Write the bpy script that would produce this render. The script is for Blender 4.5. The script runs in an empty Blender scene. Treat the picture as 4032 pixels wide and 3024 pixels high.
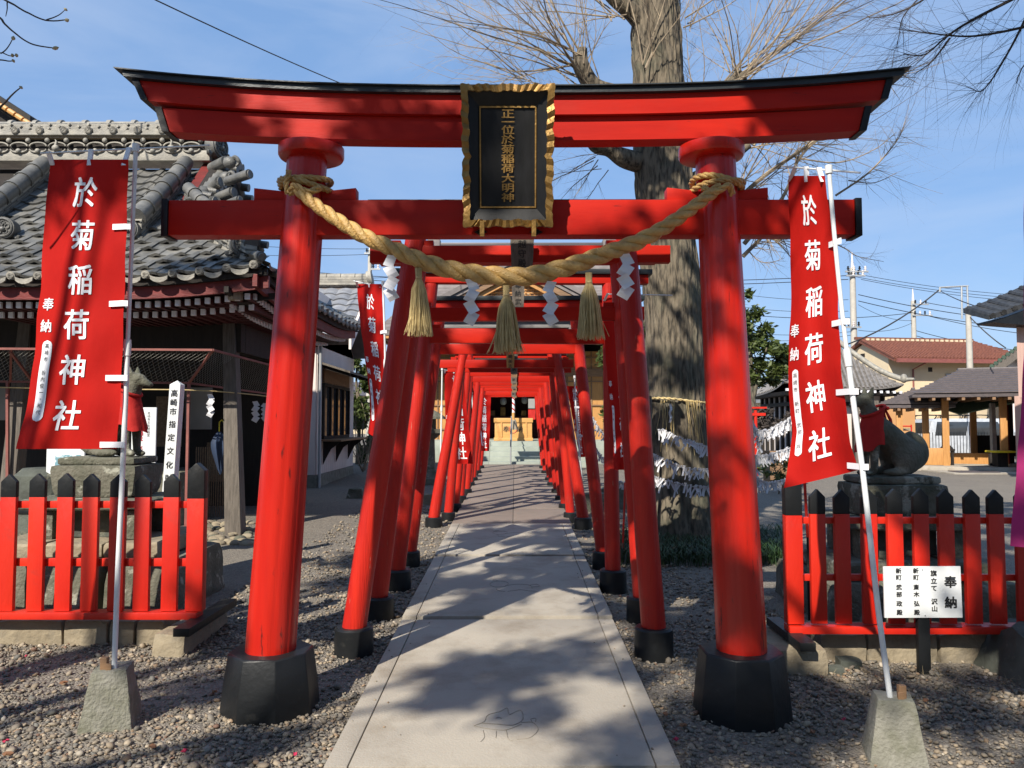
import bpy, bmesh, math, random
import numpy as np
from mathutils import Vector, Matrix, noise
R = math.radians
S = bpy.context.scene
COL = S.collection
rnd = random.Random(7)

# ------------------------------------------------------------------ camera, sky, sun, exposure
F = 3028.0
CAMZ = 1.55
PITCH = math.atan(153 / F)
YAW = math.atan(12 / F)
cam = bpy.data.cameras.new('camera')
cam.sensor_width = 36
cam.lens = 36 * F / 4032
cam.clip_end = 2000
cam.clip_start = 0.05
camo = bpy.data.objects.new('camera', cam)
COL.objects.link(camo)
camo.location = (0, 0, CAMZ)
camo.rotation_euler = (math.pi / 2 + PITCH, 0, YAW)
S.camera = camo
SUN_AZ, SUN_EL = R(28), R(40)
world = bpy.data.worlds.new('World')
S.world = world
world.use_nodes = True
wn = world.node_tree
wn.nodes.clear()
sky = wn.nodes.new('ShaderNodeTexSky')
sky.sky_type = 'NISHITA'
sky.sun_disc = False
sky.sun_elevation = SUN_EL
sky.sun_rotation = R(180) + SUN_AZ
sky.air_density = 1.0
sky.dust_density = 0.35
sky.ozone_density = 2.0
bg = wn.nodes.new('ShaderNodeBackground')
bg.inputs[1].default_value = 0.085
wo = wn.nodes.new('ShaderNodeOutputWorld')
tc = wn.nodes.new('ShaderNodeTexCoord')
mp = wn.nodes.new('ShaderNodeMapping')
mp.inputs['Scale'].default_value = (1.2, 1.2, 5.0)
mp.inputs['Rotation'].default_value = (0, 0.25, 0.3)
nz = wn.nodes.new('ShaderNodeTexNoise')
nz.inputs['Scale'].default_value = 1.7
nz.inputs['Detail'].default_value = 7
nz.inputs['Roughness'].default_value = 0.55
nz.inputs['Distortion'].default_value = 0.6
rp = wn.nodes.new('ShaderNodeValToRGB')
rp.color_ramp.elements[0].position = 0.44
rp.color_ramp.elements[0].color = (0.0, 0.0, 0.0, 1)
rp.color_ramp.elements[1].position = 0.80
rp.color_ramp.elements[1].color = (0.42, 0.42, 0.42, 1)
mx = wn.nodes.new('ShaderNodeMixRGB')
mx.inputs[2].default_value = (5.2, 5.9, 7.2, 1)
L = wn.links.new
L(tc.outputs['Generated'], mp.inputs[0]); L(mp.outputs[0], nz.inputs[0]); L(nz.outputs[0], rp.inputs[0])
mb_ = wn.nodes.new('ShaderNodeMixRGB')
mb_.inputs[0].default_value = 0.62
mb_.inputs[2].default_value = (2.1, 3.8, 7.0, 1)
L(sky.outputs[0], mb_.inputs[1]); L(rp.outputs[0], mx.inputs[0]); L(mb_.outputs[0], mx.inputs[1]); L(mx.outputs[0], bg.inputs[0]); L(bg.outputs[0], wo.inputs[0])
sl = bpy.data.lights.new('sun', 'SUN')
sl.energy = 4.8
sl.angle = R(0.53)
sl.color = (1.0, 0.93, 0.82)
so = bpy.data.objects.new('sun', sl)
COL.objects.link(so)
sd = Vector((math.sin(SUN_AZ) * math.cos(SUN_EL), math.cos(SUN_AZ) * math.cos(SUN_EL), -math.sin(SUN_EL)))
so.rotation_euler = sd.to_track_quat('-Z', 'Y').to_euler()
so.location = (-6, -10, 14)
S.view_settings.view_transform = 'Standard'
S.view_settings.look = 'None'
S.view_settings.exposure = 0.65
S.view_settings.gamma = 1
S.view_settings.use_curve_mapping = False

# ------------------------------------------------------------------ placing helpers
RM = Matrix.Rotation(YAW, 3, 'Z') @ Matrix.Rotation(math.pi / 2 + PITCH, 3, 'X')
def ray(px, py):
    v = RM @ Vector(((px - 2016) / F, (1512 - py) / F, -1))
    return v / v.y
def P(px, py, d):
    v = ray(px, py)
    return Vector((v.x * d, d, CAMZ + v.z * d))
def sst(t):
    t = min(max(t, 0.0), 1.0)
    return t * t * (3 - 2 * t)
def gz(x, y):
    yy = min(max(y, -6.0), 20.0)
    t = sst((x - 2.5) / 4.5)
    return 0.021 * yy * (1 - t) - 0.012 * min(max(x, -2.0), 2.5) * (1 - t)
def G(px, py):
    r = ray(px, py)
    d = 5.0
    for _ in range(30):
        d = (CAMZ - gz(r.x * d, d)) / max(-r.z, 1e-4)
        d = min(d, 400)
    return Vector((r.x * d, d, CAMZ + r.z * d))

# ------------------------------------------------------------------ materials
def nd(t, k, **kw):
    n = t.nodes.new(k)
    for a, b in kw.items():
        setattr(n, a, b)
    return n
MATS = {}
def mat(name, c, rough=0.6, c2=None, ns=6.0, stretch=(1, 1, 1), bump=0.0, bs=40.0, metal=0.0, coat=0.0, detail=5, lo=0.35, hi=0.7,
        dirt=None, dirts=2.0, dlo=0.5, dhi=0.75, spec=0.5, trans=0.0, bstretch=None, translucent=0.0, rv=0.0, chips=None):
    m = bpy.data.materials.new(name)
    m.use_nodes = True
    t = m.node_tree
    b = t.nodes['Principled BSDF']
    b.inputs['Roughness'].default_value = rough
    b.inputs['Metallic'].default_value = metal
    b.inputs['Specular IOR Level'].default_value = spec
    if coat:
        b.inputs['Coat Weight'].default_value = coat
        b.inputs['Coat Roughness'].default_value = 0.15
    if trans:
        b.inputs['Transmission Weight'].default_value = trans
    tcn = nd(t, 'ShaderNodeTexCoord')
    geo = nd(t, 'ShaderNodeNewGeometry')
    mpn = nd(t, 'ShaderNodeMapping')
    mpn.inputs['Scale'].default_value = stretch
    t.links.new(geo.outputs['Position'], mpn.inputs[0])
    n1 = nd(t, 'ShaderNodeTexNoise')
    n1.inputs['Scale'].default_value = ns
    n1.inputs['Detail'].default_value = detail
    t.links.new(mpn.outputs[0], n1.inputs[0])
    c2 = c2 or tuple(x * 0.75 for x in c)
    r1 = nd(t, 'ShaderNodeValToRGB')
    r1.color_ramp.elements[0].position = lo
    r1.color_ramp.elements[1].position = hi
    r1.color_ramp.elements[0].color = (*c2, 1)
    r1.color_ramp.elements[1].color = (*c, 1)
    t.links.new(n1.outputs[0], r1.inputs[0])
    out = r1.outputs[0]
    if rv:
        oi = nd(t, 'ShaderNodeObjectInfo')
        mr = nd(t, 'ShaderNodeMapRange')
        mr.inputs['To Min'].default_value = 1 - rv
        mr.inputs['To Max'].default_value = 1 + rv
        t.links.new(oi.outputs['Random'], mr.inputs[0])
        hs = nd(t, 'ShaderNodeHueSaturation')
        t.links.new(mr.outputs[0], hs.inputs['Value'])
        t.links.new(out, hs.inputs['Color'])
        out = hs.outputs[0]
    if dirt:
        n2 = nd(t, 'ShaderNodeTexNoise')
        n2.inputs['Scale'].default_value = dirts
        n2.inputs['Detail'].default_value = 8
        n2.inputs['Roughness'].default_value = 0.65
        t.links.new(geo.outputs['Position'], n2.inputs[0])
        r2 = nd(t, 'ShaderNodeValToRGB')
        r2.color_ramp.elements[0].position = dlo
        r2.color_ramp.elements[1].position = dhi
        mxx = nd(t, 'ShaderNodeMixRGB')
        mxx.inputs[2].default_value = (*dirt, 1)
        t.links.new(n2.outputs[0], r2.inputs[0])
        t.links.new(r2.outputs[0], mxx.inputs[0])
        t.links.new(out, mxx.inputs[1])
        out = mxx.outputs[0]
    if chips:
        cc_, cs_, cst, cl_, ch_ = chips
        m4 = nd(t, 'ShaderNodeMapping'); m4.inputs['Scale'].default_value = cst
        n4 = nd(t, 'ShaderNodeTexNoise'); n4.inputs['Scale'].default_value = cs_; n4.inputs['Detail'].default_value = 4; n4.inputs['Roughness'].default_value = 0.7
        r4 = nd(t, 'ShaderNodeValToRGB'); r4.color_ramp.elements[0].position = cl_; r4.color_ramp.elements[1].position = ch_
        x4 = nd(t, 'ShaderNodeMixRGB'); x4.inputs[2].default_value = (*cc_, 1)
        t.links.new(geo.outputs['Position'], m4.inputs[0]); t.links.new(m4.outputs[0], n4.inputs[0]); t.links.new(n4.outputs[0], r4.inputs[0])
        t.links.new(r4.outputs[0], x4.inputs[0]); t.links.new(out, x4.inputs[1]); out = x4.outputs[0]
    t.links.new(out, b.inputs['Base Color'])
    if bump:
        mb = nd(t, 'ShaderNodeMapping')
        mb.inputs['Scale'].default_value = bstretch or stretch
        t.links.new(geo.outputs['Position'], mb.inputs[0])
        n3 = nd(t, 'ShaderNodeTexNoise')
        n3.inputs['Scale'].default_value = bs
        n3.inputs['Detail'].default_value = 6
        t.links.new(mb.outputs[0], n3.inputs[0])
        bp = nd(t, 'ShaderNodeBump')
        bp.inputs['Strength'].default_value = bump
        bp.inputs['Distance'].default_value = 0.02
        t.links.new(n3.outputs[0], bp.inputs['Height'])
        t.links.new(bp.outputs[0], b.inputs['Normal'])
    if translucent:
        tr = nd(t, 'ShaderNodeBsdfTranslucent')
        ms = nd(t, 'ShaderNodeMixShader')
        ms.inputs[0].default_value = translucent
        o = t.nodes['Material Output']
        t.links.new(out, tr.inputs[0])
        t.links.new(b.outputs[0], ms.inputs[1])
        t.links.new(tr.outputs[0], ms.inputs[2])
        t.links.new(ms.outputs[0], o.inputs[0])
    MATS[name] = m
    return m

RED = mat('red_lacquer', (0.50, 0.016, 0.006), 0.29, (0.40, 0.010, 0.005), 3, (4, 4, 0.5), 0.10, 30, bstretch=(6, 6, 0.35), dirt=(0.36, 0.02, 0.012), dirts=3.5, dlo=0.56, dhi=0.8, spec=0.45, chips=((0.12, 0.010, 0.008), 7, (4, 4, 0.6), 0.62, 0.68))
REDB = mat('red_beam_paint', (0.48, 0.017, 0.007), 0.45, (0.37, 0.011, 0.006), 3, (0.5, 4, 4), 0.06, 30, bstretch=(0.5, 8, 9), dirt=(0.36, 0.025, 0.016), dirts=2.5, dlo=0.56, dhi=0.85, spec=0.15, chips=((0.14, 0.012, 0.010), 9, (0.5, 6, 7), 0.66, 0.70))
REDW = mat('red_weathered_post', (0.52, 0.021, 0.009), 0.40, (0.38, 0.012, 0.008), 3, (6, 6, 0.4), 0.35, 24, bstretch=(6, 6, 0.3), dirt=(0.28, 0.03, 0.02), dirts=6, dlo=0.58, dhi=0.78, spec=0.35, chips=((0.36, 0.17, 0.12), 10, (6, 6, 0.35), 0.66, 0.70))
REDF = mat('red_fence_paint', (0.62, 0.024, 0.007), 0.4, (0.50, 0.014, 0.006), 2, (2, 2, 0.6), 0.10, 30, dirt=(0.36, 0.03, 0.02), dirts=7, dlo=0.58, dhi=0.85, rv=0.09, chips=((0.42, 0.10, 0.07), 30, (2, 2, 1), 0.71, 0.74))
BLACK = mat('black_paint', (0.013, 0.014, 0.015), 0.42, (0.008, 0.009, 0.010), 5, bump=0.12, bs=25, dirt=(0.045, 0.043, 0.038), dirts=9, dlo=0.6, dhi=0.85, spec=0.3)
BLACKR = mat('black_roof_metal', (0.020, 0.028, 0.032), 0.45, (0.012, 0.016, 0.019), 5, (1, 1, 3), bump=0.1)
LACQ = mat('black_lacquer_wood', (0.012, 0.012, 0.013), 0.42, (0.007, 0.007, 0.007), 5, (6, 6, 0.6), bump=0.03, bs=30, spec=0.3)
GOLD = mat('gold_leaf', (0.36, 0.21, 0.06), 0.45, (0.21, 0.12, 0.033), 10, metal=0.55, bump=0.25, bs=50)
ROPE = mat('straw_rope', (0.56, 0.36, 0.12), 0.45, (0.42, 0.25, 0.08), 20, bump=0.5, bs=90, spec=0.5, dirt=(0.38, 0.26, 0.12), dirts=12, dlo=0.6, dhi=0.9)
STRAW = mat('straw_tassel', (0.55, 0.43, 0.20), 0.6, (0.42, 0.31, 0.14), 30, rv=0.1)
PAPER = mat('white_paper', (0.78, 0.78, 0.80), 0.7, (0.72, 0.72, 0.75), 8, translucent=0.2, bump=0.03)
WHITEC = mat('white_print', (0.80, 0.80, 0.83), 0.7, (0.76, 0.76, 0.8), 8)
WPLAST = mat('white_plastic', (0.72, 0.74, 0.74), 0.35, (0.66, 0.68, 0.68), 8)
CLOTH = mat('red_banner_cloth', (0.52, 0.013, 0.008), 0.75, (0.40, 0.008, 0.006), 3, translucent=0.22, bump=0.45, bs=5, bstretch=(1.5, 1.5, .6), spec=0.15)
CLOTHP = mat('magenta_banner_cloth', (0.40, 0.035, 0.16), 0.75, (0.35, 0.03, 0.14), 6, translucent=0.22, bump=0.05, bs=120, spec=0.15)
BIB = mat('faded_red_cloth', (0.50, 0.035, 0.030), 0.85, (0.40, 0.025, 0.022), 8, bump=0.15, bs=30, spec=0.1)
CONC = mat('pale_concrete', (0.40, 0.36, 0.295), 0.85, (0.31, 0.278, 0.23), 1.3, bump=0.2, bs=90, dirt=(0.21, 0.175, 0.13), dirts=2.2, dlo=0.50, dhi=0.76, detail=9, chips=((0.14, 0.13, 0.11), 55, (1, 1, 1), 0.70, 0.73))
CONCD = mat('brown_pavement', (0.22, 0.175, 0.145), 0.85, (0.17, 0.135, 0.11), 2, bump=0.12, bs=60, dirt=(0.12, 0.10, 0.085), dirts=4, dlo=0.5, dhi=0.8)
CONCB = mat('old_concrete_block', (0.26, 0.25, 0.21), 0.9, (0.17, 0.165, 0.13), 9, bump=0.6, bs=60, dirt=(0.13, 0.13, 0.09), dirts=10, dlo=0.45, dhi=0.7)
LINE = mat('dark_incised_line', (0.27, 0.24, 0.195), 0.9)
STONE = mat('oya_stone', (0.30, 0.25, 0.17), 0.9, (0.22, 0.18, 0.12), 5, bump=0.7, bs=22, dirt=(0.15, 0.13, 0.10), dirts=6, dlo=0.5, dhi=0.75)
STONED = mat('mossy_stone', (0.16, 0.15, 0.115), 0.9, (0.075, 0.078, 0.052), 7, bump=0.7, bs=40, dirt=(0.30, 0.30, 0.24), dirts=6, dlo=0.57, dhi=0.63)
STONEB = mat('dark_boulder', (0.10, 0.11, 0.09), 0.85, (0.05, 0.055, 0.045), 5, bump=0.8, bs=14, dirt=(0.2, 0.19, 0.13), dirts=9, dlo=0.6, dhi=0.7)
STEPS = mat('greenish_step_stone', (0.33, 0.36, 0.31), 0.85, (0.26, 0.29, 0.25), 4, bump=0.2)
KAWARA = mat('grey_roof_tile', (0.165, 0.16, 0.145), 0.5, (0.08, 0.08, 0.075), 5, bump=0.25, bs=50, dirt=(0.20, 0.19, 0.165), dirts=5, dlo=0.55, dhi=0.8, rv=0.28)
KAWARAL = mat('pale_ridge_tile', (0.34, 0.315, 0.26), 0.6, (0.20, 0.19, 0.165), 8, bump=0.3, bs=50, rv=0.15)
KAWARAH = mat('hall_roof_tile', (0.22, 0.20, 0.185), 0.5, (0.14, 0.13, 0.12), 6, bump=0.2, bs=30)
KAWARAS = mat('silver_roof_tile', (0.26, 0.27, 0.29), 0.45, (0.17, 0.175, 0.19), 6, bump=0.2, bs=30, rv=0.12)
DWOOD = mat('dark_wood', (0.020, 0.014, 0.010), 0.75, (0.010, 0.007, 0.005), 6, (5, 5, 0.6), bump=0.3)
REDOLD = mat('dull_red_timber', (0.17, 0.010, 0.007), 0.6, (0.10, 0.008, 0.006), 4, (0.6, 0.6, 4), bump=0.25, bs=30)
PINKFR = mat('faded_red_steel', (0.26, 0.085, 0.068), 0.6, (0.19, 0.06, 0.05), 6, bump=0.1)
WWALL = mat('white_board_wall', (0.78, 0.69, 0.63), 0.7, (0.70, 0.61, 0.56), 3, (1, 1, 0.3), bump=0.08, dirt=(0.4, 0.36, 0.33), dirts=2, dlo=0.62, dhi=0.9)
GPANEL = mat('grey_panel', (0.30, 0.30, 0.29), 0.7, (0.24, 0.24, 0.23), 3, bump=0.05)
WEAVE = mat('woven_brown_panel', (0.22, 0.15, 0.09), 0.8, (0.13, 0.085, 0.05), 40, bump=0.6, bs=60)
WOODO = mat('orange_wood', (0.50, 0.25, 0.075), 0.55, (0.40, 0.19, 0.055), 5, (6, 6, 0.7), bump=0.1)
WOODH = mat('honey_wood_box', (0.62, 0.34, 0.11), 0.5, (0.54, 0.28, 0.085), 4, (0.7, 5, 5), bump=0.08)
WOODB = mat('brown_timber', (0.27, 0.155, 0.075), 0.65, (0.17, 0.095, 0.05), 6, (0.7, 5, 5), bump=0.2)
WOODG = mat('grey_weathered_wood', (0.17, 0.145, 0.12), 0.85, (0.10, 0.085, 0.07), 6, (8, 8, 0.8), bump=0.35, bs=40)
WOODP = mat('pale_weathered_post', (0.40, 0.33, 0.24), 0.85, (0.26, 0.21, 0.15), 8, (9, 9, 0.7), bump=0.4, bs=40)
WOODGH = mat('grey_weathered_beam', (0.24, 0.23, 0.22), 0.85, (0.15, 0.145, 0.14), 6, (0.7, 8, 8), bump=0.35, bs=40)
BARK = mat('ginkgo_bark', (0.165, 0.135, 0.095), 0.95, (0.04, 0.033, 0.024), 12, (2.4, 2.4, 0.5), 1.0, 14, bstretch=(2.4, 2.4, 0.5), dirt=(0.075, 0.08, 0.055), dirts=1.6, dlo=0.5, dhi=0.72, lo=0.36, hi=0.56)
TWIG = mat('pale_twig', (0.42, 0.33, 0.22), 0.85, (0.20, 0.155, 0.11), 6)
TWIGD = mat('dark_twig', (0.07, 0.055, 0.048), 0.9, (0.045, 0.036, 0.03), 6)
LEAF = mat('evergreen_leaf', (0.055, 0.095, 0.022), 0.5, (0.028, 0.052, 0.012), 3, translucent=0.25)
LEAF2 = mat('sunny_leaf', (0.11, 0.14, 0.035), 0.5, (0.05, 0.075, 0.018), 3, translucent=0.25)  # lighter, yellower green than the other leaf colour
GRASS = mat('mondo_grass', (0.035, 0.075, 0.018), 0.5, (0.018, 0.04, 0.010), 5)
DRYG = mat('dry_grass', (0.34, 0.27, 0.15), 0.8, (0.22, 0.17, 0.09), 5)
GLASS = mat('window_glass', (0.05, 0.055, 0.06), 0.06, (0.03, 0.035, 0.04), 2, spec=0.9)
CREAM = mat('cream_stucco', (0.66, 0.54, 0.36), 0.85, (0.62, 0.5, 0.33), 2, bump=0.1)
ORANGEW = mat('orange_stucco', (0.52, 0.28, 0.12), 0.85, (0.48, 0.25, 0.1), 2)
PINKW = mat('pink_board_wall', (0.52, 0.34, 0.28), 0.8, (0.46, 0.3, 0.25), 3, (8, 8, 0.3), bump=0.1)
REDTILE = mat('red_brown_tile', (0.20, 0.072, 0.042), 0.65, (0.13, 0.045, 0.028), 6, bump=0.3)
DROOF = mat('dark_slate_roof', (0.105, 0.085, 0.085), 0.45, (0.07, 0.06, 0.062), 4, (0.5, 4, 4), bump=0.12)
SHINGLE = mat('grey_shingle', (0.20, 0.175, 0.165), 0.7, (0.14, 0.12, 0.115), 5, rv=0.14)
GREENT = mat('green_tile', (0.035, 0.075, 0.045), 0.5, (0.02, 0.045, 0.028), 8, bump=0.5)
COPPER = mat('verdigris_copper', (0.22, 0.34, 0.27), 0.6, (0.16, 0.27, 0.21), 5)
STEEL = mat('galvanised_steel', (0.42, 0.43, 0.43), 0.5, (0.34, 0.35, 0.35), 6, metal=0.4)
CPOLE = mat('concrete_pole', (0.47, 0.44, 0.38), 0.85, (0.40, 0.37, 0.32), 5)
WIRE = mat('black_wire', (0.02, 0.02, 0.022), 0.6)
CHAIN = mat('chain_link_wire', (0.34, 0.33, 0.30), 0.6, metal=0.3)
VANP = mat('silver_white_van_paint', (0.55, 0.58, 0.62), 0.25, coat=0.6)
RUBBER = mat('tyre_rubber', (0.02, 0.02, 0.02), 0.8)
YEL = mat('yellow_plastic', (0.75, 0.6, 0.02), 0.5)
BLUEC = mat('dark_blue_cloth', (0.02, 0.04, 0.09), 0.7)
INK = mat('black_ink', (0.015, 0.015, 0.015), 0.6)
REDINK = mat('red_ink', (0.55, 0.03, 0.04), 0.6)
MAPP = mat('map_print', (0.55, 0.65, 0.68), 0.6, (0.15, 0.3, 0.36), 22, lo=0.45, hi=0.55)
BUD = mat('downy_bud', (0.52, 0.45, 0.27), 0.8)
PETAL = mat('fallen_petal', (0.55, 0.03, 0.09), 0.6)
DLEAF = mat('dry_leaf', (0.22, 0.10, 0.045), 0.8)
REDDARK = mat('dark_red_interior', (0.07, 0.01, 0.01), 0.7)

KAWARAD = mat('black_roof_tile', (0.045, 0.045, 0.045), 0.5, (0.02, 0.02, 0.02), 8, bump=0.5, bs=20)
# gravel sheet material
def gravel_mat():
    m = bpy.data.materials.new('gravel_ground'); m.use_nodes = True
    t = m.node_tree; b = t.nodes['Principled BSDF']; b.inputs['Roughness'].default_value = 0.95
    geo = nd(t, 'ShaderNodeNewGeometry')
    v = nd(t, 'ShaderNodeTexVoronoi'); v.inputs['Scale'].default_value = 75
    t.links.new(geo.outputs['Position'], v.inputs['Vector'])
    r = nd(t, 'ShaderNodeValToRGB')
    r.color_ramp.elements[0].color = (0.09, 0.077, 0.063, 1); r.color_ramp.elements[1].color = (0.24, 0.21, 0.17, 1)
    sep = nd(t, 'ShaderNodeSeparateColor')
    t.links.new(v.outputs['Color'], sep.inputs[0]); t.links.new(sep.outputs[0], r.inputs[0])
    n = nd(t, 'ShaderNodeTexNoise'); n.inputs['Scale'].default_value = 0.9; n.inputs['Detail'].default_value = 8
    t.links.new(geo.outputs['Position'], n.inputs[0])
    r2 = nd(t, 'ShaderNodeValToRGB'); r2.color_ramp.elements[0].position = 0.42; r2.color_ramp.elements[1].position = 0.66
    mxx = nd(t, 'ShaderNodeMixRGB'); mxx.inputs[2].default_value = (0.20, 0.175, 0.14, 1)
    ml = nd(t, 'ShaderNodeMath', operation='MULTIPLY'); ml.inputs[1].default_value = 0.6
    t.links.new(n.outputs[0], r2.inputs[0]); t.links.new(r2.outputs[0], ml.inputs[0]); t.links.new(ml.outputs[0], mxx.inputs[0])
    t.links.new(r.outputs[0], mxx.inputs[1]); t.links.new(mxx.outputs[0], b.inputs['Base Color'])
    bp = nd(t, 'ShaderNodeBump'); bp.inputs['Strength'].default_value = 0.9; bp.inputs['Distance'].default_value = 0.012; bp.invert = True
    t.links.new(v.outputs['Distance'], bp.inputs['Height']); t.links.new(bp.outputs[0], b.inputs['Normal'])
    return m
GRAVEL = gravel_mat()
def attr_mat(name, rough):
    m = bpy.data.materials.new(name); m.use_nodes = True
    t = m.node_tree; b = t.nodes['Principled BSDF']; b.inputs['Roughness'].default_value = rough
    a = nd(t, 'ShaderNodeAttribute'); a.attribute_name = 'col'
    t.links.new(a.outputs['Color'], b.inputs['Base Color'])
    geo = nd(t, 'ShaderNodeNewGeometry')
    n = nd(t, 'ShaderNodeTexNoise'); n.inputs['Scale'].default_value = 150
    t.links.new(geo.outputs['Position'], n.inputs[0])
    bp = nd(t, 'ShaderNodeBump'); bp.inputs['Strength'].default_value = 0.25; bp.inputs['Distance'].default_value = 0.004
    t.links.new(n.outputs[0], bp.inputs['Height']); t.links.new(bp.outputs[0], b.inputs['Normal'])
    return m
PEB = attr_mat('pebble_stone', 0.75)

# ------------------------------------------------------------------ object helpers
ORG = {}
def thing(name, label, cat, loc, group=None):
    o = bpy.data.objects.new(name, None)
    o.empty_display_size = 0.1
    COL.objects.link(o)
    o.location = loc
    ORG[o.name] = Vector(loc)
    o['label'] = label; o['category'] = cat
    if group: o['group'] = group
    return o
def tag(o, label, cat, group=None, kind=None):
    if label: o['label'] = label
    if cat: o['category'] = cat
    if group: o['group'] = group
    if kind: o['kind'] = kind
    return o
class MB:
    def __init__(s): s.v = []; s.f = []; s.m = []
    def add(s, vs, fs, mi=0):
        b = len(s.v)
        s.v += [tuple(x) for x in vs]
        s.f += [tuple(i + b for i in f) for f in fs]
        s.m += [mi] * len(fs)
        return s
    def box(s, c, d, rot=None, mi=0, taper=1.0):
        x, y, z = d[0] / 2, d[1] / 2, d[2] / 2
        vs = [Vector((sx * x * (taper if sz > 0 else 1), sy * y * (taper if sz > 0 else 1), sz * z)) for sz in (-1, 1) for sx, sy in ((-1, -1), (1, -1), (1, 1), (-1, 1))]
        if rot is not None: vs = [rot @ v for v in vs]
        c = Vector(c)
        return s.add([v + c for v in vs], [(3, 2, 1, 0), (4, 5, 6, 7), (0, 1, 5, 4), (1, 2, 6, 5), (2, 3, 7, 6), (3, 0, 4, 7)], mi)
    def bb(s, x0, x1, y0, y1, z0, z1, mi=0):
        return s.box(((x0 + x1) / 2, (y0 + y1) / 2, (z0 + z1) / 2), (abs(x1 - x0), abs(y1 - y0), abs(z1 - z0)), None, mi)
    def loft(s, secs, caps=True, mi=0, closed=True):
        n = len(secs[0]); b = []
        vs = [p for sec in secs for p in sec]; fs = []
        for i in range(len(secs) - 1):
            for j in range(n if closed else n - 1):
                k = (j + 1) % n
                fs.append((i * n + j, i * n + k, (i + 1) * n + k, (i + 1) * n + j))
        if caps:
            fs.append(tuple(range(n))[::-1]); fs.append(tuple((len(secs) - 1) * n + j for j in range(n)))
        return s.add(vs, fs, mi)
    def prism(s, poly, axis, a, b, mi=0):
        # poly: 2d points; axis 'x','y','z' extruded from a to b
        def q(p, t):
            return (t, p[0], p[1]) if axis == 'x' else (p[0], t, p[1]) if axis == 'y' else (p[0], p[1], t)
        return s.loft([[q(p, a) for p in poly], [q(p, b) for p in poly]], True, mi)
    def tube(s, pts, r, n=8, mi=0, cap=True, phase=0.0):
        pts = [Vector(p) for p in pts]
        if not hasattr(r, '__len__'): r = [r] * len(pts)
        t0 = (pts[1] - pts[0]).normalized()
        up = Vector((0, 0, 1)) if abs(t0.z) < 0.9 else Vector((1, 0, 0))
        N = t0.cross(up).normalized()
        secs = []
        for i, p in enumerate(pts):
            t = (pts[min(i + 1, len(pts) - 1)] - pts[max(i - 1, 0)])
            if t.length < 1e-9: t = t0
            t.normalize()
            N = (N - t * N.dot(t))
            if N.length < 1e-6: N = t.orthogonal()
            N.normalize(); B = t.cross(N)
            secs.append([p + (N * math.cos(phase + 2 * math.pi * k / n) + B * math.sin(phase + 2 * math.pi * k / n)) * r[i] for k in range(n)])
        return s.loft(secs, cap, mi)
    def lathe(s, c, prof, n=16, mi=0, ph=0.0, sx=1, sy=1):
        secs = [[Vector((c[0] + sx * r * math.cos(ph + 2 * math.pi * k / n), c[1] + sy * r * math.sin(ph + 2 * math.pi * k / n), c[2] + z)) for k in range(n)] for r, z in prof]
        return s.loft(secs, True, mi)
    def ell(s, c, r, rot=None, n=12, m=8, mi=0):
        secs = []
        for i in range(m + 1):
            a = -math.pi / 2 + math.pi * i / m
            a = max(min(a, math.pi / 2 - 0.02), -math.pi / 2 + 0.02)
            sec = []
            for k in range(n):
                t = 2 * math.pi * k / n
                v = Vector((r[0] * math.cos(a) * math.cos(t), r[1] * math.cos(a) * math.sin(t), r[2] * math.sin(a)))
                if rot is not None: v = rot @ v
                sec.append(v + Vector(c))
            secs.append(sec)
        return s.loft(secs, True, mi)
    def build(s, name, mats, parent=None, smooth=None, bevel=0.0, kind=None, label=None):
        cuts = getattr(s, 'cuts', None)
        if name == 'lettering' and cuts:
            cuts = cuts + [(len(s.v), len(s.f))]; o = None
            for (v0, f0), (v1, f1) in zip(cuts, cuts[1:]):
                if f1 == f0: continue
                q = MB(); q.v = s.v[v0:v1]; q.f = [tuple(i - v0 for i in f) for f in s.f[f0:f1]]; q.m = [0] * (f1 - f0)
                o = q.build('character', mats, parent)
            return o
        if not isinstance(mats, (list, tuple)): mats = [mats]
        org = ORG[parent.name] if parent is not None else Vector((0, 0, 0))
        me = bpy.data.meshes.new(name)
        a = np.array(s.v, dtype=float) - np.array(org) if s.v else np.zeros((0, 3))
        me.from_pydata(a.tolist(), [], s.f)
        for m in mats: me.materials.append(m)
        if len(mats) > 1: me.polygons.foreach_set('material_index', s.m)
        if bevel:
            bm = bmesh.new(); bm.from_mesh(me)
            bmesh.ops.recalc_face_normals(bm, faces=bm.faces)
            es = [e for e in bm.edges if len(e.link_faces) == 2 and e.calc_face_angle(0) > 0.6 and e.calc_length() > bevel * 3]
            bmesh.ops.bevel(bm, geom=es, offset=bevel, segments=2, affect='EDGES', profile=0.6, clamp_overlap=True)
            bm.to_mesh(me); bm.free()
            if smooth is None: smooth = 40
        else:
            bm = bmesh.new(); bm.from_mesh(me)
            if len(bm.faces) < 60000: bmesh.ops.recalc_face_normals(bm, faces=bm.faces)
            bm.to_mesh(me); bm.free()
        if smooth:
            me.polygons.foreach_set('use_smooth', [True] * len(me.polygons))
            me.set_sharp_from_angle(angle=R(smooth))
        me.update()
        o = bpy.data.objects.new(name, me)
        COL.objects.link(o)
        if parent is not None: o.parent = parent
        ORG[o.name] = org
        if kind: o['kind'] = kind
        if label: o['label'] = label
        return o
def place(name, mesh, parent, loc, rot=None, scale=None, label=None):
    o = bpy.data.objects.new(name, mesh)
    COL.objects.link(o)
    org = Vector((0, 0, 0))
    if parent is not None:
        o.parent = parent; org = ORG[parent.name]
    o.location = Vector(loc) - org
    if rot is not None: o.rotation_mode = 'QUATERNION'; o.rotation_quaternion = rot
    if scale is not None: o.scale = scale
    if label: o['label'] = label
    return o
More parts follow.
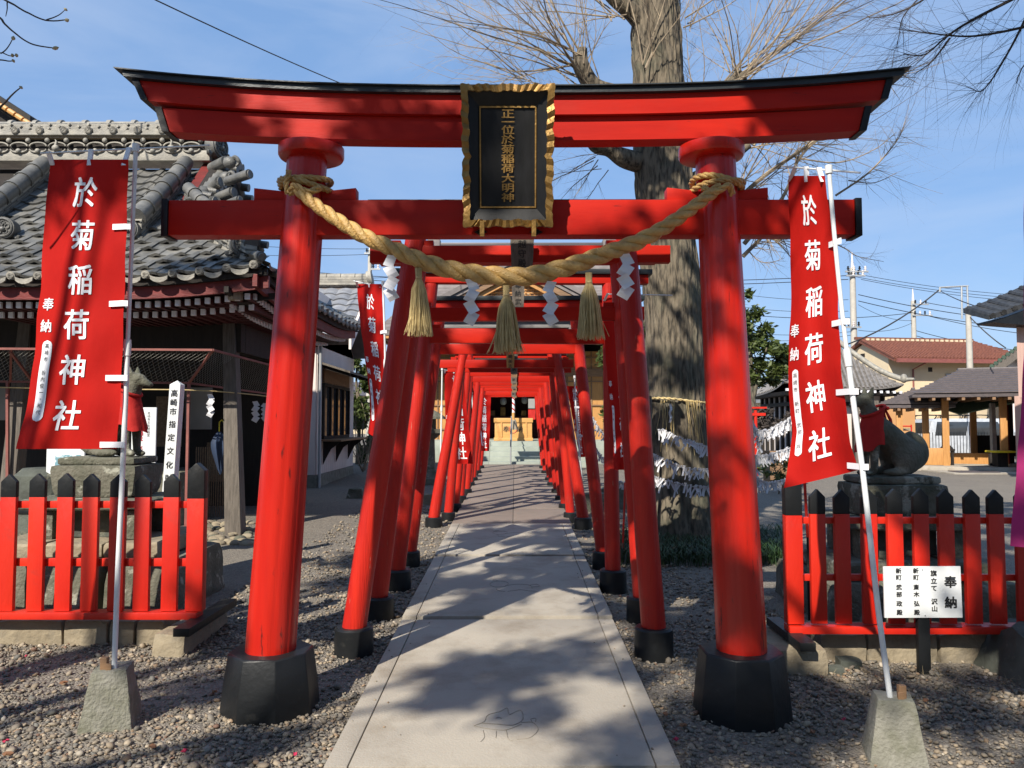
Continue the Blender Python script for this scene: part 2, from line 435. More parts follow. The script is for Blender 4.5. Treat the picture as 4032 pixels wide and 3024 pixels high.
def mesh_only(mb, name, mats, smooth=None, bevel=0):
    o = mb.build(name, mats, None, smooth, bevel)
    me = o.data; bpy.data.objects.remove(o); ORG.pop(name, None)
    return me
def N3(p, s=1.0, o=0.0):
    return noise.noise(Vector(p) * s + Vector((o, o * 1.7, o * 0.3)))
def interp(tab, t):
    if t <= tab[0][0]: return tab[0][1]
    for (a, va), (b, vb) in zip(tab, tab[1:]):
        if t <= b:
            k = (t - a) / (b - a)
            return va + (vb - va) * k
    return tab[-1][1]
def cr(pts, n):  # catmull-rom
    pts = [Vector(p) for p in pts]; out = []
    for i in range(len(pts) - 1):
        p0 = pts[max(i - 1, 0)]; p1 = pts[i]; p2 = pts[i + 1]; p3 = pts[min(i + 2, len(pts) - 1)]
        for k in range(n):
            t = k / n
            out.append(0.5 * ((2 * p1) + (p2 - p0) * t + (2 * p0 - 5 * p1 + 4 * p2 - p3) * t * t + (3 * p1 - p0 - 3 * p2 + p3) * t ** 3))
    out.append(pts[-1]); return out

# ------------------------------------------------------------------ lettering
GL = {}
def glyph(ch, bold=0.0, fine=False):
    key = (ch, bold, fine)
    if key in GL: return GL[key]
    cu = bpy.data.curves.new('g', 'FONT'); cu.body = ch; cu.size = 1; cu.resolution_u = 2; cu.offset = bold
    ob = bpy.data.objects.new('g', cu); COL.objects.link(ob)
    dg = bpy.context.evaluated_depsgraph_get()
    me = bpy.data.meshes.new_from_object(ob.evaluated_get(dg))
    bpy.data.objects.remove(ob)
    bm = bmesh.new(); bm.from_mesh(me)
    bmesh.ops.remove_doubles(bm, verts=bm.verts, dist=0.0005)
    if fine:
        bmesh.ops.triangulate(bm, faces=bm.faces)
        for _ in range(2):
            es = [e for e in bm.edges if e.calc_length() > 0.16]
            if es:
                bmesh.ops.subdivide_edges(bm, edges=es, cuts=1)
                bmesh.ops.triangulate(bm, faces=bm.faces)
    bm.verts.ensure_lookup_table()
    vs = [(v.co.x, v.co.y) for v in bm.verts]
    fs = [tuple(v.index for v in f.verts) for f in bm.faces]
    bm.free(); bpy.data.meshes.remove(me)
    if vs:
        x0 = min(v[0] for v in vs); x1 = max(v[0] for v in vs)
        if ord(ch) > 0x2000: cx, cy = 0.5, 0.38
        else: cx, cy = (x0 + x1) / 2, 0.35
        vs = [(a - cx, b - cy) for a, b in vs]
    GL[key] = (vs, fs)
    return GL[key]
def write(mb, f, chars, bold=0.02, fine=False, mi=0, sx=1.0):
    # chars: (ch, u, v, size) ; f(a,b) -> 3d point, a to the right, b downwards, in metres
    for ch, a, b, sz in chars:
        if ch == ' ': continue
        if not hasattr(mb, 'cuts'): mb.cuts = []
        mb.cuts.append((len(mb.v), len(mb.f)))
        vs, fs = glyph(ch, 0.0, fine)
        if bold > 0.006:
            k = bold * 1.1
            for j, (ox, oy) in enumerate(((-k, -k * .6), (k, k * .6), (-k, k * .6), (k, -k * .6))):
                mb.add([Vector(f(a + (x + ox) * sz * sx, b - (y + oy) * sz)) + Vector((0, -0.00025 * j, 0)) for x, y in vs], fs, mi)
        else:
            mb.add([f(a + x * sz * sx, b - y * sz) for x, y in vs], fs, mi)
def column(txt, a, b0, step, sz):
    return [(c, a, b0 + i * step, sz) for i, c in enumerate(txt)]

# ================================================================== GROUND
def axis_pts(a):
    out = []
    x = -a
    return out
xs = sorted(set([round(-12 + 0.5 * i, 3) for i in range(49)] + [-400, -200, -100, -60, -40, -28, -20, -15, 15, 20, 28, 40, 60, 100, 200, 400]))
ys = sorted(set([round(-6 + 0.5 * i, 3) for i in range(61)] + [-300, -150, -80, -40, -20, -12, 28, 34, 45, 60, 90, 140, 220, 500]))
vs = [(x, y, gz(x, y) + 0.012 * N3((x, y, 0), 0.8)) for y in ys for x in xs]
nx = len(xs)
fs = [(j * nx + i, j * nx + i + 1, (j + 1) * nx + i + 1, (j + 1) * nx + i) for j in range(len(ys) - 1) for i in range(nx - 1)]
MB().add(vs, fs).build('ground', GRAVEL, None, smooth=60, kind='structure')

# pebbles
def pebbles():
    rs = np.random.RandomState(3)
    t = (1 + 5 ** 0.5) / 2
    iv = np.array([(-1, t, 0), (1, t, 0), (-1, -t, 0), (1, -t, 0), (0, -1, t), (0, 1, t), (0, -1, -t), (0, 1, -t), (t, 0, -1), (t, 0, 1), (-t, 0, -1), (-t, 0, 1)], float)
    iv /= np.linalg.norm(iv[0])
    fi = np.array([(0, 11, 5), (0, 5, 1), (0, 1, 7), (0, 7, 10), (0, 10, 11), (1, 5, 9), (5, 11, 4), (11, 10, 2), (10, 7, 6), (7, 1, 8), (3, 9, 4), (3, 4, 2), (3, 2, 6), (3, 6, 8), (3, 8, 9), (4, 9, 5), (2, 4, 11), (6, 2, 10), (8, 6, 7), (9, 8, 1)])
    P_ = []
    for y0, y1, dens, sc in ((2.9, 4.2, 2500, .80), (4.2, 5.6, 1800, .84), (5.6, 8, 900, .95), (8, 12, 330, 1.15)):
        w = 0.70 * y1 + 0.3
        n = int(dens * 2 * w * (y1 - y0))
        x = rs.uniform(-w, w, n); y = rs.uniform(y0, y1, n)
        k = (np.abs(x) < 0.70 * y + 0.25) & ((x < -0.81) | (x > 0.71))
        k &= ~((y > 5.0) & (x < -2.3)) & ~((y > 4.85) & (x > 2.0))
        x, y = x[k], y[k]
        pat = np.array([noise.noise(Vector((a_ * 1.3, b_ * 1.3, 4))) for a_, b_ in zip(x, y)])
        kk = rs.uniform(0, 1, len(x)) < np.clip(1.05 + 1.6 * pat - .25 * (x > .7), .25, 1)
        x, y = x[kk], y[kk]
        a = rs.gamma(3.6, 0.0029, len(x)) * sc + 0.0022
        P_.append(np.stack([x, y, a], 1))
    st_ = []
    for _ in range(70):
        sd__ = rs.choice([-1, 1]); yy_ = rs.uniform(3.2, 9.5); st_.append(((-.05 + sd__ * (.74 - abs(rs.normal(0, .12)))), yy_, rs.uniform(.004, .008)))
    P_.append(np.array(st_)); nst_ = len(st_)
    A = np.concatenate(P_); n = len(A)
    a = np.minimum(A[:, 2], 0.032)
    sc = np.stack([a, a * rs.uniform(0.6, 0.95, n), a * rs.uniform(0.32, 0.62, n)], 1)
    jit = iv[None] * (1 + rs.uniform(-0.16, 0.16, (n, 12, 1)))
    V = jit * sc[:, None, :]
    tx = rs.normal(0, 0.35, n); ty = rs.normal(0, 0.35, n); tz = rs.uniform(0, 6.28, n)
    def rot(V, ang, i, j):
        c, s = np.cos(ang)[:, None], np.sin(ang)[:, None]
        W = V.copy(); W[:, :, i] = V[:, :, i] * c - V[:, :, j] * s; W[:, :, j] = V[:, :, i] * s + V[:, :, j] * c
        return W
    V = rot(V, tx, 1, 2); V = rot(V, ty, 0, 2); V = rot(V, tz, 0, 1)
    z = np.array([gz(x, y) for x, y in A[:, :2]]) + rs.uniform(-0.2, 0.9, n) * sc[:, 2] + 0.004
    z[-nst_:] = 0.021 * A[-nst_:, 1] + 0.048 + np.where(A[-nst_:, 1] > 7.75, .028, np.where(A[-nst_:, 1] > 5.54, .016, 0))
    V += np.stack([A[:, 0], A[:, 1], z], 1)[:, None, :]
    me = bpy.data.meshes.new('gravel')
    me.vertices.add(n * 12); me.vertices.foreach_set('co', V.reshape(-1))
    FF = (fi[None] + (np.arange(n) * 12)[:, None, None]).reshape(-1)
    me.loops.add(len(FF)); me.loops.foreach_set('vertex_index', FF)
    me.polygons.add(n * 20); me.polygons.foreach_set('loop_start', np.arange(n * 20) * 3)
    me.polygons.foreach_set('use_smooth', np.ones(n * 20, bool))
    pal = np.array([(0.27, 0.25, 0.22), (0.33, 0.29, 0.235), (0.21, 0.195, 0.175), (0.16, 0.16, 0.155), (0.24, 0.235, 0.225), (0.38, 0.345, 0.29), (0.29, 0.22, 0.16), (0.22, 0.14, 0.11), (0.48, 0.46, 0.42), (0.18, 0.19, 0.19)])
    pi = rs.choice(len(pal), n, p=[.19, .17, .15, .12, .12, .10, .06, .02, .02, .05])
    c = pal[pi] * rs.uniform(0.62, 1.05, (n, 1)) * np.array([.93, .84, .72])
    me.update(); me.validate()
    at = me.color_attributes.new('col', 'FLOAT_COLOR', 'POINT')
    C4 = np.ones((n, 12, 4)); C4[:, :, :3] = c[:, None, :]
    at.data.foreach_set('color', C4.reshape(-1))
    me.materials.append(PEB)
    o = bpy.data.objects.new('gravel', me); COL.objects.link(o)
    tag(o, 'rounded grey and tan gravel spread over the shrine ground', 'gravel', kind='stuff')
pebbles()

# petals and dry leaves lying on the gravel
def leaflet(name, label, cat, px, py, m, s, group):
    p = G(px, py); p.z += 0.022
    mb = MB(); a = rnd.random() * 6
    pts = [(p.x + s * r_ * math.cos(a + t), p.y + s * r_ * math.sin(a + t), p.z + 0.006 * math.sin(3 * t) + 0.004) for t, r_ in ((0, 1.2), (0.8, .7), (1.6, .6), (2.5, .7), (3.14, 1.1), (3.9, .7), (4.7, .6), (5.5, .7))]
    mb.add(pts + [(q[0], q[1], q[2] - 0.003) for q in pts], [tuple(range(8)), tuple(range(15, 7, -1))] + [(i, (i + 1) % 8, 8 + (i + 1) % 8, 8 + i) for i in range(8)])
    tag(mb.build(name, m), label, cat, group)
for px, py in ((103, 2598), (22, 2938), (725, 2977), (3322, 2850), (2662, 2930), (1163, 2990)):
    leaflet('petal', 'small crimson petal fallen on the gravel', 'petal', px, py, PETAL, 0.013, 'crimson petals on the gravel')
for px, py in ((2690, 2875), (370, 2880), (30, 2990), (1410, 2610), (2560, 2440), (3645, 2775), (845, 2740), (2620, 2830), (250, 2705), (3200, 2900), (1490, 2680), (600, 2960)):
    leaflet('dry_leaf', 'small brown dry leaf lying on the gravel', 'leaf', px, py, DLEAF, 0.02, 'dry leaves on the gravel')

# ================================================================== PATH
path = MB()
def slab(x0, x1, y0, y1, h=0.035, sk=0.0):
    m = MB()
    n = 6
    secs = []
    for i in range(n + 1):
        y = y0 + (y1 - y0) * i / n
        z = 0.021 * y + 0.01 + h
        secs.append([(x0, y + sk * x0, z - 0.14), (x1, y + sk * x1, z - 0.14), (x1, y + sk * x1, z), (x0, y + sk * x0, z)])
    m.loft(secs); return m
pr = thing('concrete_path', 'pale concrete slab path running straight through the red gates', 'path', (0, 3, 0)); pr['kind'] = 'structure'
ORG[pr.name] = Vector((0, 3, 0)); del pr['category']; del pr['label']
ygap = [(0.6, 3.28, 0.0), (3.30, 5.525, 0.0), (5.555, 7.735, 0.016), (7.77, 9.80, 0.028)]
for i, (a, b, dh) in enumerate(ygap):
    for (x0, x1) in ((-0.802, -0.704), (-0.698, 0.589), (0.595, 0.694)):
        slab(x0, x1, a, b, 0.035 + dh, 0.012 if i < 3 else 0).build('slab' if x1 - x0 > 0.5 else 'edge_strip', CONC, pr, bevel=0.004)
y = 9.835
k = 0
while y < 19.9:
    y2 = min(y + 1.45, 19.93)
    for (x0, x1) in ((-0.81, -0.03), (-0.024, 0.72)):
        slab(x0, x1, y, y2 - 0.008, 0.052 + 0.003 * (k % 2)).build('paving_slab', CONCD, pr, bevel=0.003)
    y = y2; k += 1
# incised line drawings of a curled fox on the slabs
def drawing(name, label, strokes, cx, cy, sc, dh=0.0):
    m = MB()
    for st in strokes:
        pts = cr([(cx + a * sc, cy + b * sc * 1.25, 0) for a, b in st], 6)
        pts = [(p.x + 0.002 * N3(p, 60), p.y + 0.002 * N3(p, 50, 3), 0.021 * p.y + 0.0462 + dh) for p in pts]
        m.tube(pts, 0.0019, 4)
    tag(m.build(name, LINE), label, 'drawing')
fox1 = [[(-1, -.1), (-.7, .15), (-.6, .55), (-.2, .8), (.0, 1.0), (.08, .6), (.25, .75), (.45, .85), (.5, .3), (.2, -.05), (-.3, .0), (-.75, .05)], [(-1, -.1), (-.6, -.25), (-.1, -.35), (.2, -.2), (.45, .0)],
        [(-.7, -.35), (-.65, -.75), (-.75, -1.0)], [(-.3, -.4), (-.3, -.8)], [(0, -.35), (.05, -.8), (.2, -.95)], [(.45, .1), (.8, .1), (.95, -.3), (.7, -.75), (.3, -.85)], [(.8, .1), (.75, .3), (.9, .35), (.88, .15)], [(-.35, .35), (-.25, .4), (-.15, .33)]]
fox2 = [[(-.9, .6), (-.95, .2), (-.7, -.1), (-.3, 0), (-.2, .5), (-.5, .75), (-.9, .6)], [(-.3, .1), (.2, .3), (.7, .15), (.8, -.3)], [(-.7, -.1), (-.6, -.6), (-.3, -.7)], [(-.2, -.7), (.3, -.5), (.7, -.65), (1.0, -.7)], [(-.8, .8), (-.85, 1.0), (-.65, .85)], [(.7, .15), (1.0, .3), (1.1, 0), (.8, -.1)]]
drawing('fox_drawing', 'incised outline of a curled fox on the nearest path slab', fox1, -0.04, 3.72, 0.155)
drawing('crawling_fox_drawing', 'incised outline of a crawling animal on the second path slab', fox2, -0.02, 6.45, 0.20, .016)
drawing('small_fox_drawing', 'incised outline on the third slab, beside the brown pavement', fox2[::-1], -0.05, 9.0, 0.22, .028)

# ================================================================== MAIN TORII
def beam(secf, xs_, mi=0):
    pass
def sweep_beam(mb, x0s, x1s, zf0, zf1, y0, y1, n=40, mi=0, sag=lambda x: 0.0):
    """x0s,x1s: (bottom,top) x ends; z levels zf0 (bottom), zf1 (top) plus sag(x)"""
    secs = []
    for i in range(n + 1):
        t = i / n
        xb = x0s[0] + (x1s[0] - x0s[0]) * t
        xt = x0s[1] + (x1s[1] - x0s[1]) * t
        secs.append([(xb, y0, zf0 + sag(xb)), (xb, y1, zf0 + sag(xb)), (xt, y1, zf1 + sag(xt)), (xt, y0, zf1 + sag(xt))])
    mb.loft(secs, True, mi)
gate = thing('main_torii', 'large red torii gate with black curved cap, rope and gold-framed plaque', 'torii gate', (-0.03, 4.0, 0.08))
def sagf(e): return lambda x: e * (abs(x) / 1.9) ** 2.6
for nm, pxb, pxt, gx in (('l', 1066, 1212, -1), ('r', 2920, 2815, 1)):
    pb = P(pxb, 2555, 4.0); pt = P(pxt, 600, 4.0)
    mb = MB(); n = 60; secs = []
    for i in range(26):
        t = i / 25
        p = pb + (pt - pb) * t
        r = 0.126 + (0.103 - 0.126) * t
        secs.append([(p.x + (r - (.0024 if k % 6 == 0 else 0)) * math.cos(2 * math.pi * (k + (.35 if k % 6 == 5 else -.35 if k % 6 == 1 else 0)) / n), p.y + (r - (.0024 if k % 6 == 0 else 0)) * math.sin(2 * math.pi * (k + (.35 if k % 6 == 5 else -.35 if k % 6 == 1 else 0)) / n), p.z) for k in range(n)])
    mb.loft(secs).build('pillar', RED, gate, smooth=60)
    # octagonal black base
    bt = P(pxb, 2555, 4.0)
    dz = bt.z - (gz(pb.x, 4.0) - 0.05)
    mb = MB(); mb.lathe((pb.x - 0.004 * gx, 4.0, bt.z), [(0.252, -dz), (0.235, -dz * 0.5), (0.212, -0.012), (0.206, 0.0)], 8, ph=math.pi / 8)
    mb.build('pillar_base', BLACK, gate, bevel=0.006)
    pd = P(pxt, 600, 4.0)
    MB().lathe((pd.x - 0.02 * gx, 4.0, P(2028, 594, 3.86).z), [(0.145, 0.0), (0.163, 0.008), (0.170, 0.02), (0.170, 0.065), (0.12, 0.068)], 40).build('ring_cap', RED, gate, smooth=35)
    # wedges
    zt = P(2028, 785, 3.94).z
    for s_ in (-1, 1):
        w0 = {(-1, -1): (999, 1130), (-1, 1): (1265, 1401), (1, -1): (2627, 2755), (1, 1): (2885, 3025)}[(gx, s_)]
        xa, xb = P(w0[0], 760, 3.96).x, P(w0[1], 760, 3.96).x
        hi, lo_ = zt + 0.069, zt + 0.050
        za, zb = (hi, lo_) if s_ < 0 else (lo_, hi)
        MB().prism([(xa, zt + 0.001), (xb, zt + 0.001), (xb, zb), (xa, za)], 'y', 3.962, 4.038).build('wedge', REDB, gate, bevel=0.003)
# nuki (lower beam)
z0, z1 = P(2028, 923, 3.94).z, P(2028, 785, 3.94).z
xl, xr = P(661, 850, 3.94).x, P(3368, 850, 3.94).x
MB().bb(xl, xr, 3.945, 4.055, z0, z1).build('lower_beam', REDB, gate, bevel=0.004)
for xa, xb in ((xl - 0.034, xl - 0.0005), (xr + 0.0005, xr + 0.034)):
    MB().bb(xa, xb, 3.935, 4.065, z0 - 0.008, z1 + 0.006).build('beam_end_cap', BLACK, gate, bevel=0.003)
# upper beams
zs0, zs1, zk1, zr1 = P(2028, 552, 3.945).z, P(2028, 456, 3.93).z, P(2028, 371, 3.905).z, P(2028, 341, 3.88).z
sg = sagf(0.075)
X_ = lambda px, py, d: P(px, py, d).x
ul = (X_(668, 521, 3.945), X_(638, 426, 3.945)); ur = (X_(3381, 510, 3.945), X_(3403, 418, 3.945))
kl = (X_(584, 414, 3.915), X_(549, 324, 3.915)); kr = (X_(3466, 396, 3.915), X_(3487, 315, 3.915))
mb = MB(); sweep_beam(mb, ul, ur, zs0, zs1, 3.945, 4.055, sag=lambda x: sg(x) * 0.75); mb.build('under_lintel', REDB, gate, smooth=30)
mb = MB(); sweep_beam(mb, kl, kr, zs1 + 0.001, zk1, 3.915, 4.085, sag=sg); mb.build('lintel', REDB, gate, smooth=30)
mb = MB()
rl, rr0 = X_(484, 300, 3.885), X_(3559, 290, 3.885)
sweep_beam(mb, (rl, rl - .005), (rr0, rr0 + .005), zk1 + 0.001, zr1, 3.885, 4.115, sag=lambda x: sg(x) * 1.02)
sweep_beam(mb, (rl - .04, rl - .045), (rr0 + .03, rr0 + .035), zr1 + 0.001, zr1 + 0.007, 3.868, 4.132, sag=lambda x: sg(x) * 1.03)
mb.build('lintel_roof', BLACKR, gate, smooth=30)
for (c0, c1), (k0, k1), sx_ in ((ul, kl, -1), (ur, kr, 1)):
    w = 0.036 * sx_
    mb = MB()
    sweep_beam(mb, (c0, c1), (c0 + w, c1 + w), zs0 - 0.006, zs1, 3.932, 4.068, 2, sag=lambda x: sg(x) * 0.75)
    sweep_beam(mb, (k0, k1), (k0 + w, k1 + w), zs1 + 0.0005, zk1, 3.902, 4.098, 2, sag=sg)
    mb.build('lintel_end_cap', BLACK, gate, smooth=30)

# ---- plaque
pc = P(2000, 620, 3.80)
plq = thing('name_plaque', 'black shrine name plaque with wavy gold frame and gold characters', 'plaque', pc)
tilt = Matrix.Rotation(R(11), 3, 'X')
def pf(a, b, dep=0.0):   # a right, b up from centre, dep toward the viewer
    v = tilt @ Vector((a, -dep, b))
    return pc + v
W2, H2 = 0.232, 0.345
def wavy(t, n, amp, off=0.0):
    u = t * n + off
    return amp * (abs(math.sin(math.pi * u)) ** 0.5)
# gold outer frame: closed strip following wavy outline
out = []
def side(x0, y0, x1, y1, nx_, ny_, lobes, n=46):
    for i in range(n):
        t = i / n
        e = min(t, 1 - t)
        w = 0.0
        if e > 0.10:
            w = -0.012 + wavy((t - 0.1) / 0.8, lobes, 0.013)
        fl = 0.0022 * math.sin(2 * math.pi * t * n / 4.0)
        out.append((x0 + (x1 - x0) * t + nx_ * (w + fl), y0 + (y1 - y0) * t + ny_ * (w + fl), 0.018 if e < 0.1 else 0.012 + 0.006 * math.cos(2 * math.pi * t * n / 4.0)))
side(-W2, H2, W2, H2, 0, 1, 3); side(W2, H2, W2 * 0.97, -H2, 1, 0, 4); side(W2 * 0.97, -H2, -W2 * 0.97, -H2, 0, -1, 3); side(-W2 * 0.97, -H2, -W2, H2, -1, 0, 4)
def inset(q, dx, dy): return (q[0] * (1 - dx / W2), q[1] * (1 - dy / H2))
secs = []
for q in out:
    i1 = inset(q, 0.036, 0.034)
    secs.append([pf(q[0], q[1], -0.02), pf(q[0], q[1], q[2] + 0.03), pf(i1[0], i1[1], q[2] + 0.036), pf(i1[0], i1[1], -0.02)])
secs.append(secs[0])
MB().loft(secs, caps=False).build('gold_frame', GOLD, plq, smooth=35)
# black sloping border from frame to inner panel
mb = MB(); iw, ih = 0.142, 0.248
o_ = [(-W2 + 0.03, H2 - 0.03), (W2 - 0.03, H2 - 0.03), (W2 - 0.034, -H2 + 0.03), (-W2 + 0.034, -H2 + 0.03)]
i_ = [(-iw, ih), (iw, ih), (iw, -ih), (-iw, -ih)]
mb.add([pf(*q, 0.034) for q in o_] + [pf(*q, -0.004) for q in i_], [(k_, (k_ + 1) % 4, 4 + (k_ + 1) % 4, 4 + k_) for k_ in range(4)])
mb.add([pf(*q, -0.022) for q in o_] + [pf(*q, 0.0335) for q in o_], [(0, 1, 2, 3)] + [(k_, (k_ + 1) % 4, 4 + (k_ + 1) % 4, 4 + k_) for k_ in range(4)])
mb.build('black_border', LACQ, plq)
mb = MB(); mb.add([pf(*q, -0.006) for q in i_] + [pf(*q, -0.018) for q in i_], [(0, 1, 2, 3), (4, 5, 6, 7)] + [(k_, (k_ + 1) % 4, 4 + (k_ + 1) % 4, 4 + k_) for k_ in range(4)])
mb.build('panel', LACQ, plq)
mb = MB()
def fbox(a0, a1, b0, b1, d0, d1, m):
    m.add([pf(a, b, d) for d in (d0, d1) for a, b in ((a0, b0), (a1, b0), (a1, b1), (a0, b1))], [(0, 1, 2, 3), (4, 5, 6, 7), (0, 1, 5, 4), (1, 2, 6, 5), (2, 3, 7, 6), (3, 0, 4, 7)])
for a0, a1, b0, b1 in ((-iw, iw, ih - 0.008, ih), (-iw, iw, -ih, -ih + 0.008), (-iw, -iw + 0.007, -ih + 0.0082, ih - 0.0082), (iw - 0.007, iw, -ih + 0.0082, ih - 0.0082)):
    fbox(a0, a1, b0, b1, -0.005, 0.003, mb)
mb.build('gold_inner_line', GOLD, plq)
mb = MB()
chs = '正一位於菊稲荷大明神'
vsn = [0.212, 0.172, 0.134, 0.088, 0.041, -0.006, -0.053, -0.101, -0.148, -0.196]
for dpt in (0.001,):
    write(mb, lambda a, b, dd=dpt: pf(a, -b, dd), [(c, 0.0, -v_, 0.0475) for c, v_ in zip(chs, vsn)], bold=0.02, sx=1.42)
mb.build('lettering', GOLD, plq)
for s_ in (-1, 1):
    mb = MB(); fbox(s_ * 0.13 - 0.011, s_ * 0.13 + 0.011, -H2 - 0.038, -H2 + 0.030, 0.046, 0.058, mb); fbox(s_ * 0.13 - 0.011, s_ * 0.13 + 0.011, -H2 - 0.046, -H2 - 0.034, -0.06, 0.058, mb)
    mb.build('bracket', GOLD, plq)
    c = P(1893 if s_ < 0 else 2111, 913, 3.938)
    MB().loft([[(c.x - .036, 3.9435, c.z), (c.x, 3.9435, c.z - .019), (c.x + .036, 3.9435, c.z), (c.x, 3.9435, c.z + .019)], [(c.x - .028, 3.930, c.z), (c.x, 3.930, c.z - .014), (c.x + .028, 3.930, c.z), (c.x, 3.930, c.z + .014)]]).build('bracket_plate', BLACK, plq)

# ---- shimenawa
rp_px = [(1165, 738, 3.86, .026), (1190, 762, 3.84, .030), (1245, 808, 3.82, .033), (1344, 876, 3.81, .036), (1444, 935, 3.80, .039), (1553, 982, 3.79, .041), (1680, 1035, 3.78, .044), (1806, 1068, 3.77, .046),
         (1933, 1085, 3.765, .048), (2028, 1090, 3.76, .048), (2123, 1080, 3.765, .047), (2250, 1046, 3.77, .045), (2376, 1002, 3.78, .043), (2503, 955, 3.79, .041), (2600, 905, 3.80, .038), (2690, 845, 3.81, .035), (2775, 782, 3.83, .032), (2836, 738, 3.85, .028)]
rope_root = thing('sacred_rope', 'thick twisted golden straw rope with three tassels hung across the big gate', 'rope', P(2028, 1090, 3.76))
rc = cr([P(a, b, d) for a, b, d, _ in rp_px], 26)
rr = [p[0] for p in cr([(r_, 0, 0) for *_, r_ in rp_px], 26)]
def twist(pts, radii, strands, pitch_k, sub=1.0, n=9, ph0=0.0, mb=None):
    mb = mb or MB()
    pts = [Vector(p) for p in pts]
    t0 = (pts[1] - pts[0]).normalized(); N = t0.orthogonal().normalized()
    ang = ph0; C = [[] for _ in range(strands)]; Rr = []
    for i, p in enumerate(pts):
        t = (pts[min(i + 1, len(pts) - 1)] - pts[max(i - 1, 0)]).normalized()
        N = (N - t * N.dot(t)).normalized(); B = t.cross(N)
        if i: ang += 2 * math.pi * (p - pts[i - 1]).length / (pitch_k * radii[i])
        for k in range(strands):
            a = ang + 2 * math.pi * k / strands
            C[k].append(p + (N * math.cos(a) + B * math.sin(a)) * radii[i] * 0.50)
        Rr.append(radii[i] * 0.54 * sub)
    for k in range(strands): mb.tube(C[k], Rr, n)
    return mb
twist(rc, rr, 3, 6.6, n=12).build('twisted_rope', ROPE, rope_root, smooth=80)
def ringrope(cx, cy, cz, r, rad, tilt_, n=60, a0=0, a1=2 * math.pi, dz=0.0):
    pts = []
    for i in range(n + 1):
        a = a0 + (a1 - a0) * i / n
        pts.append((cx + r * math.cos(a), cy + r * math.sin(a), cz + tilt_ * math.cos(a) + dz * math.sin(2 * a) - 0.5 * dz))
    return pts, [rad] * len(pts)
for pxc, s_ in ((1205, 1), (2822, -1)):
    c = P(pxc, 735, 4.0)
    mb = MB()
    for k_, (tl, dzz, off, rad) in enumerate(((0.02, 0.008, 0.012, .017), (-0.022, 0.006, -0.006, .017))):
        pts, rd = ringrope(c.x, c.y, c.z + off, 0.128 + 0.006 * k_, rad, tl * s_, dz=dzz)
        twist(pts, rd, 3, 7.0, mb=mb, n=6)
    # a crossing knot at the front and a short frayed end
    e = P(pxc - 65 * s_, 745, 3.85)
    pts = cr([e + Vector((0, 0.02, -0.02)), e + Vector((0.03 * s_, -0.02, 0.012)), e + Vector((0.10 * s_, -0.025, -0.022)), e + Vector((0.16 * s_, -0.01, 0.005))], 12)
    twist(pts, [0.018] * len(pts), 3, 7, mb=mb, n=6)
    if s_ > 0:
        pts = cr([e + Vector((-0.01, 0.01, -0.02)), e + Vector((-0.018, 0.005, 0.03)), e + Vector((-0.006, 0.0, 0.075))], 8)
        twist(pts, [0.016] * len(pts), 3, 7, mb=mb, n=6)
        for _ in range(22):
            a = rnd.random() * 6.28; q = e + Vector((-0.006 + 0.011 * math.cos(a), 0.011 * math.sin(a), 0.07))
            mb.tube([q, q + Vector((rnd.uniform(-.008, .008), rnd.uniform(-.008, .008), 0.028))], 0.0014, 3)
    mb.build('knot_coil', ROPE, rope_root, smooth=80)
def tassel(px, py0, py1, d, wpx):
    top = P(px, py0 - 22, d); bot = P(px + 8, py1, d); Ln = top.z - bot.z; wr = wpx / 2 * d / F
    mb = MB()
    for i in range(210):
        a = rnd.random() * 6.283; q = math.sqrt(rnd.random())
        stray = rnd.random() < 0.045
        rt = 0.015 * q; rb = wr * (q * 1.0 if not stray else rnd.uniform(1.05, 1.45)); ln = Ln * rnd.uniform(0.93, 1.02)
        pts = []
        ja = rnd.uniform(-0.25, 0.25)
        for k in range(7):
            t = k / 6
            rad = rt + (rb - rt) * (t ** 0.75 if not stray else t ** 2.0)
            if t < 0.17: rad = rt * (1 - 0.35 * math.sin(t / 0.17 * math.pi))
            aa = a + ja * t
            pts.append((top.x + (bot.x - top.x) * t + rad * math.cos(aa) + 0.003 * N3((i, k, 0), 0.9), d + rad * 0.8 * math.sin(aa), top.z - ln * t))
        mb.tube(pts, [0.0019, 0.0019, .0018, .0018, .0017, .0016, .0014], 4, cap=False)
    mb.tube([(top.x + 0.002, d, top.z - Ln * 0.13), (top.x + 0.002, d, top.z - Ln * 0.155)], 0.0165, 12)
    mb.build('tassel', STRAW, rope_root, smooth=80)
tassel(1648, 1078, 1322, 3.765, 104); tassel(1993, 1146, 1390, 3.745, 118); tassel(2318, 1096, 1335, 3.76, 112)

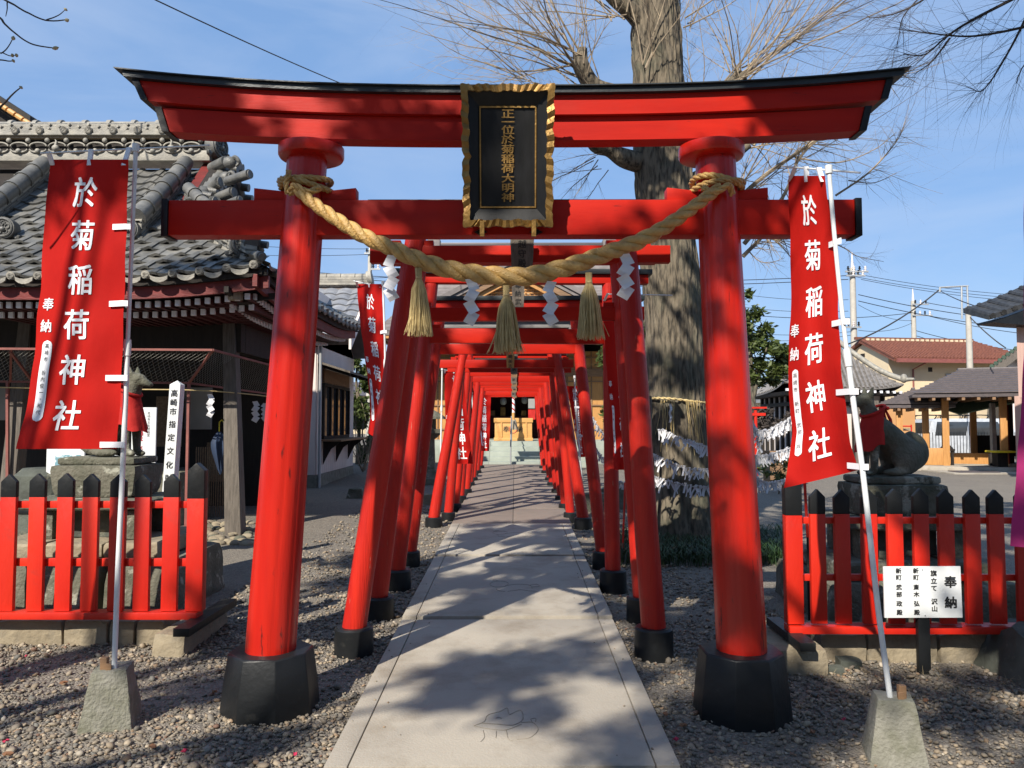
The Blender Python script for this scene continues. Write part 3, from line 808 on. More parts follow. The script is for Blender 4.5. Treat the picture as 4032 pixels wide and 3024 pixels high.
def shide(px, py0, py1, d, name='paper_streamer', label='', n=4, wpx=38, flip=1, group=None, rot=0.0, base=None):
    h = (py1 - py0) / n
    mb = MB()
    cx = px
    zig = [0, -1, 1, -1, 1, -1]
    org_ = P(px, py0, d)
    x = 0.0
    quads = []
    w = wpx
    am = w * .36; Wd = w * 1.0
    for i in range(n):
        x0 = (am if i % 2 else -am) * flip * (0.4 if i == 0 else 1); x1 = (am if (i + 1) % 2 else -am) * flip
        y0 = i * h; y1 = (i + 1) * h
        k = -(x1 - x0) / h * Wd / 2 * .8
        quads.append([(x0 - Wd / 2, y0 - k * (.3 if i == 0 else 1)), (x0 + Wd / 2, y0 + k * (.3 if i == 0 else 1)), (x1 + Wd / 2, y1 + k), (x1 - Wd / 2, y1 - k)])
    for i, q in enumerate(quads):
        rows = []
        for k in range(4):
            t = k / 3
            a = (q[0][0] + (q[3][0] - q[0][0]) * t, q[0][1] + (q[3][1] - q[0][1]) * t)
            b = (q[1][0] + (q[2][0] - q[1][0]) * t, q[1][1] + (q[2][1] - q[1][1]) * t)
            dd = d + 0.006 * i * (1 if i % 2 else -1) - 0.012 * math.sin(math.pi * t) * (1 if i % 2 else -1)
            rows.append((P(px + a[0], py0 + a[1], dd), P(px + b[0], py0 + b[1], dd + 0.006 * math.sin(i * 2.1 + 1))))
        vs_ = [v for r_ in rows for v in r_]; vs_ += [v + Vector((0, 0.0012, 0)) for v in vs_]
        fs_ = []
        for k in range(3):
            fs_ += [(2 * k, 2 * k + 1, 2 * k + 3, 2 * k + 2), (8 + 2 * k, 8 + 2 * k + 2, 8 + 2 * k + 3, 8 + 2 * k + 1), (2 * k, 2 * k + 2, 8 + 2 * k + 2, 8 + 2 * k), (2 * k + 1, 8 + 2 * k + 1, 8 + 2 * k + 3, 2 * k + 3)]
        fs_ += [(0, 8, 9, 1), (6, 7, 15, 14)]
        mb.add(vs_, fs_)
    o = mb.build(name, PAPER)
    tag(o, label, 'paper streamer', group)
gs = 'zigzag paper streamers on the sacred rope'
shide(1540, 1005, 1180, 3.765, label='zigzag white paper streamer nearest the pillar beside the tiled pavilion', flip=-1, group=gs)
shide(1856, 1098, 1275, 3.735, label='zigzag white paper streamer between the first tassel and the central tassel', flip=1, group=gs)
shide(2168, 1108, 1275, 3.735, label='zigzag white paper streamer between the central tassel and the tassel by the big tree', flip=-1, group=gs)
shide(2463, 1000, 1172, 3.765, label='zigzag white paper streamer hanging in front of the big tree side posts', flip=1, wpx=42, group=gs)

# ================================================================== TUNNEL OF SMALLER TORII
ordn = ['first', 'second', 'third', 'fourth', 'fifth', 'sixth', 'seventh', 'eighth', 'ninth', 'tenth', 'eleventh', 'twelfth', 'thirteenth']
def torii(i, y, xb, xt, rb, rt, zk, hk, kx, zn, nx_, base_r, base_h, grey=False, plaque=None, black=True, wedge=True, shim=False, rbk=0.05):
    g0 = gz(0, y) + 0.01
    lab = '%s smaller red torii behind the big gate%s' % (ordn[i].capitalize() if False else ordn[i], ', its cap beam weathered grey' if grey else '')
    root = thing('torii', lab, 'torii gate', (sum(xb) / 2, y, g0), 'row of smaller red torii over the path')
    for s_ in (0, 1):
        mb = MB(); n = 18; secs = []; z0_ = g0 + base_h - 0.02; z1_ = zk - hk - 0.001
        for k in range(15):
            t = k / 14
            z = z0_ + (z1_ - z0_) * t
            x = xb[s_] + (xt[s_] - xb[s_]) * t + 0.008 * N3((i * 3 + s_, t * 2.5, 1), 1)
            r = rb + (rt - rb) * t
            secs.append([(x + r * (1 + 0.045 * N3((math.cos(q * 6.283 / n) * 1.2, math.sin(q * 6.283 / n) * 1.2, t * 3 + i * 5 + s_ * 9), 1.0)) * math.cos(q * 6.283 / n), y + r * math.sin(q * 6.283 / n), z) for q in range(n)])
        mb.loft(secs).build('post', REDW, root, smooth=60)
        br = base_r
        MB().lathe((xb[s_], y, g0 - 0.12), [(br * 1.03, 0), (br * 1.02, 0.12 + base_h * 0.5), (br, 0.12 + base_h - 0.012), (br - 0.012, 0.12 + base_h)], 24).build('post_base', BLACK, root, smooth=35)
    hb = 0.042 if black else 0.03
    tl = 0.006 * math.sin(i * 2.3)
    def bm_(x0, x1, z0_, z1_, dy, mi, nm, m_):
        o = MB(); o.loft([[(x0, y - dy, z0_ - tl), (x0, y + dy, z0_ - tl), (x0, y + dy, z1_ - tl), (x0, y - dy, z1_ - tl)], [(x1, y - dy, z0_ + tl), (x1, y + dy, z0_ + tl), (x1, y + dy, z1_ + tl), (x1, y - dy, z1_ + tl)]])
        o.build(nm, m_, root, bevel=0.003)
    bm_(kx[0] + 0.03, kx[1] - 0.03, zk - hk, zk - hb - 0.0008, rbk, 0, 'lintel', REDB)
    bm_(kx[0], kx[1], zk - hb, zk, rbk + 0.03, 0, 'lintel_cap', WOODGH if grey else BLACKR)
    if shim: bm_(kx[0] + 0.12, kx[1] - 0.12, zk - hk - 0.075, zk - hk - 0.0008, rbk - 0.012, 0, 'under_lintel', REDB)
    bm_(nx_[0], nx_[1], zn[0], zn[1], 0.032, 0, 'lower_beam', REDB)
    if wedge:
        for s_ in (0, 1):
            zz = zn[1]; t = (zz - g0) / (zk - g0); x = xb[s_] + (xt[s_] - xb[s_]) * t
            for q in (-1, 1):
                a, b = x + q * (rt + 0.002), x + q * (rt + 0.075)
                MB().bb(min(a, b), max(a, b), y - 0.026, y + 0.026, zz + 0.0006, zz + 0.035).build('wedge', REDB, root)
    if plaque:
        px0, px1, py0, py1, m_, txt = plaque
        d = y - rbk - 0.05
        a, b = P(px0, py0, d), P(px1, py1, d)
        sk = 0.008
        o = MB(); o.loft([[(a.x, d, a.z), (b.x, d, a.z), (b.x, d + .018, a.z), (a.x, d + .018, a.z)], [(a.x + sk, d + .03, b.z), (b.x - sk, d + .03, b.z), (b.x - sk, d + .048, b.z), (a.x + sk, d + .048, b.z)]])
        pq = o.build('name_board', m_, root)
        if txt:
            w = b.x - a.x; h = a.z - b.z; ch = [(c, w * 0.5, h * (k + 0.6) / len(txt), min(w * 0.5, h / len(txt) * 0.9)) for k, c in enumerate(txt)]
            o = MB(); write(o, lambda p, q: (a.x + p, d - 0.002 + 0.03 * q / h, a.z - q), ch, 0.012)
            o.build('lettering', INK, pq)
    return root
def zz(py, d): return P(2028, py, d).z
def xx(px, d, py=1300): return P(px, py, d).x
# y, bases px, tops px
torii(0, 4.87, (xx(1394, 4.87, 2500), xx(2574, 4.87, 2500)), (xx(1645, 4.87, 900), xx(2462, 4.87, 900)), .077, .066, zz(786, 4.8), .125, (xx(1452, 4.87), xx(2640, 4.87)), (zz(1034, 4.85), zz(968, 4.85)), (xx(1453, 4.84), xx(2643, 4.84)), .118, .17, plaque=(2009, 2103, 938, 1048, WOODG, '越守殿'))
torii(1, 5.68, (xx(1490, 5.68, 2400), xx(2530, 5.68, 2400)), (xx(1652, 5.68, 960), xx(2432, 5.68, 960)), .068, .06, zz(975, 5.6), .11, (xx(1480, 5.68), xx(2600, 5.68)), (zz(1262, 5.65), zz(1209, 5.65)), (xx(1550, 5.65), xx(2538, 5.65)), .115, .16)
torii(2, 6.56, (xx(1565, 6.56, 2300), xx(2414, 6.56, 2300)), (xx(1700, 6.56, 1110), xx(2397, 6.56, 1110)), .066, .058, zz(1059, 6.5), .118, (xx(1547, 6.56), xx(2565, 6.56)), (zz(1352, 6.53), zz(1294, 6.53)), (xx(1660, 6.56), xx(2460, 6.56)), .112, .17, plaque=(2015, 2065, 1105, 1262, WOODG, '奉納武部政'))
torii(3, 7.5, (xx(1615, 7.5, 2200), xx(2372, 7.5, 2200)), (xx(1735, 7.5, 1280), xx(2262, 7.5, 1280)), .062, .055, zz(1166, 7.45), .14, (xx(1560, 7.5), xx(2535, 7.5)), (zz(1393, 7.47), zz(1353, 7.47)), (xx(1690, 7.5), xx(2290, 7.5)), .095, .15, shim=True)
torii(4, 9.9, (xx(1708, 9.9, 2050), xx(2296, 9.9, 2050)), (xx(1838, 9.9, 1390), xx(2178, 9.9, 1390)), .075, .058, zz(1279, 9.85), .10, (xx(1752, 9.9), xx(2240, 9.9)), (zz(1448, 9.87), zz(1416, 9.87)), (xx(1731, 9.9), xx(2258, 9.9)), .11, .13, grey=True, plaque=(1993, 2026, 1393, 1448, WOODO, '崎美志'))
tun = [(10.45, 1769, 2243), (11.4, 1795, 2222), (12.4, 1816, 2206), (13.4, 1839, 2190), (14.6, 1852, 2172), (15.6, 1865, 2162), (17.3, 1881, 2146), (18.7, 1893, 2137)]
for j, (y, pl, pr_) in enumerate(tun):
    t = (y - 10.45) / (18.7 - 10.45)
    xb = (xx(pl, y), xx(pr_, y))
    ins = 0.20 - 0.01 * t + 0.03 * math.sin(j * 2.7)
    nb = 2.235 + (2.165 - 2.235) * t + 0.02 * math.sin(j * 1.9)
    # keep the opening's top line where the photograph shows it
    xt = (xb[0] + ins, xb[1] - ins)
    zk = nb + 0.50 - 0.05 * t
    torii(5 + j, y, xb, xt, .062 - .006 * t, .052 - .006 * t, zk, .10, (xt[0] - .30, xt[1] + .30), (nb, nb + .10), (xt[0] - .22, xt[1] + .22), .092, .12, grey=(j in (1, 4)), black=True,
          plaque=(2028 - 4 + 9 * math.sin(j * 3.1) - 160 / y, 2028 - 4 + 9 * math.sin(j * 3.1) + 160 / y, 1665 - (nb + .30 - 1.55) * F / y, 1665 - (nb - .02 - 1.55) * F / y, WOODB if j % 2 else WOODG, '奉納'))

# ================================================================== BANNERS
MAINTXT = '於菊稲荷神社'
def banner(label, cat_m, ledge, redge, py0, py1, dl, dr, pole, small=True, strip='', text=True, clips=(0.24, 0.5, 0.76, 1.0), wave=0.02, seed=0, bar=None, base=None, tw=0.17, mirror=False, pole_r=0.0125, botskew=0.0, maxv=1.0, name='banner', group='red shrine banners on white poles', tu=0.50):
    """ledge/redge: tables (py -> px); dl, dr depths of left and right edge"""
    H = None
    pole_pts = [P(a, b, d) for a, b, d in pole]
    foot = pole_pts[-1]
    root = thing(name, label, 'banner', foot, group)
    def surf(u, v, off=0.0):
        py = py0 + (py1 - py0) * v + botskew * (1 - u) * v
        a, b = interp(ledge, py), interp(redge, py)
        px = a + (b - a) * u
        d = dl + (dr - dl) * u
        fold = wave * (math.sin(u * 5.2 + v * 2.2 + seed) * (0.35 + 0.9 * v) * (1 - 0.5 * u) + 0.35 * math.sin(u * 11 - v * 5 + seed * 2) * v + 0.14 * math.sin(v * 23 + u * 4 + seed) + 0.22 * math.sin(v * 9 - u * 7 + seed * 3) * u)
        p = P(px, py, d + fold)
        return p + Vector((0.002 * math.sin(v * 31 + seed), 0, 0))
    nu, nv = 22, 64
    W = (surf(1, .3) - surf(0, .3)).length; Hh = (surf(.5, 1) - surf(.5, 0)).length
    mb = MB()
    mb.add([surf(i / nu, j / nv) for j in range(nv + 1) for i in range(nu + 1)], [(j * (nu + 1) + i, j * (nu + 1) + i + 1, (j + 1) * (nu + 1) + i + 1, (j + 1) * (nu + 1) + i) for j in range(nv) for i in range(nu)])
    mb.build('cloth', cat_m, root, smooth=80)
    def tf(a, b):
        u, v = a / W, b / Hh
        if mirror: u = 1 - u
        p = surf(u, v)
        e = 0.02
        n = (surf(u + e, v) - p).cross(surf(u, v + e) - p)
        n.normalize()
        if n.y > 0: n = -n
        return p + n * 0.0035
    if text:
        chars = [(c, W * (tu + 0.03 * (2.5 - k) / 5), Hh * v, tw) for k, (c, v) in enumerate(zip(MAINTXT, (.114, .262, .415, .57, .726, .884)))]
        mb = MB(); write(mb, tf, chars, bold=0.016, fine=True, sx=min(1.0, W / 0.40) * 0.95)
        mb.build('lettering', WHITEC, root)
    if small:
        mb = MB(); write(mb, tf, [('奉', W * .12, Hh * .50, tw * .42), ('納', W * .12, Hh * .575, tw * .42)], bold=0.014, fine=True, sx=min(1.0, W / 0.38)); mb.build('lettering', WHITEC, root)
        a0, a1, b0, b1 = W * .085, W * .085 + W * .11, Hh * .625, Hh * .905
        mb = MB(); n = 64
        pts = []
        for k in range(n + 1):
            t = k / n; b = b0 + (b1 - b0) * t
            e = min(t, 1 - t) * (b1 - b0); rr_ = (a1 - a0) / 2
            hw = rr_ * math.sqrt(max(0.0, 1 - (1 - min(e / rr_, 1)) ** 2)) if e < rr_ else rr_
            hw = max(hw, 0.001)
            pts.append((tf((a0 + a1) / 2 - hw, b), tf((a0 + a1) / 2 + hw, b)))
        mb.add([q for pr2 in pts for q in pr2], [(2 * k, 2 * k + 1, 2 * k + 3, 2 * k + 2) for k in range(n)])
        pl_ = mb.build('name_strip', WHITEC, root)
        if strip:
            def tf2(a, b):
                return tf(a, b) + (tf(a, b) - surf(1 - a / W if mirror else a / W, b / Hh)) * 0.5
            mb = MB(); step = (b1 - b0) * .9 / len(strip)
            write(mb, tf2, [(c, (a0 + a1) / 2, b0 + (b1 - b0) * .07 + step * k, min(step * .75, (a1 - a0) * .7)) for k, c in enumerate(strip)], bold=0.004, fine=False, sx=1.0)
            mb.build('lettering', INK, pl_)
    # pole, crossbar, loops
    pp = cr(pole_pts, 8)
    MB().tube(pp, [pole_r * (0.8 if i < len(pp) * 0.42 else 1.0) for i in range(len(pp))], 14).build('pole', WPLAST, root, smooth=50)
    q = pp[int(len(pp) * 0.42)]
    q2 = pp[min(int(len(pp) * 0.42) + 2, len(pp) - 1)]
    MB().tube([q + (q - q2).normalized() * 0.03, q, q + (q2 - q).normalized() * 0.05], [pole_r * 1.25, pole_r * 1.45, pole_r * 1.3], 14).build('pole_joint', WPLAST, root, smooth=40)
    tp = pole_pts[0]
    MB().tube([tp + Vector((0, 0, -0.035)), tp + Vector((0, 0, 0.004))], pole_r * 1.35, 14).build('pole_cap', WPLAST, root, smooth=40)
    if bar:
        MB().tube([P(*bar[0]), P(*bar[1])], 0.0045, 8).build('crossbar', WPLAST, root, smooth=50)
        for u in (0.03, 0.5, 0.94):
            s0 = surf(u, 0.012); bt_ = P(*bar[0]) + (P(*bar[1]) - P(*bar[0])) * 0.5
            dirb = (P(*bar[1]) - P(*bar[0])); k = (s0.x - P(*bar[0]).x) / (dirb.x if abs(dirb.x) > 1e-6 else 1)
            t0_ = P(*bar[0]) + dirb * min(max(k, 0), 1)
            a = s0 + Vector((0, -0.004, -0.012)); w_ = 0.011
            o = MB(); o.add([(t0_.x - w_, t0_.y - .006, t0_.z + .008), (t0_.x + w_, t0_.y - .006, t0_.z + .008), (a.x + w_, a.y, a.z), (a.x - w_, a.y, a.z), (t0_.x - w_, t0_.y + .006, t0_.z + .008), (t0_.x + w_, t0_.y + .006, t0_.z + .008), (a.x + w_, a.y + .009, a.z), (a.x - w_, a.y + .009, a.z)],
                            [(0, 1, 2, 3), (4, 5, 6, 7), (0, 1, 5, 4), (2, 3, 7, 6), (0, 3, 7, 4), (1, 2, 6, 5)])
            o.build('loop', WHITEC, root)
    for v in clips:
        s0 = surf(0.84, min(v, 0.985))
        best = min(pp, key=lambda p: abs(p.z - s0.z))
        k = pp.index(best)
        if k + 1 < len(pp):
            aa, bb_ = pp[k], pp[k + 1] if best.z > s0.z else pp[k - 1]
            tt = (s0.z - aa.z) / ((bb_.z - aa.z) or 1); best = aa + (bb_ - aa) * tt
        o = MB(); hh = 0.014
        a = s0 + Vector((0, -0.012, 0)); b = best + Vector((0.022 if s0.x < best.x else -0.022, -pole_r - .006, 0))
        e1_ = surf(1.0, min(v, .985)); m_y = min(e1_.y - .012, b.y); b.y = min(b.y, m_y + .004); mx_ = e1_.x; mz_ = a.z + (b.z - a.z) * ((mx_ - a.x) / ((b.x - a.x) or 1))
        o.loft([[(a.x, a.y, a.z - hh), (a.x, a.y + .004, a.z - hh), (a.x, a.y + .004, a.z + hh), (a.x, a.y, a.z + hh)], [(mx_, m_y, mz_ - hh), (mx_, m_y + .004, mz_ - hh), (mx_, m_y + .004, mz_ + hh), (mx_, m_y, mz_ + hh)], [(b.x, b.y, b.z - hh), (b.x, b.y + .004, b.z - hh), (b.x, b.y + .004, b.z + hh), (b.x, b.y, b.z + hh)]])
        o.build('clip_tab', WHITEC, root)
    return root
banner('tall red banner between the picket fence and the tiled pavilion, upright on its pole', CLOTH,
       [(600, 200), (640, 197), (760, 186), (900, 172), (1140, 160), (1250, 146), (1400, 136), (1500, 121), (1640, 98), (1765, 62)], [(600, 505), (700, 504), (1100, 492), (1500, 478), (1770, 460)],
       628, 1768, 3.80, 3.70, [(535, 570, 3.75), (526, 800, 3.75), (505, 1300, 3.75), (486, 1780, 3.75), (462, 2300, 3.75), (449, 2668, 3.75)], strip='高崎市 谷内俊一・和代', wave=.026, seed=.6, bar=((160, 604, 3.77), (826, 572, 3.74)), clips=(.235, .50, .755, .985), tw=.158, tu=.47)
banner('tall red banner on a leaning pole in front of the fence with the white notice', CLOTH,
       [(680, 3103), (1050, 3114), (1250, 3114), (1350, 3106), (1450, 3103), (1640, 3112), (1700, 3120), (1780, 3112), (1850, 3100), (1930, 3083)], [(680, 3245), (800, 3262), (1000, 3293), (1200, 3300), (1450, 3312), (1600, 3330), (1750, 3350), (1860, 3382)],
       692, 1850, 3.86, 3.58, [(3263, 655, 3.56), (3283, 900, 3.55), (3318, 1250, 3.54), (3356, 1550, 3.53), (3402, 1900, 3.52), (3458, 2400, 3.50), (3511, 2790, 3.50)], strip='高崎市 新町 武部 政', wave=.026, seed=2.2, bar=((3078, 655, 3.85), (3388, 680, 3.45)), clips=(.235, .50, .73, .975), tw=.158, botskew=72)
banner('red banner behind the first posts on the pavilion side, in front of the white shop', CLOTH,
       [(1100, 1403), (1250, 1416), (1400, 1436), (1550, 1455), (1650, 1458), (1770, 1436)], [(1100, 1502), (1300, 1512), (1450, 1526), (1600, 1540), (1770, 1560)],
       1118, 1765, 7.05, 6.75, [(1508, 1108, 6.75), (1518, 1500, 6.75), (1524, 2320, 6.75)], strip='埼玉県 和泉', wave=.04, seed=1.3, bar=((1393, 1106, 7.0), (1590, 1150, 6.7)), clips=(.3, .6), tw=.15, botskew=-60, pole_r=.011)
banner('red banner hanging between the posts and the big tree trunk', CLOTH,
       [(1100, 2372), (1300, 2378), (1500, 2392), (1650, 2408), (1850, 2418)], [(1100, 2490), (1400, 2486), (1700, 2478), (1850, 2474)],
       1172, 1850, 6.35, 6.25, [(2516, 1140, 6.27), (2510, 1700, 6.27), (2503, 2360, 6.27)], strip='埼玉県 ゆるたま', wave=.03, seed=.2, bar=((2394, 1158, 6.3), (2648, 1163, 6.2)), clips=(.3, .6), tw=.13, pole_r=.011, tu=.62)
banner('sunlit red banner beside the fifth torii post, near the stone lantern', CLOTH,
       [(1440, 1748), (1600, 1752), (1830, 1763)], [(1440, 1822), (1600, 1836), (1830, 1862)], 1462, 1826, 10.7, 10.9, [(1741, 1448, 10.65), (1738, 1640, 10.65), (1731, 2020, 10.65)], strip='', wave=.05, seed=3, bar=((1741, 1455, 10.65), (1830, 1470, 10.9)), clips=(), tw=.19, pole_r=.012, tu=.6)
banner('narrow sunlit red banner between the far posts, close to the steps', CLOTH,
       [(1500, 1862), (1780, 1897)], [(1500, 1935), (1780, 1926)], 1556, 1776, 16.3, 16.5, [(1858, 1545, 16.3), (1872, 1880, 16.3)], strip='', wave=.05, seed=4, clips=(), tw=.17, pole_r=.012)
banner('sunlit red banner beyond the posts, beside the row of tied papers', CLOTH,
       [(1500, 2228), (1800, 2282)], [(1500, 2290), (1800, 2304)], 1520, 1800, 11.0, 10.8, [(2262, 1480, 10.75), (2270, 1640, 10.75), (2300, 2000, 10.75)], strip='', wave=.04, seed=5, clips=(.3, .7), tw=.17, pole_r=.012)
banner('magenta banner cut off by the edge of the view', CLOTHP,
       [(1400, 4032), (1690, 4015), (1900, 3998), (2180, 3974)], [(1400, 4300), (2250, 4290)], 700, 2180, 3.35, 3.2, [(4330, 640, 3.2), (4330, 1500, 3.2), (4330, 2860, 3.2)], strip='', small=False, text=False, wave=.01, seed=1, clips=(.3, .6, .98), botskew=-30, name='magenta_banner', group=None)

# concrete blocks holding the two near poles, with wooden wedges
def cblock(label, cx_px, foot_px, d, wb, wt, h, rz):
    c = P(cx_px, foot_px, d); g = gz(c.x, d)
    mb = MB(); n = 8; secs = []
    rot = Matrix.Rotation(rz, 3, 'Z')
    for k in range(7):
        t = k / 6; w = (wb + (wt - wb) * t) / 2; sec = []
        for a, b in ((-1, -1), (-.5, -1), (0, -1), (.5, -1), (1, -1), (1, -.3), (1, .3), (1, 1), (.3, 1), (-.3, 1), (-1, 1), (-1, .3), (-1, -.3)):
            v = rot @ Vector((a * w, b * w, 0))
            p = Vector((c.x, d, g - 0.03 + (h + 0.03) * t)) + v
            nn = 0.006 * N3(p, 22)
            sec.append(p + Vector((nn, nn, nn * .6 + (0.012 * N3(p, 9) if k == 6 else 0))))
        secs.append(sec)
    mb.loft(secs)
    tag(mb.build('concrete_block', CONCB, None, bevel=0.006), label, 'concrete block')
    return Vector((c.x, d, g + h))
tA = cblock('trapezoid concrete block in sunlight holding the banner pole by the stone wall', 440, 2760, 3.78, .245, .155, .27, R(14))
tB = cblock('trapezoid mossy concrete block in shade holding the leaning banner pole', 3520, 2880, 3.52, .25, .15, .28, R(-16))
for tp, s_, lab in ((tA, 1, 'small wooden wedge jammed beside the upright banner pole'), (tB, -1, 'small reddish wooden wedge jammed beside the leaning banner pole')):
    mb = MB(); mb.loft([[(tp.x + s_ * a + (-0.02 if s_ > 0 else 0.02), tp.y - .05 + b, tp.z - .03 + z + (.03 * q)) for a, b in ((-.016, 0), (.016, 0), (.016, .025), (-.016, .025))] for q, z in ((0, 0), (1, 0.055))])
    mb.bb(tp.x - .005, tp.x + .022, tp.y - .058, tp.y - .052, tp.z - .02, tp.z + .03)
    tag(mb.build('wooden_wedge', WOODB, None, bevel=.002), lab, 'wedge')

# ================================================================== PICKET FENCES
def fence(label, y, pickets, tip, bottom, zrails, beam_z, xa, xb, pw, post, psz, blk):
    root = thing('picket_fence', label, 'fence', ((xa + xb) / 2, y, bottom))
    for k, x in enumerate(pickets):
        w = pw / 2; zt = tip + 0.004 * math.sin(k * 5.1); yo = y + 0.0005 * k
        tl = 0.003 * math.sin(k * 3.3)
        def prof(z0_, z1_, pt): return None
        mb = MB(); mb.prism([(x - w, bottom), (x + w, bottom), (x + w + tl, blk), (x - w + tl, blk)], 'y', y - .016, y + .016); pk = mb.build('picket', REDF, root, bevel=.003)
        mb = MB(); mb.prism([(x - w + tl, blk + .0005), (x + w + tl, blk + .0005), (x + w + tl, zt - .048), (x + tl, zt), (x - w + tl, zt - .048)], 'y', y - .0165, y + .0165); mb.build('picket_tip', BLACK, pk, bevel=.003)
    x, w, zt = post, psz / 2, tip + (.07 if True else 0)
    mb = MB(); mb.prism([(x - w, bottom), (x + w, bottom), (x + w, blk - .008), (x - w, blk - .008)], 'y', y - .024, y + .04); pk = mb.build('end_post', REDF, root, bevel=.003)
    mb = MB(); mb.prism([(x - w, blk - .0075), (x + w, blk - .0075), (x + w, zt - .05), (x, zt), (x - w, zt - .05)], 'y', y - .0245, y + .0405); mb.build('post_tip', BLACK, pk, bevel=.003)
    for z0_, z1_ in zrails:
        MB().bb(xa, xb, y + .0185, y + .045, z0_, z1_).build('rail', REDF, root, bevel=.003)
    MB().bb(xa, xb, y - .05, y + .06, beam_z[0], beam_z[1]).build('bottom_beam', REDF, root, bevel=.003)
    return root
yl = 4.95
lx = [P(p, 2100, yl).x for p in (-178, -68, 33, 147, 256, 358, 463, 563, 673)]
zr = lambda a: P(400, a, yl).z
fence('sunlit red picket fence with black tips in front of the tiled pavilion', yl, lx, zr(1865), zr(2404), [(zr(2002), zr(1974)), (zr(2232), zr(2201))], (zr(2433), zr(2406)), P(-260, 2100, yl).x, P(792, 2100, yl).x, .099, P(773, 2100, yl).x, .108, zr(1957))
yr = 4.76
rx = [P(p, 2200, yr).x for p in (3220, 3316, 3423, 3525, 3626, 3727, 3828, 3924, 4030, 4135)]
zr2 = lambda a: P(3500, a, yr).z
fence('shaded red picket fence with black tips behind the white notice board', yr, rx, zr2(1925), zr2(2455), [(zr2(2064), zr2(2038)), (zr2(2290), zr2(2264))], (zr2(2489), zr2(2460)), P(3095, 2200, yr).x, P(4200, 2200, yr).x, .093, P(3124, 2200, yr).x, .102, zr2(2023))
# black cross sleepers under the fence ends
for lab, x0, x1, y0, y1, z1 in (('black sleeper beam on the corner stone by the sunlit fence', P(681, 2464, 4.66).x, P(746, 2464, 4.66).x, 4.66, 5.45, P(700, 2433, 4.9).z - .003), ('black sleeper beam on the corner stone by the shaded fence', P(3150, 2500, 4.5).x, P(3213, 2500, 4.5).x, 4.5, 5.1, P(3160, 2489, 4.72).z - .003)):
    tag(MB().bb(x0, x1, y0, y1, z1 - .05, z1).build('sleeper_beam', BLACK, None, bevel=.004), lab, 'beam')
def rough_block(mb, x0, x1, y0, y1, z0, z1, amp=.012, seed=0, n=5, top_in=0.0):
    """irregular cut stone"""
    bm = bmesh.new()
    bmesh.ops.create_cube(bm, size=1)
    bmesh.ops.subdivide_edges(bm, edges=bm.edges, cuts=n, use_grid_fill=True)
    vs_ = []
    for v in bm.verts:
        t = v.co.z + .5
        x = (x0 + x1) / 2 + v.co.x * (x1 - x0) * (1 - top_in * t); y_ = (y0 + y1) / 2 + v.co.y * (y1 - y0) * (1 - top_in * t); z = z0 + t * (z1 - z0)
        q = Vector((x, y_, z))
        e = 1 - 0.035 * (abs(v.co.x * 2) ** 6 + abs(v.co.y * 2) ** 6 + abs(v.co.z * 2) ** 6 - 1)
        dn = noise.noise_vector(q * 5 + Vector((seed, 0, 0))) * amp + noise.noise_vector(q * 17 + Vector((seed, 4, 0))) * amp * .35
        c = Vector(((x0 + x1) / 2, (y0 + y1) / 2, (z0 + z1) / 2))
        vs_.append(c + (q - c) * e + dn)
    bm.faces.ensure_lookup_table()
    mb.add(vs_, [tuple(v.index for v in f.verts) for f in bm.faces]); bm.free()
    return mb
wl = thing('stone_kerb', 'low wall of tan cut stone under the sunlit fence', 'stone wall', (-2.5, 5.1, .1))
g5 = .09
for i, (a, b) in enumerate(((-300, -30), (-28, 238), (240, 420), (422, 524), (527, 640))):
    x0, x1 = P(a, 2500, 4.97).x, P(b, 2500, 4.97).x
    rough_block(MB(), x0, x1 - .004, 4.985 + .006 * (i % 2), 5.3, g5 - .08, P(0, 2447, 4.97).z, .008, i).build('stone', STONE, wl, smooth=35)
rough_block(MB(), P(625, 2500, 4.85).x, P(752, 2500, 4.85).x, 4.74, 5.5, g5 - .08, P(700, 2433, 4.9).z - .066, .011, 9, top_in=.06).build('stone', STONE, wl, smooth=35)
wr = thing('stone_kerb', 'low wall of shaded stone under the fence with the notice', 'stone wall', (2.4, 4.9, .0))
for i, (a, b) in enumerate(((3235, 3420), (3424, 3700), (3704, 3930))):
    x0, x1 = P(a, 2550, 4.82).x, P(b, 2550, 4.82).x
    rough_block(MB(), x0, x1, 4.83 + .01 * (i % 2), 5.15, -.1, P(3500, 2497, 4.82).z, .012, i + 20).build('stone', STONE, wr, smooth=35)
rough_block(MB(), P(3032, 2550, 4.7).x, P(3232, 2550, 4.7).x, 4.58, 5.2, -.1, P(3160, 2489, 4.72).z - .066, .009, 31).build('stone', STONE, wr, smooth=35)
mb = MB(); rough_block(mb, P(3935, 2600, 4.5).x, P(3935, 2600, 4.5).x + .95, 4.2, 5.1, -.12, .31, .07, 44, top_in=.3)
tag(mb.build('boulder', STONEB, None, smooth=35), 'dark mossy boulder at the end of the shaded fence', 'rock')
for i, (px, py, s_) in enumerate(((3340, 2625, .05), (3060, 2660, .03), (3290, 2650, .035))):
    p = G(px, py); mb = MB(); rough_block(mb, p.x - s_ * 1.4, p.x + s_ * 1.4, p.y - s_, p.y + s_, p.z - .02, p.z + s_ * 1.1, .02, i + 50, n=3)
    tag(mb.build('loose_stone', STONEB, None, smooth=40), ['flat grey stone lying at the foot of the shaded wall', 'small grey stone nearest the black octagonal base', 'small stone beside the corner block of the shaded wall'][i], 'stone')

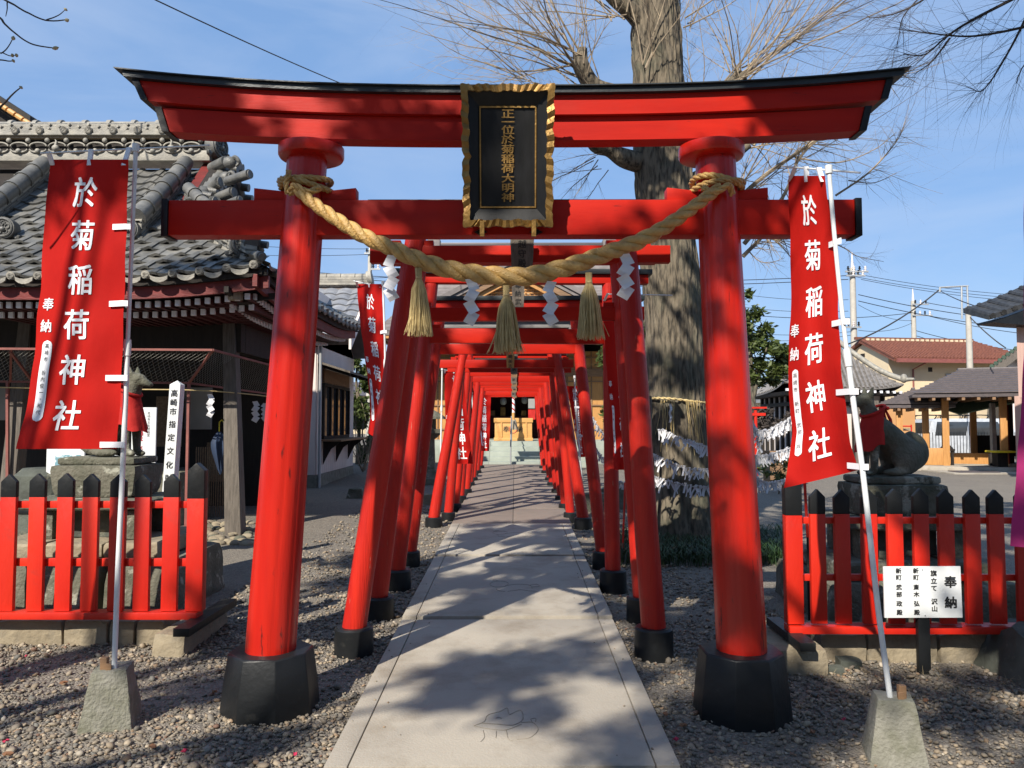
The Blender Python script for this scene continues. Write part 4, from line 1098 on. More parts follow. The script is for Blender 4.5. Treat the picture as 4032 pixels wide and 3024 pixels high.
# notice board
d = 4.62
nb = thing('notice_board', 'white notice board with black characters on a short black post', 'notice board', P(3632, 2617, d + .02))
def nf(a, b, dep=0.0):  # a,b in metres from top-left
    p0 = P(3479, 2231, d); p1 = P(3782, 2230, d); p2 = P(3484, 2433, d)
    u = (p1 - p0); v = (p2 - p0); return p0 + u * (a / u.length) + v * (b / v.length) + Vector((0, -dep, 0))
w_, h_ = (P(3782, 2230, d) - P(3479, 2231, d)).length, (P(3484, 2433, d) - P(3479, 2231, d)).length
mb = MB(); mb.add([nf(a, b, dd) for dd in (0, -.012) for a, b in ((0, 0), (w_, 0), (w_ + .004, h_), (0, h_))], [(0, 1, 2, 3), (4, 5, 6, 7), (0, 1, 5, 4), (1, 2, 6, 5), (2, 3, 7, 6), (3, 0, 4, 7)])
mb.build('board', WPLAST, nb, bevel=.0015)
a = P(3610, 2440, d + .03); b = P(3656, 2440, d + .03)
MB().bb(a.x, b.x, d + .014, d + .05, gz(a.x, d) - .1, nf(0, h_ * .3).z).build('post', BLACK, nb, bevel=.003)
mb = MB()
def nc(txt, pu, pvs, sz):
    write(mb, lambda p, q: nf(p, q, .0025), [(c, w_ * pu, h_ * pv, sz) for c, pv in zip(txt, pvs)], bold=.028, sx=1.05)
nc('奉納', .86, (.30, .70), .072)
nc('旗立て沢山', .645, (.13, .28, .42, .68, .82), .036)
nc('新町斎木弘殿', .415, (.08, .21, .40, .54, .72, .89), .033)
nc('新町武部政殿', .19, (.08, .21, .40, .54, .72, .89), .033)
mb.build('lettering', INK, nb)
for pu, pv in ((.5, .06), (.52, .95)):
    c = nf(w_ * pu, h_ * pv, .002); MB().lathe((0, 0, 0), [(.004, 0), (.003, .002)], 8)
    mb = MB(); mb.tube([c, c + Vector((0, -.003, 0))], .0035, 8); mb.build('screw', STEEL, nb)

# ================================================================== FOX STATUES AND PEDESTALS
def organic(name, shapes, m, parent, voxel=.011, M=None):
    mb = MB()
    for s_ in shapes:
        if s_[0] == 'e': mb.ell(s_[1], s_[2], None if len(s_) < 4 else s_[3], 16, 12)
        else: mb.tube(cr(s_[1], 6), [q[0] for q in cr([(r_, 0, 0) for r_ in s_[2]], 6)], 14)
    me = bpy.data.meshes.new(name)
    me.from_pydata([tuple(M @ Vector(v)) for v in mb.v], [], mb.f)
    bm = bmesh.new(); bm.from_mesh(me); bmesh.ops.recalc_face_normals(bm, faces=bm.faces); bm.to_mesh(me); bm.free()
    o = bpy.data.objects.new('tmp', me); COL.objects.link(o)
    r = o.modifiers.new('r', 'REMESH'); r.mode = 'VOXEL'; r.voxel_size = voxel; r.use_smooth_shade = True
    s = o.modifiers.new('s', 'SMOOTH'); s.factor = .6; s.iterations = 6
    dg = bpy.context.evaluated_depsgraph_get()
    m2 = bpy.data.meshes.new_from_object(o.evaluated_get(dg))
    bpy.data.objects.remove(o)
    org = ORG[parent.name]
    for v in m2.vertices: v.co -= org
    m2.name = name; m2.materials.clear(); m2.materials.append(m)
    ob = bpy.data.objects.new(name, m2); COL.objects.link(ob); ob.parent = parent
    ORG[ob.name] = org
    return ob
def fox(label, px, py, d, face, sc=1.0):
    base = P(px, py, d)
    root = thing('fox_statue', label, 'statue', base, 'pair of seated stone foxes with red bibs')
    M = Matrix.Translation(base) @ Matrix.Rotation(R(12) * -face, 4, 'Z') @ Matrix.Diagonal((face * sc, sc, sc, 1))
    sh = [('t', [(-.16, 0, .16), (-.06, 0, .27), (.06, 0, .38), (.13, 0, .46)], (.125, .115, .095, .07)), ('e', (-.14, .075, .15), (.14, .06, .145)), ('e', (-.14, -.075, .15), (.14, .06, .145)),
          ('t', [(.10, 0, .42), (.145, 0, .52), (.165, 0, .575)], (.075, .062, .058)), ('e', (.175, 0, .59), (.078, .058, .056)),
          ('t', [(.20, 0, .585), (.26, 0, .565), (.315, 0, .545)], (.046, .031, .018)), ('t', [(.15, .036, .62), (.145, .044, .66), (.138, .05, .70)], (.03, .022, .008)), ('t', [(.15, -.036, .62), (.145, -.044, .66), (.138, -.05, .70)], (.03, .022, .008)),
          ('t', [(.10, .052, .38), (.135, .055, .22), (.145, .055, .03)], (.052, .038, .030)), ('t', [(.10, -.052, .38), (.135, -.055, .22), (.145, -.055, .03)], (.052, .038, .030)), ('e', (.175, .055, .02), (.05, .03, .024)), ('e', (.175, -.055, .02), (.05, .03, .024)),
          ('e', (-.02, .095, .028), (.12, .04, .032)), ('e', (-.02, -.095, .028), (.12, .04, .032)), ('t', [(-.20, 0, .07), (-.27, 0, .15), (-.265, 0, .25), (-.20, 0, .325)], (.07, .10, .085, .04)), ('e', (.205, .05, .605), (.018, .012, .012)), ('e', (.205, -.05, .605), (.018, .012, .012)), ('t', [(-.02, .13, .22), (.00, .145, .12), (-.04, .14, .04)], (.014, .018, .014))]
    organic('body', sh, STONED, root, M=M)
    mb = MB()
    # bib: a draped cloth round neck and chest, ruffled, with a knot behind
    rows = []
    for k in range(9):
        t = k / 8
        z = .475 - .27 * t
        row = []
        for q in range(21):
            a = R(-125) + R(250) * q / 20
            rx_ = (.082 + .035 * t + .010 * math.sin(a * 7) * t); ry_ = .085 + .03 * t + .010 * math.sin(a * 6 + 1) * t
            row.append(M @ Vector((.105 + .035 * t + rx_ * math.cos(a), ry_ * math.sin(a), z - .02 * math.cos(a) - .012 * math.sin(a * 5) * t + .05 * (1 - math.cos(a)) * .5)))
        rows.append(row)
    n_ = 21
    mb.add([p for r_ in rows for p in r_], [(k * n_ + q, k * n_ + q + 1, (k + 1) * n_ + q + 1, (k + 1) * n_ + q) for k in range(8) for q in range(n_ - 1)])
    mb.build('bib', BIB, root, smooth=80)
    rows2 = [[p + Vector((0, 0, 0)) for p in r_] for r_ in rows[:5]]
    mb = MB(); mb.tube([M @ Vector((.105 + .088 * math.cos(R(a)), .092 * math.sin(R(a)), .485 - .02 * math.cos(R(a)) + .025 * (1 - math.cos(R(a))))) for a in range(-180, 181, 15)], .012, 8)
    for s_ in (-1, 1): mb.ell(M @ Vector((.0, s_ * .03, .53)), (.02, .028, .016)); mb.tube([M @ Vector((.0, s_ * .012, .52)), M @ Vector((-.03, s_ * .03, .44)), M @ Vector((-.035, s_ * .035, .37))], [.008, .012, .014], 6)
    mb.build('neck_tie', BIB, root, smooth=80)
    return root
fox('seated stone fox facing the path, mostly hidden by the upright banner', 455, 1795, 6.0, 1, 1.0)
fox('mossy seated stone fox with red bib behind the leaning banner pole', 3488, 1870, 6.05, -1, .98)
def pedestal(label, px, py, d, s_):
    c = P(px, py, d); g = gz(c.x, d) - .05
    root = thing('stone_pedestal', label, 'pedestal', (c.x, d, g), 'stepped stone pedestals under the foxes')
    x, z = c.x, c.z - .002
    rough_block(MB(), x - .30, x + .30, d - .2, d + .2, z - .055, z, .004, s_).build('top_slab', STONED, root, smooth=35)
    mb = MB(); rough_block(mb, x - .34, x + .34, d - .25, d + .25, z - .30, z - .057, .005, s_ + 3); mb.v = [(x + (a - x) * (1 - .10 * (z - .057 - cc) / .24), d + (b - d) * (1 - .10 * (z - .057 - cc) / .24), cc) for a, b, cc in mb.v]
    mb.build('block', STONED, root, smooth=35)
    rough_block(MB(), x - .50, x + .46, d - .36, d + .36, z - .385, z - .305, .01, s_ + 6).build('ledge', STONED, root, smooth=35)
    for q in (-1, 1):
        for w in (-1, 1):
            MB().bb(x + q * .32 - .07, x + q * .32 + .07, d + w * .24 - .06, d + w * .24 + .06, z - .60, z - .387).build('leg', STONED, root, bevel=.01)
    MB().bb(x - .26, x + .26, d - .16, d + .2, z - .60, z - .387).build('core', STONEB, root)
    zt = z - .60
    k = 0
    for a, b, e0, e1, zz1, zz0 in ((-.62, -.22, -.46, .46, zt, zt - .12), (-.21, .2, -.46, .46, zt, zt - .12), (.21, .60, -.46, .46, zt, zt - .12)):
        rough_block(MB(), x + a, x + b, d + e0, d + e1, zz0, zz1, .015, s_ + 9 + k).build('stone', STONE if s_ < 50 else STONED, root, smooth=35); k += 1
    for a, b in ((-.74, -.25), (-.24, .26), (.27, .72)):
        rough_block(MB(), x + a, x + b, d - .62, d + .6, g, zt - .125, .025, s_ + 14 + k, top_in=.08).build('stone', STONED, root, smooth=35); k += 1
pedestal('stepped stone pedestal behind the sunlit picket fence', 430, 1796, 6.02, 10)
pedestal('mossy stepped stone pedestal behind the shaded picket fence', 3506, 1870, 6.08, 70)

# ================================================================== GREAT GINKGO TREE
tree = thing('ginkgo_tree', 'huge bare ginkgo tree with furrowed bark, a straw rope round its trunk', 'tree', G(2690, 2150))
tr_tab = [(2260, 2690, 9.0, .52), (2150, 2680, 9.0, .47), (2000, 2672, 9.0, .405), (1800, 2668, 9.0, .375), (1500, 2662, 9.0, .35), (1200, 2652, 9.0, .335), (900, 2622, 9.0, .32), (600, 2606, 9.0, .335), (300, 2592, 9.0, .29), (0, 2578, 9.0, .275), (-400, 2560, 9.0, .25), (-900, 2540, 9.1, .2)]
tp_ = cr([P(b, a, d) for a, b, d, _ in tr_tab], 8); tr_ = [q[0] for q in cr([(r, 0, 0) for *_, r in tr_tab], 8)]
mb = MB(); secs = []; n = 150
tp2 = []; tr2 = []
for (p, r), (p1, r1) in zip(zip(tp_, tr_), zip(tp_[1:], tr_[1:])):
    for k in range(3): tp2.append(p + (p1 - p) * (k / 3)); tr2.append(r + (r1 - r) * (k / 3))
for p, r in zip(tp2, tr2):
    sec = []
    for k in range(n):
        a = 2 * math.pi * k / n
        q = Vector((math.cos(a) * 2.6, math.sin(a) * 2.6, p.z * 0.9))
        rr2 = r * (1 + .07 * noise.noise(q * .8) + .035 * noise.noise(q * 2.3)) + .045 * (abs(noise.noise(Vector((math.cos(a) * 8, math.sin(a) * 8, p.z * 2.2)))) - .2) + .012 * noise.noise(Vector((math.cos(a) * 24, math.sin(a) * 24, p.z * 6)))
        if p.z < .9: rr2 += .17 * max(0, math.sin(a * 5 + 1)) * sst((.9 - p.z) / 1.0)
        sec.append(p + Vector((rr2 * math.cos(a), rr2 * math.sin(a), 0)))
    secs.append(sec)
mb.loft(secs); mb.build('trunk', BARK, tree, smooth=80)
TW = MB(); TWN = [0]
def limb(name, pts, rads, n=14, m=BARK, parent=tree, kn=True):
    c = cr(pts, 8); r = [q[0] for q in cr([(x, 0, 0) for x in rads], 8)]
    mb = MB()
    c2 = [p + noise.noise_vector(p * 3) * .03 for p in c]
    mb.tube(c2, [x * (1 + .18 * N3(p, 5)) for x, p in zip(r, c)], n)
    return mb.build(name, m, parent, smooth=80)
limb('limb', [P(2640, 640, 9.0), P(2500, 640, 8.9), P(2400, 590, 8.8), P(2345, 560, 8.7), P(2330, 500, 8.7)], [.16, .12, .085, .10, .05])
limb('limb', [P(2600, 480, 9.0), P(2450, 380, 8.9), P(2340, 340, 8.8), P(2290, 260, 8.7), P(2300, 190, 8.7)], [.17, .11, .10, .10, .05])
limb('limb', [P(2590, 160, 9.0), P(2500, 60, 8.9), P(2400, -30, 8.8), P(2250, -200, 8.6)], [.17, .12, .09, .06])
limb('limb', [P(2640, 560, 9.0), P(2800, 430, 9.1), P(2860, 350, 9.2), P(2920, 300, 9.2)], [.15, .10, .09, .10])
limb('limb', [P(2640, 760, 9.0), P(2850, 640, 9.1), P(2950, 570, 9.1)], [.12, .07, .04])
def shoot(p0, dirv, length, r0, depth, grav, rs, col):
    pts = [Vector(p0)]; v = Vector(dirv).normalized(); n = 9 if depth == 0 else (6 if depth == 1 else 4)
    for i in range(n):
        v = (v + Vector((rs.gauss(0, .085), rs.gauss(0, .085), rs.gauss(0, .075) + grav / n))).normalized()
        pts.append(pts[-1] + v * length / n)
    rad = [.8 * r0 * (1 - .8 * i / n) for i in range(n + 1)]
    col.tube(pts, rad, 5 if depth == 0 else 3, cap=False)
    if depth < 2:
        m_ = int((10 if depth == 0 else 4) * rs.uniform(.7, 1.3))
        for k in range(m_):
            i = rs.randint(2 if depth == 0 else 1, n - 1)
            tv = (pts[i + 1] - pts[i]).normalized()
            sd_ = tv.cross(Vector((rs.gauss(0, 1), rs.gauss(0, 1), rs.gauss(0, 1)))).normalized()
            shoot(pts[i], tv * .75 + sd_ * rs.uniform(.5, 1.0), length * rs.uniform(.2, .5), rad[i] * .5, depth + 1, grav * .5, rs, col)
rs = random.Random(11)
TW = MB()
def fan(px, py, d, n, a0, a1, l0, l1, grav, r0=.016, spread=.5):
    for _ in range(n):
        a = R(rs.uniform(a0, a1))
        p = P(px + rs.uniform(-35, 35), py + rs.uniform(-35, 35), d + rs.uniform(-.1, .1))
        shoot(p, (math.cos(a), rs.gauss(0, spread), math.sin(a)), rs.uniform(l0, l1), r0 * rs.uniform(.6, 1.2), 0, grav, rs, TW)
fan(2270, 250, 8.7, 14, 100, 178, 1.8, 3.4, .12, .014)
fan(2330, 330, 8.75, 9, 110, 190, 1.6, 2.6, .25, .012)
fan(2440, 60, 8.8, 9, 60, 170, 1.2, 2.4, .0, .012)
fan(2200, 150, 8.6, 6, 120, 200, 1.2, 2.4, .1, .009)
fan(2285, 270, 8.7, 8, 60, 100, 1.0, 1.8, .1, .012)
fan(2100, 330, 8.6, 5, 130, 185, .9, 1.6, .3, .010)
fan(2335, 540, 8.7, 20, 120, 215, .7, 1.6, .1, .010)
fan(2370, 640, 8.7, 8, 165, 250, .6, 1.0, -.3, .008)
fan(2560, 250, 8.7, 7, 60, 120, 1.0, 2.0, .1, .012)
fan(2915, 300, 9.2, 15, 18, 88, 1.8, 3.4, .12, .014)
fan(2840, 380, 9.15, 8, 10, 80, 1.4, 2.8, .15, .012)
fan(2700, 100, 9.0, 7, 10, 80, 1.0, 2.2, .1, .011)
fan(3100, 150, 9.1, 8, -10, 70, 1.0, 2.2, .1, .009)
fan(2900, 310, 9.2, 7, 80, 130, 1.0, 2.0, .1, .012)
fan(2950, 560, 9.1, 14, -15, 62, 1.2, 2.4, .12, .013)
fan(2760, 420, 9.0, 6, 20, 120, .8, 1.5, .1, .010)
fan(2880, 800, 9.1, 7, 20, 60, 1.0, 2.6, .1, .014)
TW.build('twigs', TWIG, tree, kind='stuff')
mb = MB()
for pts, r0 in (([(2870, 820), (3000, 700), (3200, 560), (3380, 430), (3480, 330), (3560, 280)], .03), ([(2930, 960), (3080, 780), (3150, 620), (3260, 520)], .03), ([(2925, 1010), (2985, 950), (3010, 930), (3060, 945), (3110, 930)], .028), ([(3290, 770), (3420, 680), (3520, 570), (3560, 500)], .014), ([(3130, 620), (3300, 640), (3440, 590), (3530, 520)], .010),
                ([(2945, 985), (2985, 1025), (3030, 1035), (3090, 1015)], .008), ([(3290, 960), (3330, 980), (3380, 1010), (3480, 1030)], .008), ([(3340, 710), (3440, 720), (3530, 680)], .008)):
    c = cr([P(a, b, 9.0 - .0006 * (a - 2900)) for a, b in pts], 7)
    mb.tube(c, [r0 * (1 - .75 * i / len(c)) for i in range(len(c))], 6)
    for i in range(3, len(c) - 2, 1):
        for _ in range(2 if r0 > .012 else 1):
            tv = (c[i + 1] - c[i]).normalized()
            shoot(c[i], tv * .8 + Vector((rs.gauss(0, .6), rs.gauss(0, .4), rs.gauss(-.1, .6))), rs.uniform(.15, .5), r0 * .3, 1, -.1, rs, mb)
mb.build('hanging_branches', TWIG, tree, kind='stuff')
# straw rope and fringe round the trunk
sr = thing('straw_rope', 'thin straw rope with a long straw fringe tied round the big trunk', 'rope', P(2670, 1580, 8.62))
cx, cy, cz = P(2666, 1580, 9.0)
pts = [(cx + .40 * math.cos(a), cy + .40 * math.sin(a), cz + .02 * math.sin(a * 2) - .012 * math.cos(a)) for a in [2 * math.pi * k / 120 for k in range(121)]]
twist(pts, [.016] * 121, 2, 8, n=5).build('rope_ring', STRAW, sr, smooth=80)
mb = MB()
for k in range(80):
    a = R(180) + R(180) * (k + rnd.random()) / 80
    if math.sin(a * 9 + 1) < -.45: continue
    p = Vector((cx + .415 * math.cos(a), cy + .415 * math.sin(a), cz)); ln = rnd.uniform(.25, .62)
    a2 = a + rnd.gauss(0, .10)
    q = Vector((cx + .47 * math.cos(a2), cy + .47 * math.sin(a2), cz - ln))
    mb.tube([p, (p + q) / 2 + Vector((rnd.gauss(0, .008), -.01, 0)), q], [.004, .004, .002], 3)
mb.build('straw_fringe', STRAW, sr, kind='stuff')
shide(2640, 1590, 1665, 8.55, label='small crumpled white streamer hanging on the trunk rope', wpx=9, n=4)
# strings of tied fortune papers
PM = []
for k in range(6):
    mb = MB(); w = .0075 + .0022 * (k % 3); h = .075 + .014 * (k % 4)
    mb.loft([[(-w, -.004, 0), (w, -.004, 0), (w, .004, 0), (-w, .004, 0)], [(-w * 1.5, -.012, .014), (w * 1.5, -.012, .016), (w * 1.5, .006, .016), (-w * 1.5, .006, .014)]])
    tw_ = R((-20, 15, 30, -35, 5, 45)[k])
    c, s_ = math.cos(tw_), math.sin(tw_)
    mb.loft([[(-w, -.003, 0), (w, -.003, 0), (w, .003, 0), (-w, .003, 0)], [(-w * c + .01 * s_, -w * s_, -h * .55), (w * c + .01 * s_, w * s_, -h * .55), (w * c + .01 * s_, w * s_ + .005, -h * .55), (-w * c + .01 * s_, -w * s_ + .005, -h * .55)], [(-w * c * .9 + .02 * s_, -w * s_ - .01, -h), (w * c * .9 + .02 * s_, w * s_ - .01, -h), (w * c * .9 + .02 * s_, w * s_ - .004, -h), (-w * c * .9 + .02 * s_, -w * s_ - .004, -h)]])
    PM.append(mesh_only(mb, 'tied_paper_%d' % k, PAPER))
PM2 = PM
def omikuji(label, pts, count, group='strings of tied fortune papers'):
    c = cr(pts, 12)
    root = thing('paper_string', label, 'paper string', c[0], group)
    mb = MB(); mb.tube(c, .003, 4); mb.build('string', TWIG, root)
    L_ = [0]
    for a, b in zip(c, c[1:]): L_.append(L_[-1] + (b - a).length)
    rp_ = random.Random(count)
    for i in range(count):
        s_ = L_[-1] * (i + rp_.random()) / count
        j = next((k for k in range(1, len(L_)) if L_[k] >= s_), len(L_) - 1)
        t = (s_ - L_[j - 1]) / max(L_[j] - L_[j - 1], 1e-6)
        p = c[j - 1] + (c[j] - c[j - 1]) * t + Vector((0, rp_.uniform(-.02, .01), rp_.uniform(-.008, .012)))
        q = Matrix.Rotation(rp_.gauss(0, .38), 3, 'Y') @ Matrix.Rotation(rp_.uniform(-.9, .9), 3, 'Z')
        place('tied_paper', PM2[rp_.randrange(6)], root, p, q.to_quaternion(), (1, 1, rp_.uniform(.7, 1.25)))
omikuji('topmost string of tied white papers on the big tree trunk', [P(2590, 1690, 8.3), P(2640, 1712, 8.2), P(2700, 1735, 8.15), P(2790, 1765, 8.2)], 30)
omikuji('middle string of tied white papers on the big tree trunk', [P(2565, 1790, 8.25), P(2620, 1815, 8.15), P(2700, 1845, 8.1), P(2800, 1855, 8.15)], 34)
omikuji('lowest string of tied white papers on the big tree trunk', [P(2565, 1878, 8.25), P(2640, 1900, 8.15), P(2720, 1915, 8.1), P(2800, 1925, 8.15)], 34)
for lab, a, b, c_, nn in (('thick top swag of tied papers between the gate pillar and the leaning banner', (2900, 1655), (3010, 1700), (3125, 1640), 70), ('middle swag of tied papers between the gate pillar and the leaning banner', (2930, 1790), (3000, 1800), (3120, 1765), 60), ('lowest swag of tied papers between the gate pillar and the leaning banner', (2960, 1870), (3020, 1905), (3105, 1890), 46)):
    omikuji(lab, [P(*a, 8.4), P(*b, 8.3), P(*c_, 8.4)], nn)
omikuji('upright cluster of tied papers on the rack post by the gate pillar', [P(2960, 1660, 8.45), P(2985, 1760, 8.4), P(2975, 1850, 8.4), P(2990, 1930, 8.4)], 34)
for lab, pts, nn in (('drooping string of tied papers between the tunnel posts and the trunk', [(2330, 1640), (2365, 1700), (2400, 1720)], 22), ('second drooping string of tied papers beside the trunk', [(2340, 1760), (2370, 1800), (2400, 1810)], 20), ('low bunch of tied papers beside the hanging banner', [(2415, 1895), (2440, 1900), (2462, 1905)], 22)):
    omikuji(lab, [P(a, b, 9.6) for a, b in pts], nn)
# rack posts carrying the strings
for lab, px, top, foot in (('thin wooden rack post holding the paper strings by the trunk', 2560, 1560, 2230), ('thin wooden rack post beside the big gate pillar', 2952, 1640, 2120)):
    p = P(px, top, 8.4); mb = MB(); mb.tube([(p.x, 8.4, gz(p.x, 8.4) - .05), (p.x, 8.4, p.z)], .018, 8)
    tag(mb.build('rack_post', WOODG, None, smooth=50), lab, 'post')
# thin red rod on black spike and red prop
for lab, a, b in (('thin red rod standing in the grass between the posts and the trunk', (2462, 1900, 7.9), (2452, 2160, 7.9)), ('thin red rod standing behind the shaded fence post', (3168, 1890, 5.6), (3180, 2115, 5.6))):
    mb = MB(); mb.tube([P(*a), P(*b)], .011, 8); q = P(*b); mb.tube([q, (q.x, q.y, gz(q.x, q.y) - .02)], .009, 8, mi=1)
    tag(mb.build('red_rod', [REDF, BLACK], None, smooth=50), lab, 'rod')
# mondo grass
mb = MB()
rg = random.Random(5)
for px0, px1, py0, py1, nn in ((2440, 2830, 2130, 2235, 1500), (2950, 3110, 2120, 2230, 900)):
    for _ in range(nn):
        p = G(rg.uniform(px0, px1), rg.uniform(py0, py1)); h = rg.uniform(.10, .20); a = rg.random() * 6.28; w = .004
        dx, dy = math.cos(a), math.sin(a); sx_, sy_ = -dy * w, dx * w
        q1 = p + Vector((dx * .03, dy * .03, h * .75)); q2 = p + Vector((dx * .09, dy * .09, h)); q3 = p + Vector((dx * .16, dy * .16, h * .7))
        sv = Vector((sx_, sy_, 0))
        mb.add([p - sv, p + sv, q1 - sv, q1 + sv, q2 - sv, q2 + sv, q3], [(0, 1, 3, 2), (2, 3, 5, 4), (4, 5, 6)])
o = mb.build('mondo_grass', GRASS); tag(o, 'dark mondo grass at the foot of the big tree', 'grass', kind='stuff')
mb = MB()
for px0, px1, py0, py1, nn in ((2150, 2230, 1930, 2010, 250), (3230, 3800, 2660, 2780, 240), (3850, 4030, 2680, 2800, 60)):
    for _ in range(nn):
        p = G(rg.uniform(px0, px1), rg.uniform(py0, py1)); a = rg.random() * 6.28; l_ = rg.uniform(.04, .12)
        q = p + Vector((math.cos(a) * l_, math.sin(a) * l_, rg.uniform(.005, .04))); s_ = Vector((-math.sin(a), math.cos(a), 0)) * .0016
        p = p + Vector((0, 0, .02)); q = q + Vector((0, 0, .02))
        mb.add([p - s_, p + s_, q], [(0, 1, 2)])
o = mb.build('dry_grass', DRYG); tag(o, 'dry straw coloured grass scattered on the ground', 'grass', kind='stuff')

# ================================================================== OVERHEAD BRANCHES IN FRONT
mb = MB(); rs = random.Random(23)
troot = thing('bare_tree', 'fine drooping dark branches of a bare tree entering at the top corner', 'tree', (6.5, 5.0, 0))
for pts, r0 in (([(4100, -60), (3960, 10), (3800, 95), (3720, 150), (3640, 215), (3560, 212)], .014), ([(4100, 90), (3930, 128), (3800, 143), (3640, 128), (3540, 115)], .011), ([(4080, -20), (4010, 130), (3950, 240), (3900, 320), (3860, 360), (3820, 345)], .010), ([(3720, -60), (3600, 20), (3500, 60), (3420, 70)], .009), ([(3740, 150), (3680, 230), (3640, 265), (3600, 290)], .008), ([(4100, 200), (4030, 260), (4000, 330)], .007), ([(3650, -40), (3560, 60), (3540, 140), (3530, 190)], .006)):
    c = cr([P(a, b, 5.2 + .0006 * (4100 - a)) for a, b in pts], 7)
    mb.tube(c, [r0 * (1 - .8 * i / len(c)) for i in range(len(c))], 5)
    for i in range(2, len(c) - 1):
        for _ in range(1 if i % 5 else 2):
            tv = (c[i + 1] - c[i]).normalized()
            shoot(c[i], tv + Vector((rs.gauss(0, .5), rs.gauss(0, .4), rs.gauss(-.1, .6))), rs.uniform(.25, .7), r0 * .2, 1, -.15, rs, mb)
mb.build('branches', TWIGD, troot, kind='stuff')
mb = MB(); mb.tube(cr([(6.6, 5.0, -.1), (6.5, 5.0, 2), (6.3, 5.1, 4.5), (5.4, 5.15, 5.6), (4.2, 5.2, 4.9)], 8), [.22] * 8 + [.2] * 8 + [.14] * 8 + [.07] * 9, 12); mb.build('trunk', BARK, troot, smooth=80)
mg = thing('magnolia_branch', 'bare magnolia twigs with pale furry buds reaching in over the pavilion', 'branch', P(-200, 100, 3.4))
mb = MB()
for pts, r0 in (([(-260, -90), (-60, -30), (30, 5), (100, 45), (180, 80), (262, 78)], .006), ([(180, 80), (230, 60), (258, 38)], .003), ([(30, 5), (28, 40), (22, 65)], .003), ([(-260, 20), (-30, 60), (20, 95), (70, 140), (130, 175), (215, 190)], .006), ([(-200, 180), (-20, 205), (10, 208), (35, 180), (52, 150)], .004), ([(10, 208), (40, 220), (62, 218)], .003), ([(-150, 235), (-10, 236), (40, 240), (52, 238)], .004), ([(0, 426), (40, 380), (82, 344)], .005), ([(-200, 560), (0, 426)], .006)):
    c = cr([P(a, b, 3.4) for a, b in pts], 6)
    mb.tube([p + noise.noise_vector(p * 30) * .002 for p in c], [r0 * (1 - .6 * i / len(c)) for i in range(len(c))], 6)
mb.tube(cr([P(-260, -90, 3.4), P(-420, 300, 3.5), P(-700, 1200, 3.6), P(-760, 2600, 3.7)], 8), [.012] * 8 + [.03] * 8 + [.05] * 9, 8)
mb.build('twig', TWIGD, mg, smooth=80)
for a, b, a2, b2 in ((262, 80, 272, 76), (216, 190, 232, 186), (52, 152, 54, 141), (64, 218, 72, 217), (52, 240, 58, 237), (258, 38, 262, 33), (82, 345, 87, 340), (48, 218, 55, 219)):
    p, q = P(a - (a2 - a) * .6, b - (b2 - b) * .6, 3.4), P(a2, b2, 3.4)
    mb = MB(); mb.tube([p, p + (q - p) * .3, p + (q - p) * .65, q], [.002, .0085, .008, .001], 8); mb.build('bud', BUD, mg, smooth=80)

# ================================================================== TREES CASTING THE DAPPLED SHADE
LF = {}
def leafcloud(name, blobs, m, parent, size, dens, seed=0, flat=.6):
    r_ = np.random.RandomState(seed); C = []
    for (x, y, z, a, b, c) in blobs:
        n = int(dens * a * b * c * 4)
        nc_ = max(3, int(6 * a * b * c) + 5)
        cc = r_.normal(0, 1, (nc_, 3)); cc /= np.linalg.norm(cc, axis=1)[:, None]; cc *= r_.uniform(.45, 1.0, (nc_, 1))
        k = r_.randint(0, nc_, n)
        p = cc[k] + r_.normal(0, .16, (n, 3))
        C.append(p * np.array([a, b, c]) + np.array([x, y, z]))
    A = np.concatenate(C); n = len(A)
    u = r_.normal(0, 1, (n, 3)); u[:, 2] *= flat; u /= np.linalg.norm(u, axis=1)[:, None]
    w = r_.normal(0, 1, (n, 3)); w = np.cross(u, w); w /= np.linalg.norm(w, axis=1)[:, None]
    s = size * r_.uniform(.6, 1.4, (n, 1))
    V = np.stack([A - u * s, A + w * s * .42, A + u * s, A - w * s * .42], 1).reshape(-1, 3)
    V -= np.array(ORG[parent.name])
    me = bpy.data.meshes.new(name); me.vertices.add(4 * n); me.vertices.foreach_set('co', V.reshape(-1))
    me.loops.add(4 * n); me.loops.foreach_set('vertex_index', np.arange(4 * n)); me.polygons.add(n); me.polygons.foreach_set('loop_start', np.arange(n) * 4)
    me.update(); me.validate(); me.materials.append(m)
    o = bpy.data.objects.new(name, me); COL.objects.link(o); o.parent = parent; o['kind'] = 'stuff'
    return o
def leafy(name, label, x, y, h, rad, blobs, m=LEAF, size=.09, dens=900, seed=0, tr=.14, group=None):
    g = gz(x, y)
    root = thing(name, label, 'tree', (x, y, g), group)
    mb = MB(); mb.tube(cr([(x, y, g - .1), (x + .05, y, g + h * .3), (x - .05, y + .05, g + h * .6), (x, y, g + h * .88)], 6), [tr * (1 - .75 * i / 18) for i in range(19)], 10)
    mb.build('trunk', BARK, root, smooth=80)
    mb = MB(); r_ = random.Random(seed)
    for b in blobs[:10]:
        z0_ = g + h * r_.uniform(.35, .6)
        mb.tube(cr([(x, y, z0_), ((x + b[0]) / 2, (y + b[1]) / 2, (z0_ + b[2]) / 2 + .1), (b[0], b[1], b[2])], 5), [tr * .5 * (1 - .8 * i / 10) for i in range(11)], 6)
    mb.build('limbs', BARK, root, smooth=80)
    leafcloud('crown', blobs, m, root, size, dens, seed)
    return root
rsh = random.Random(42)
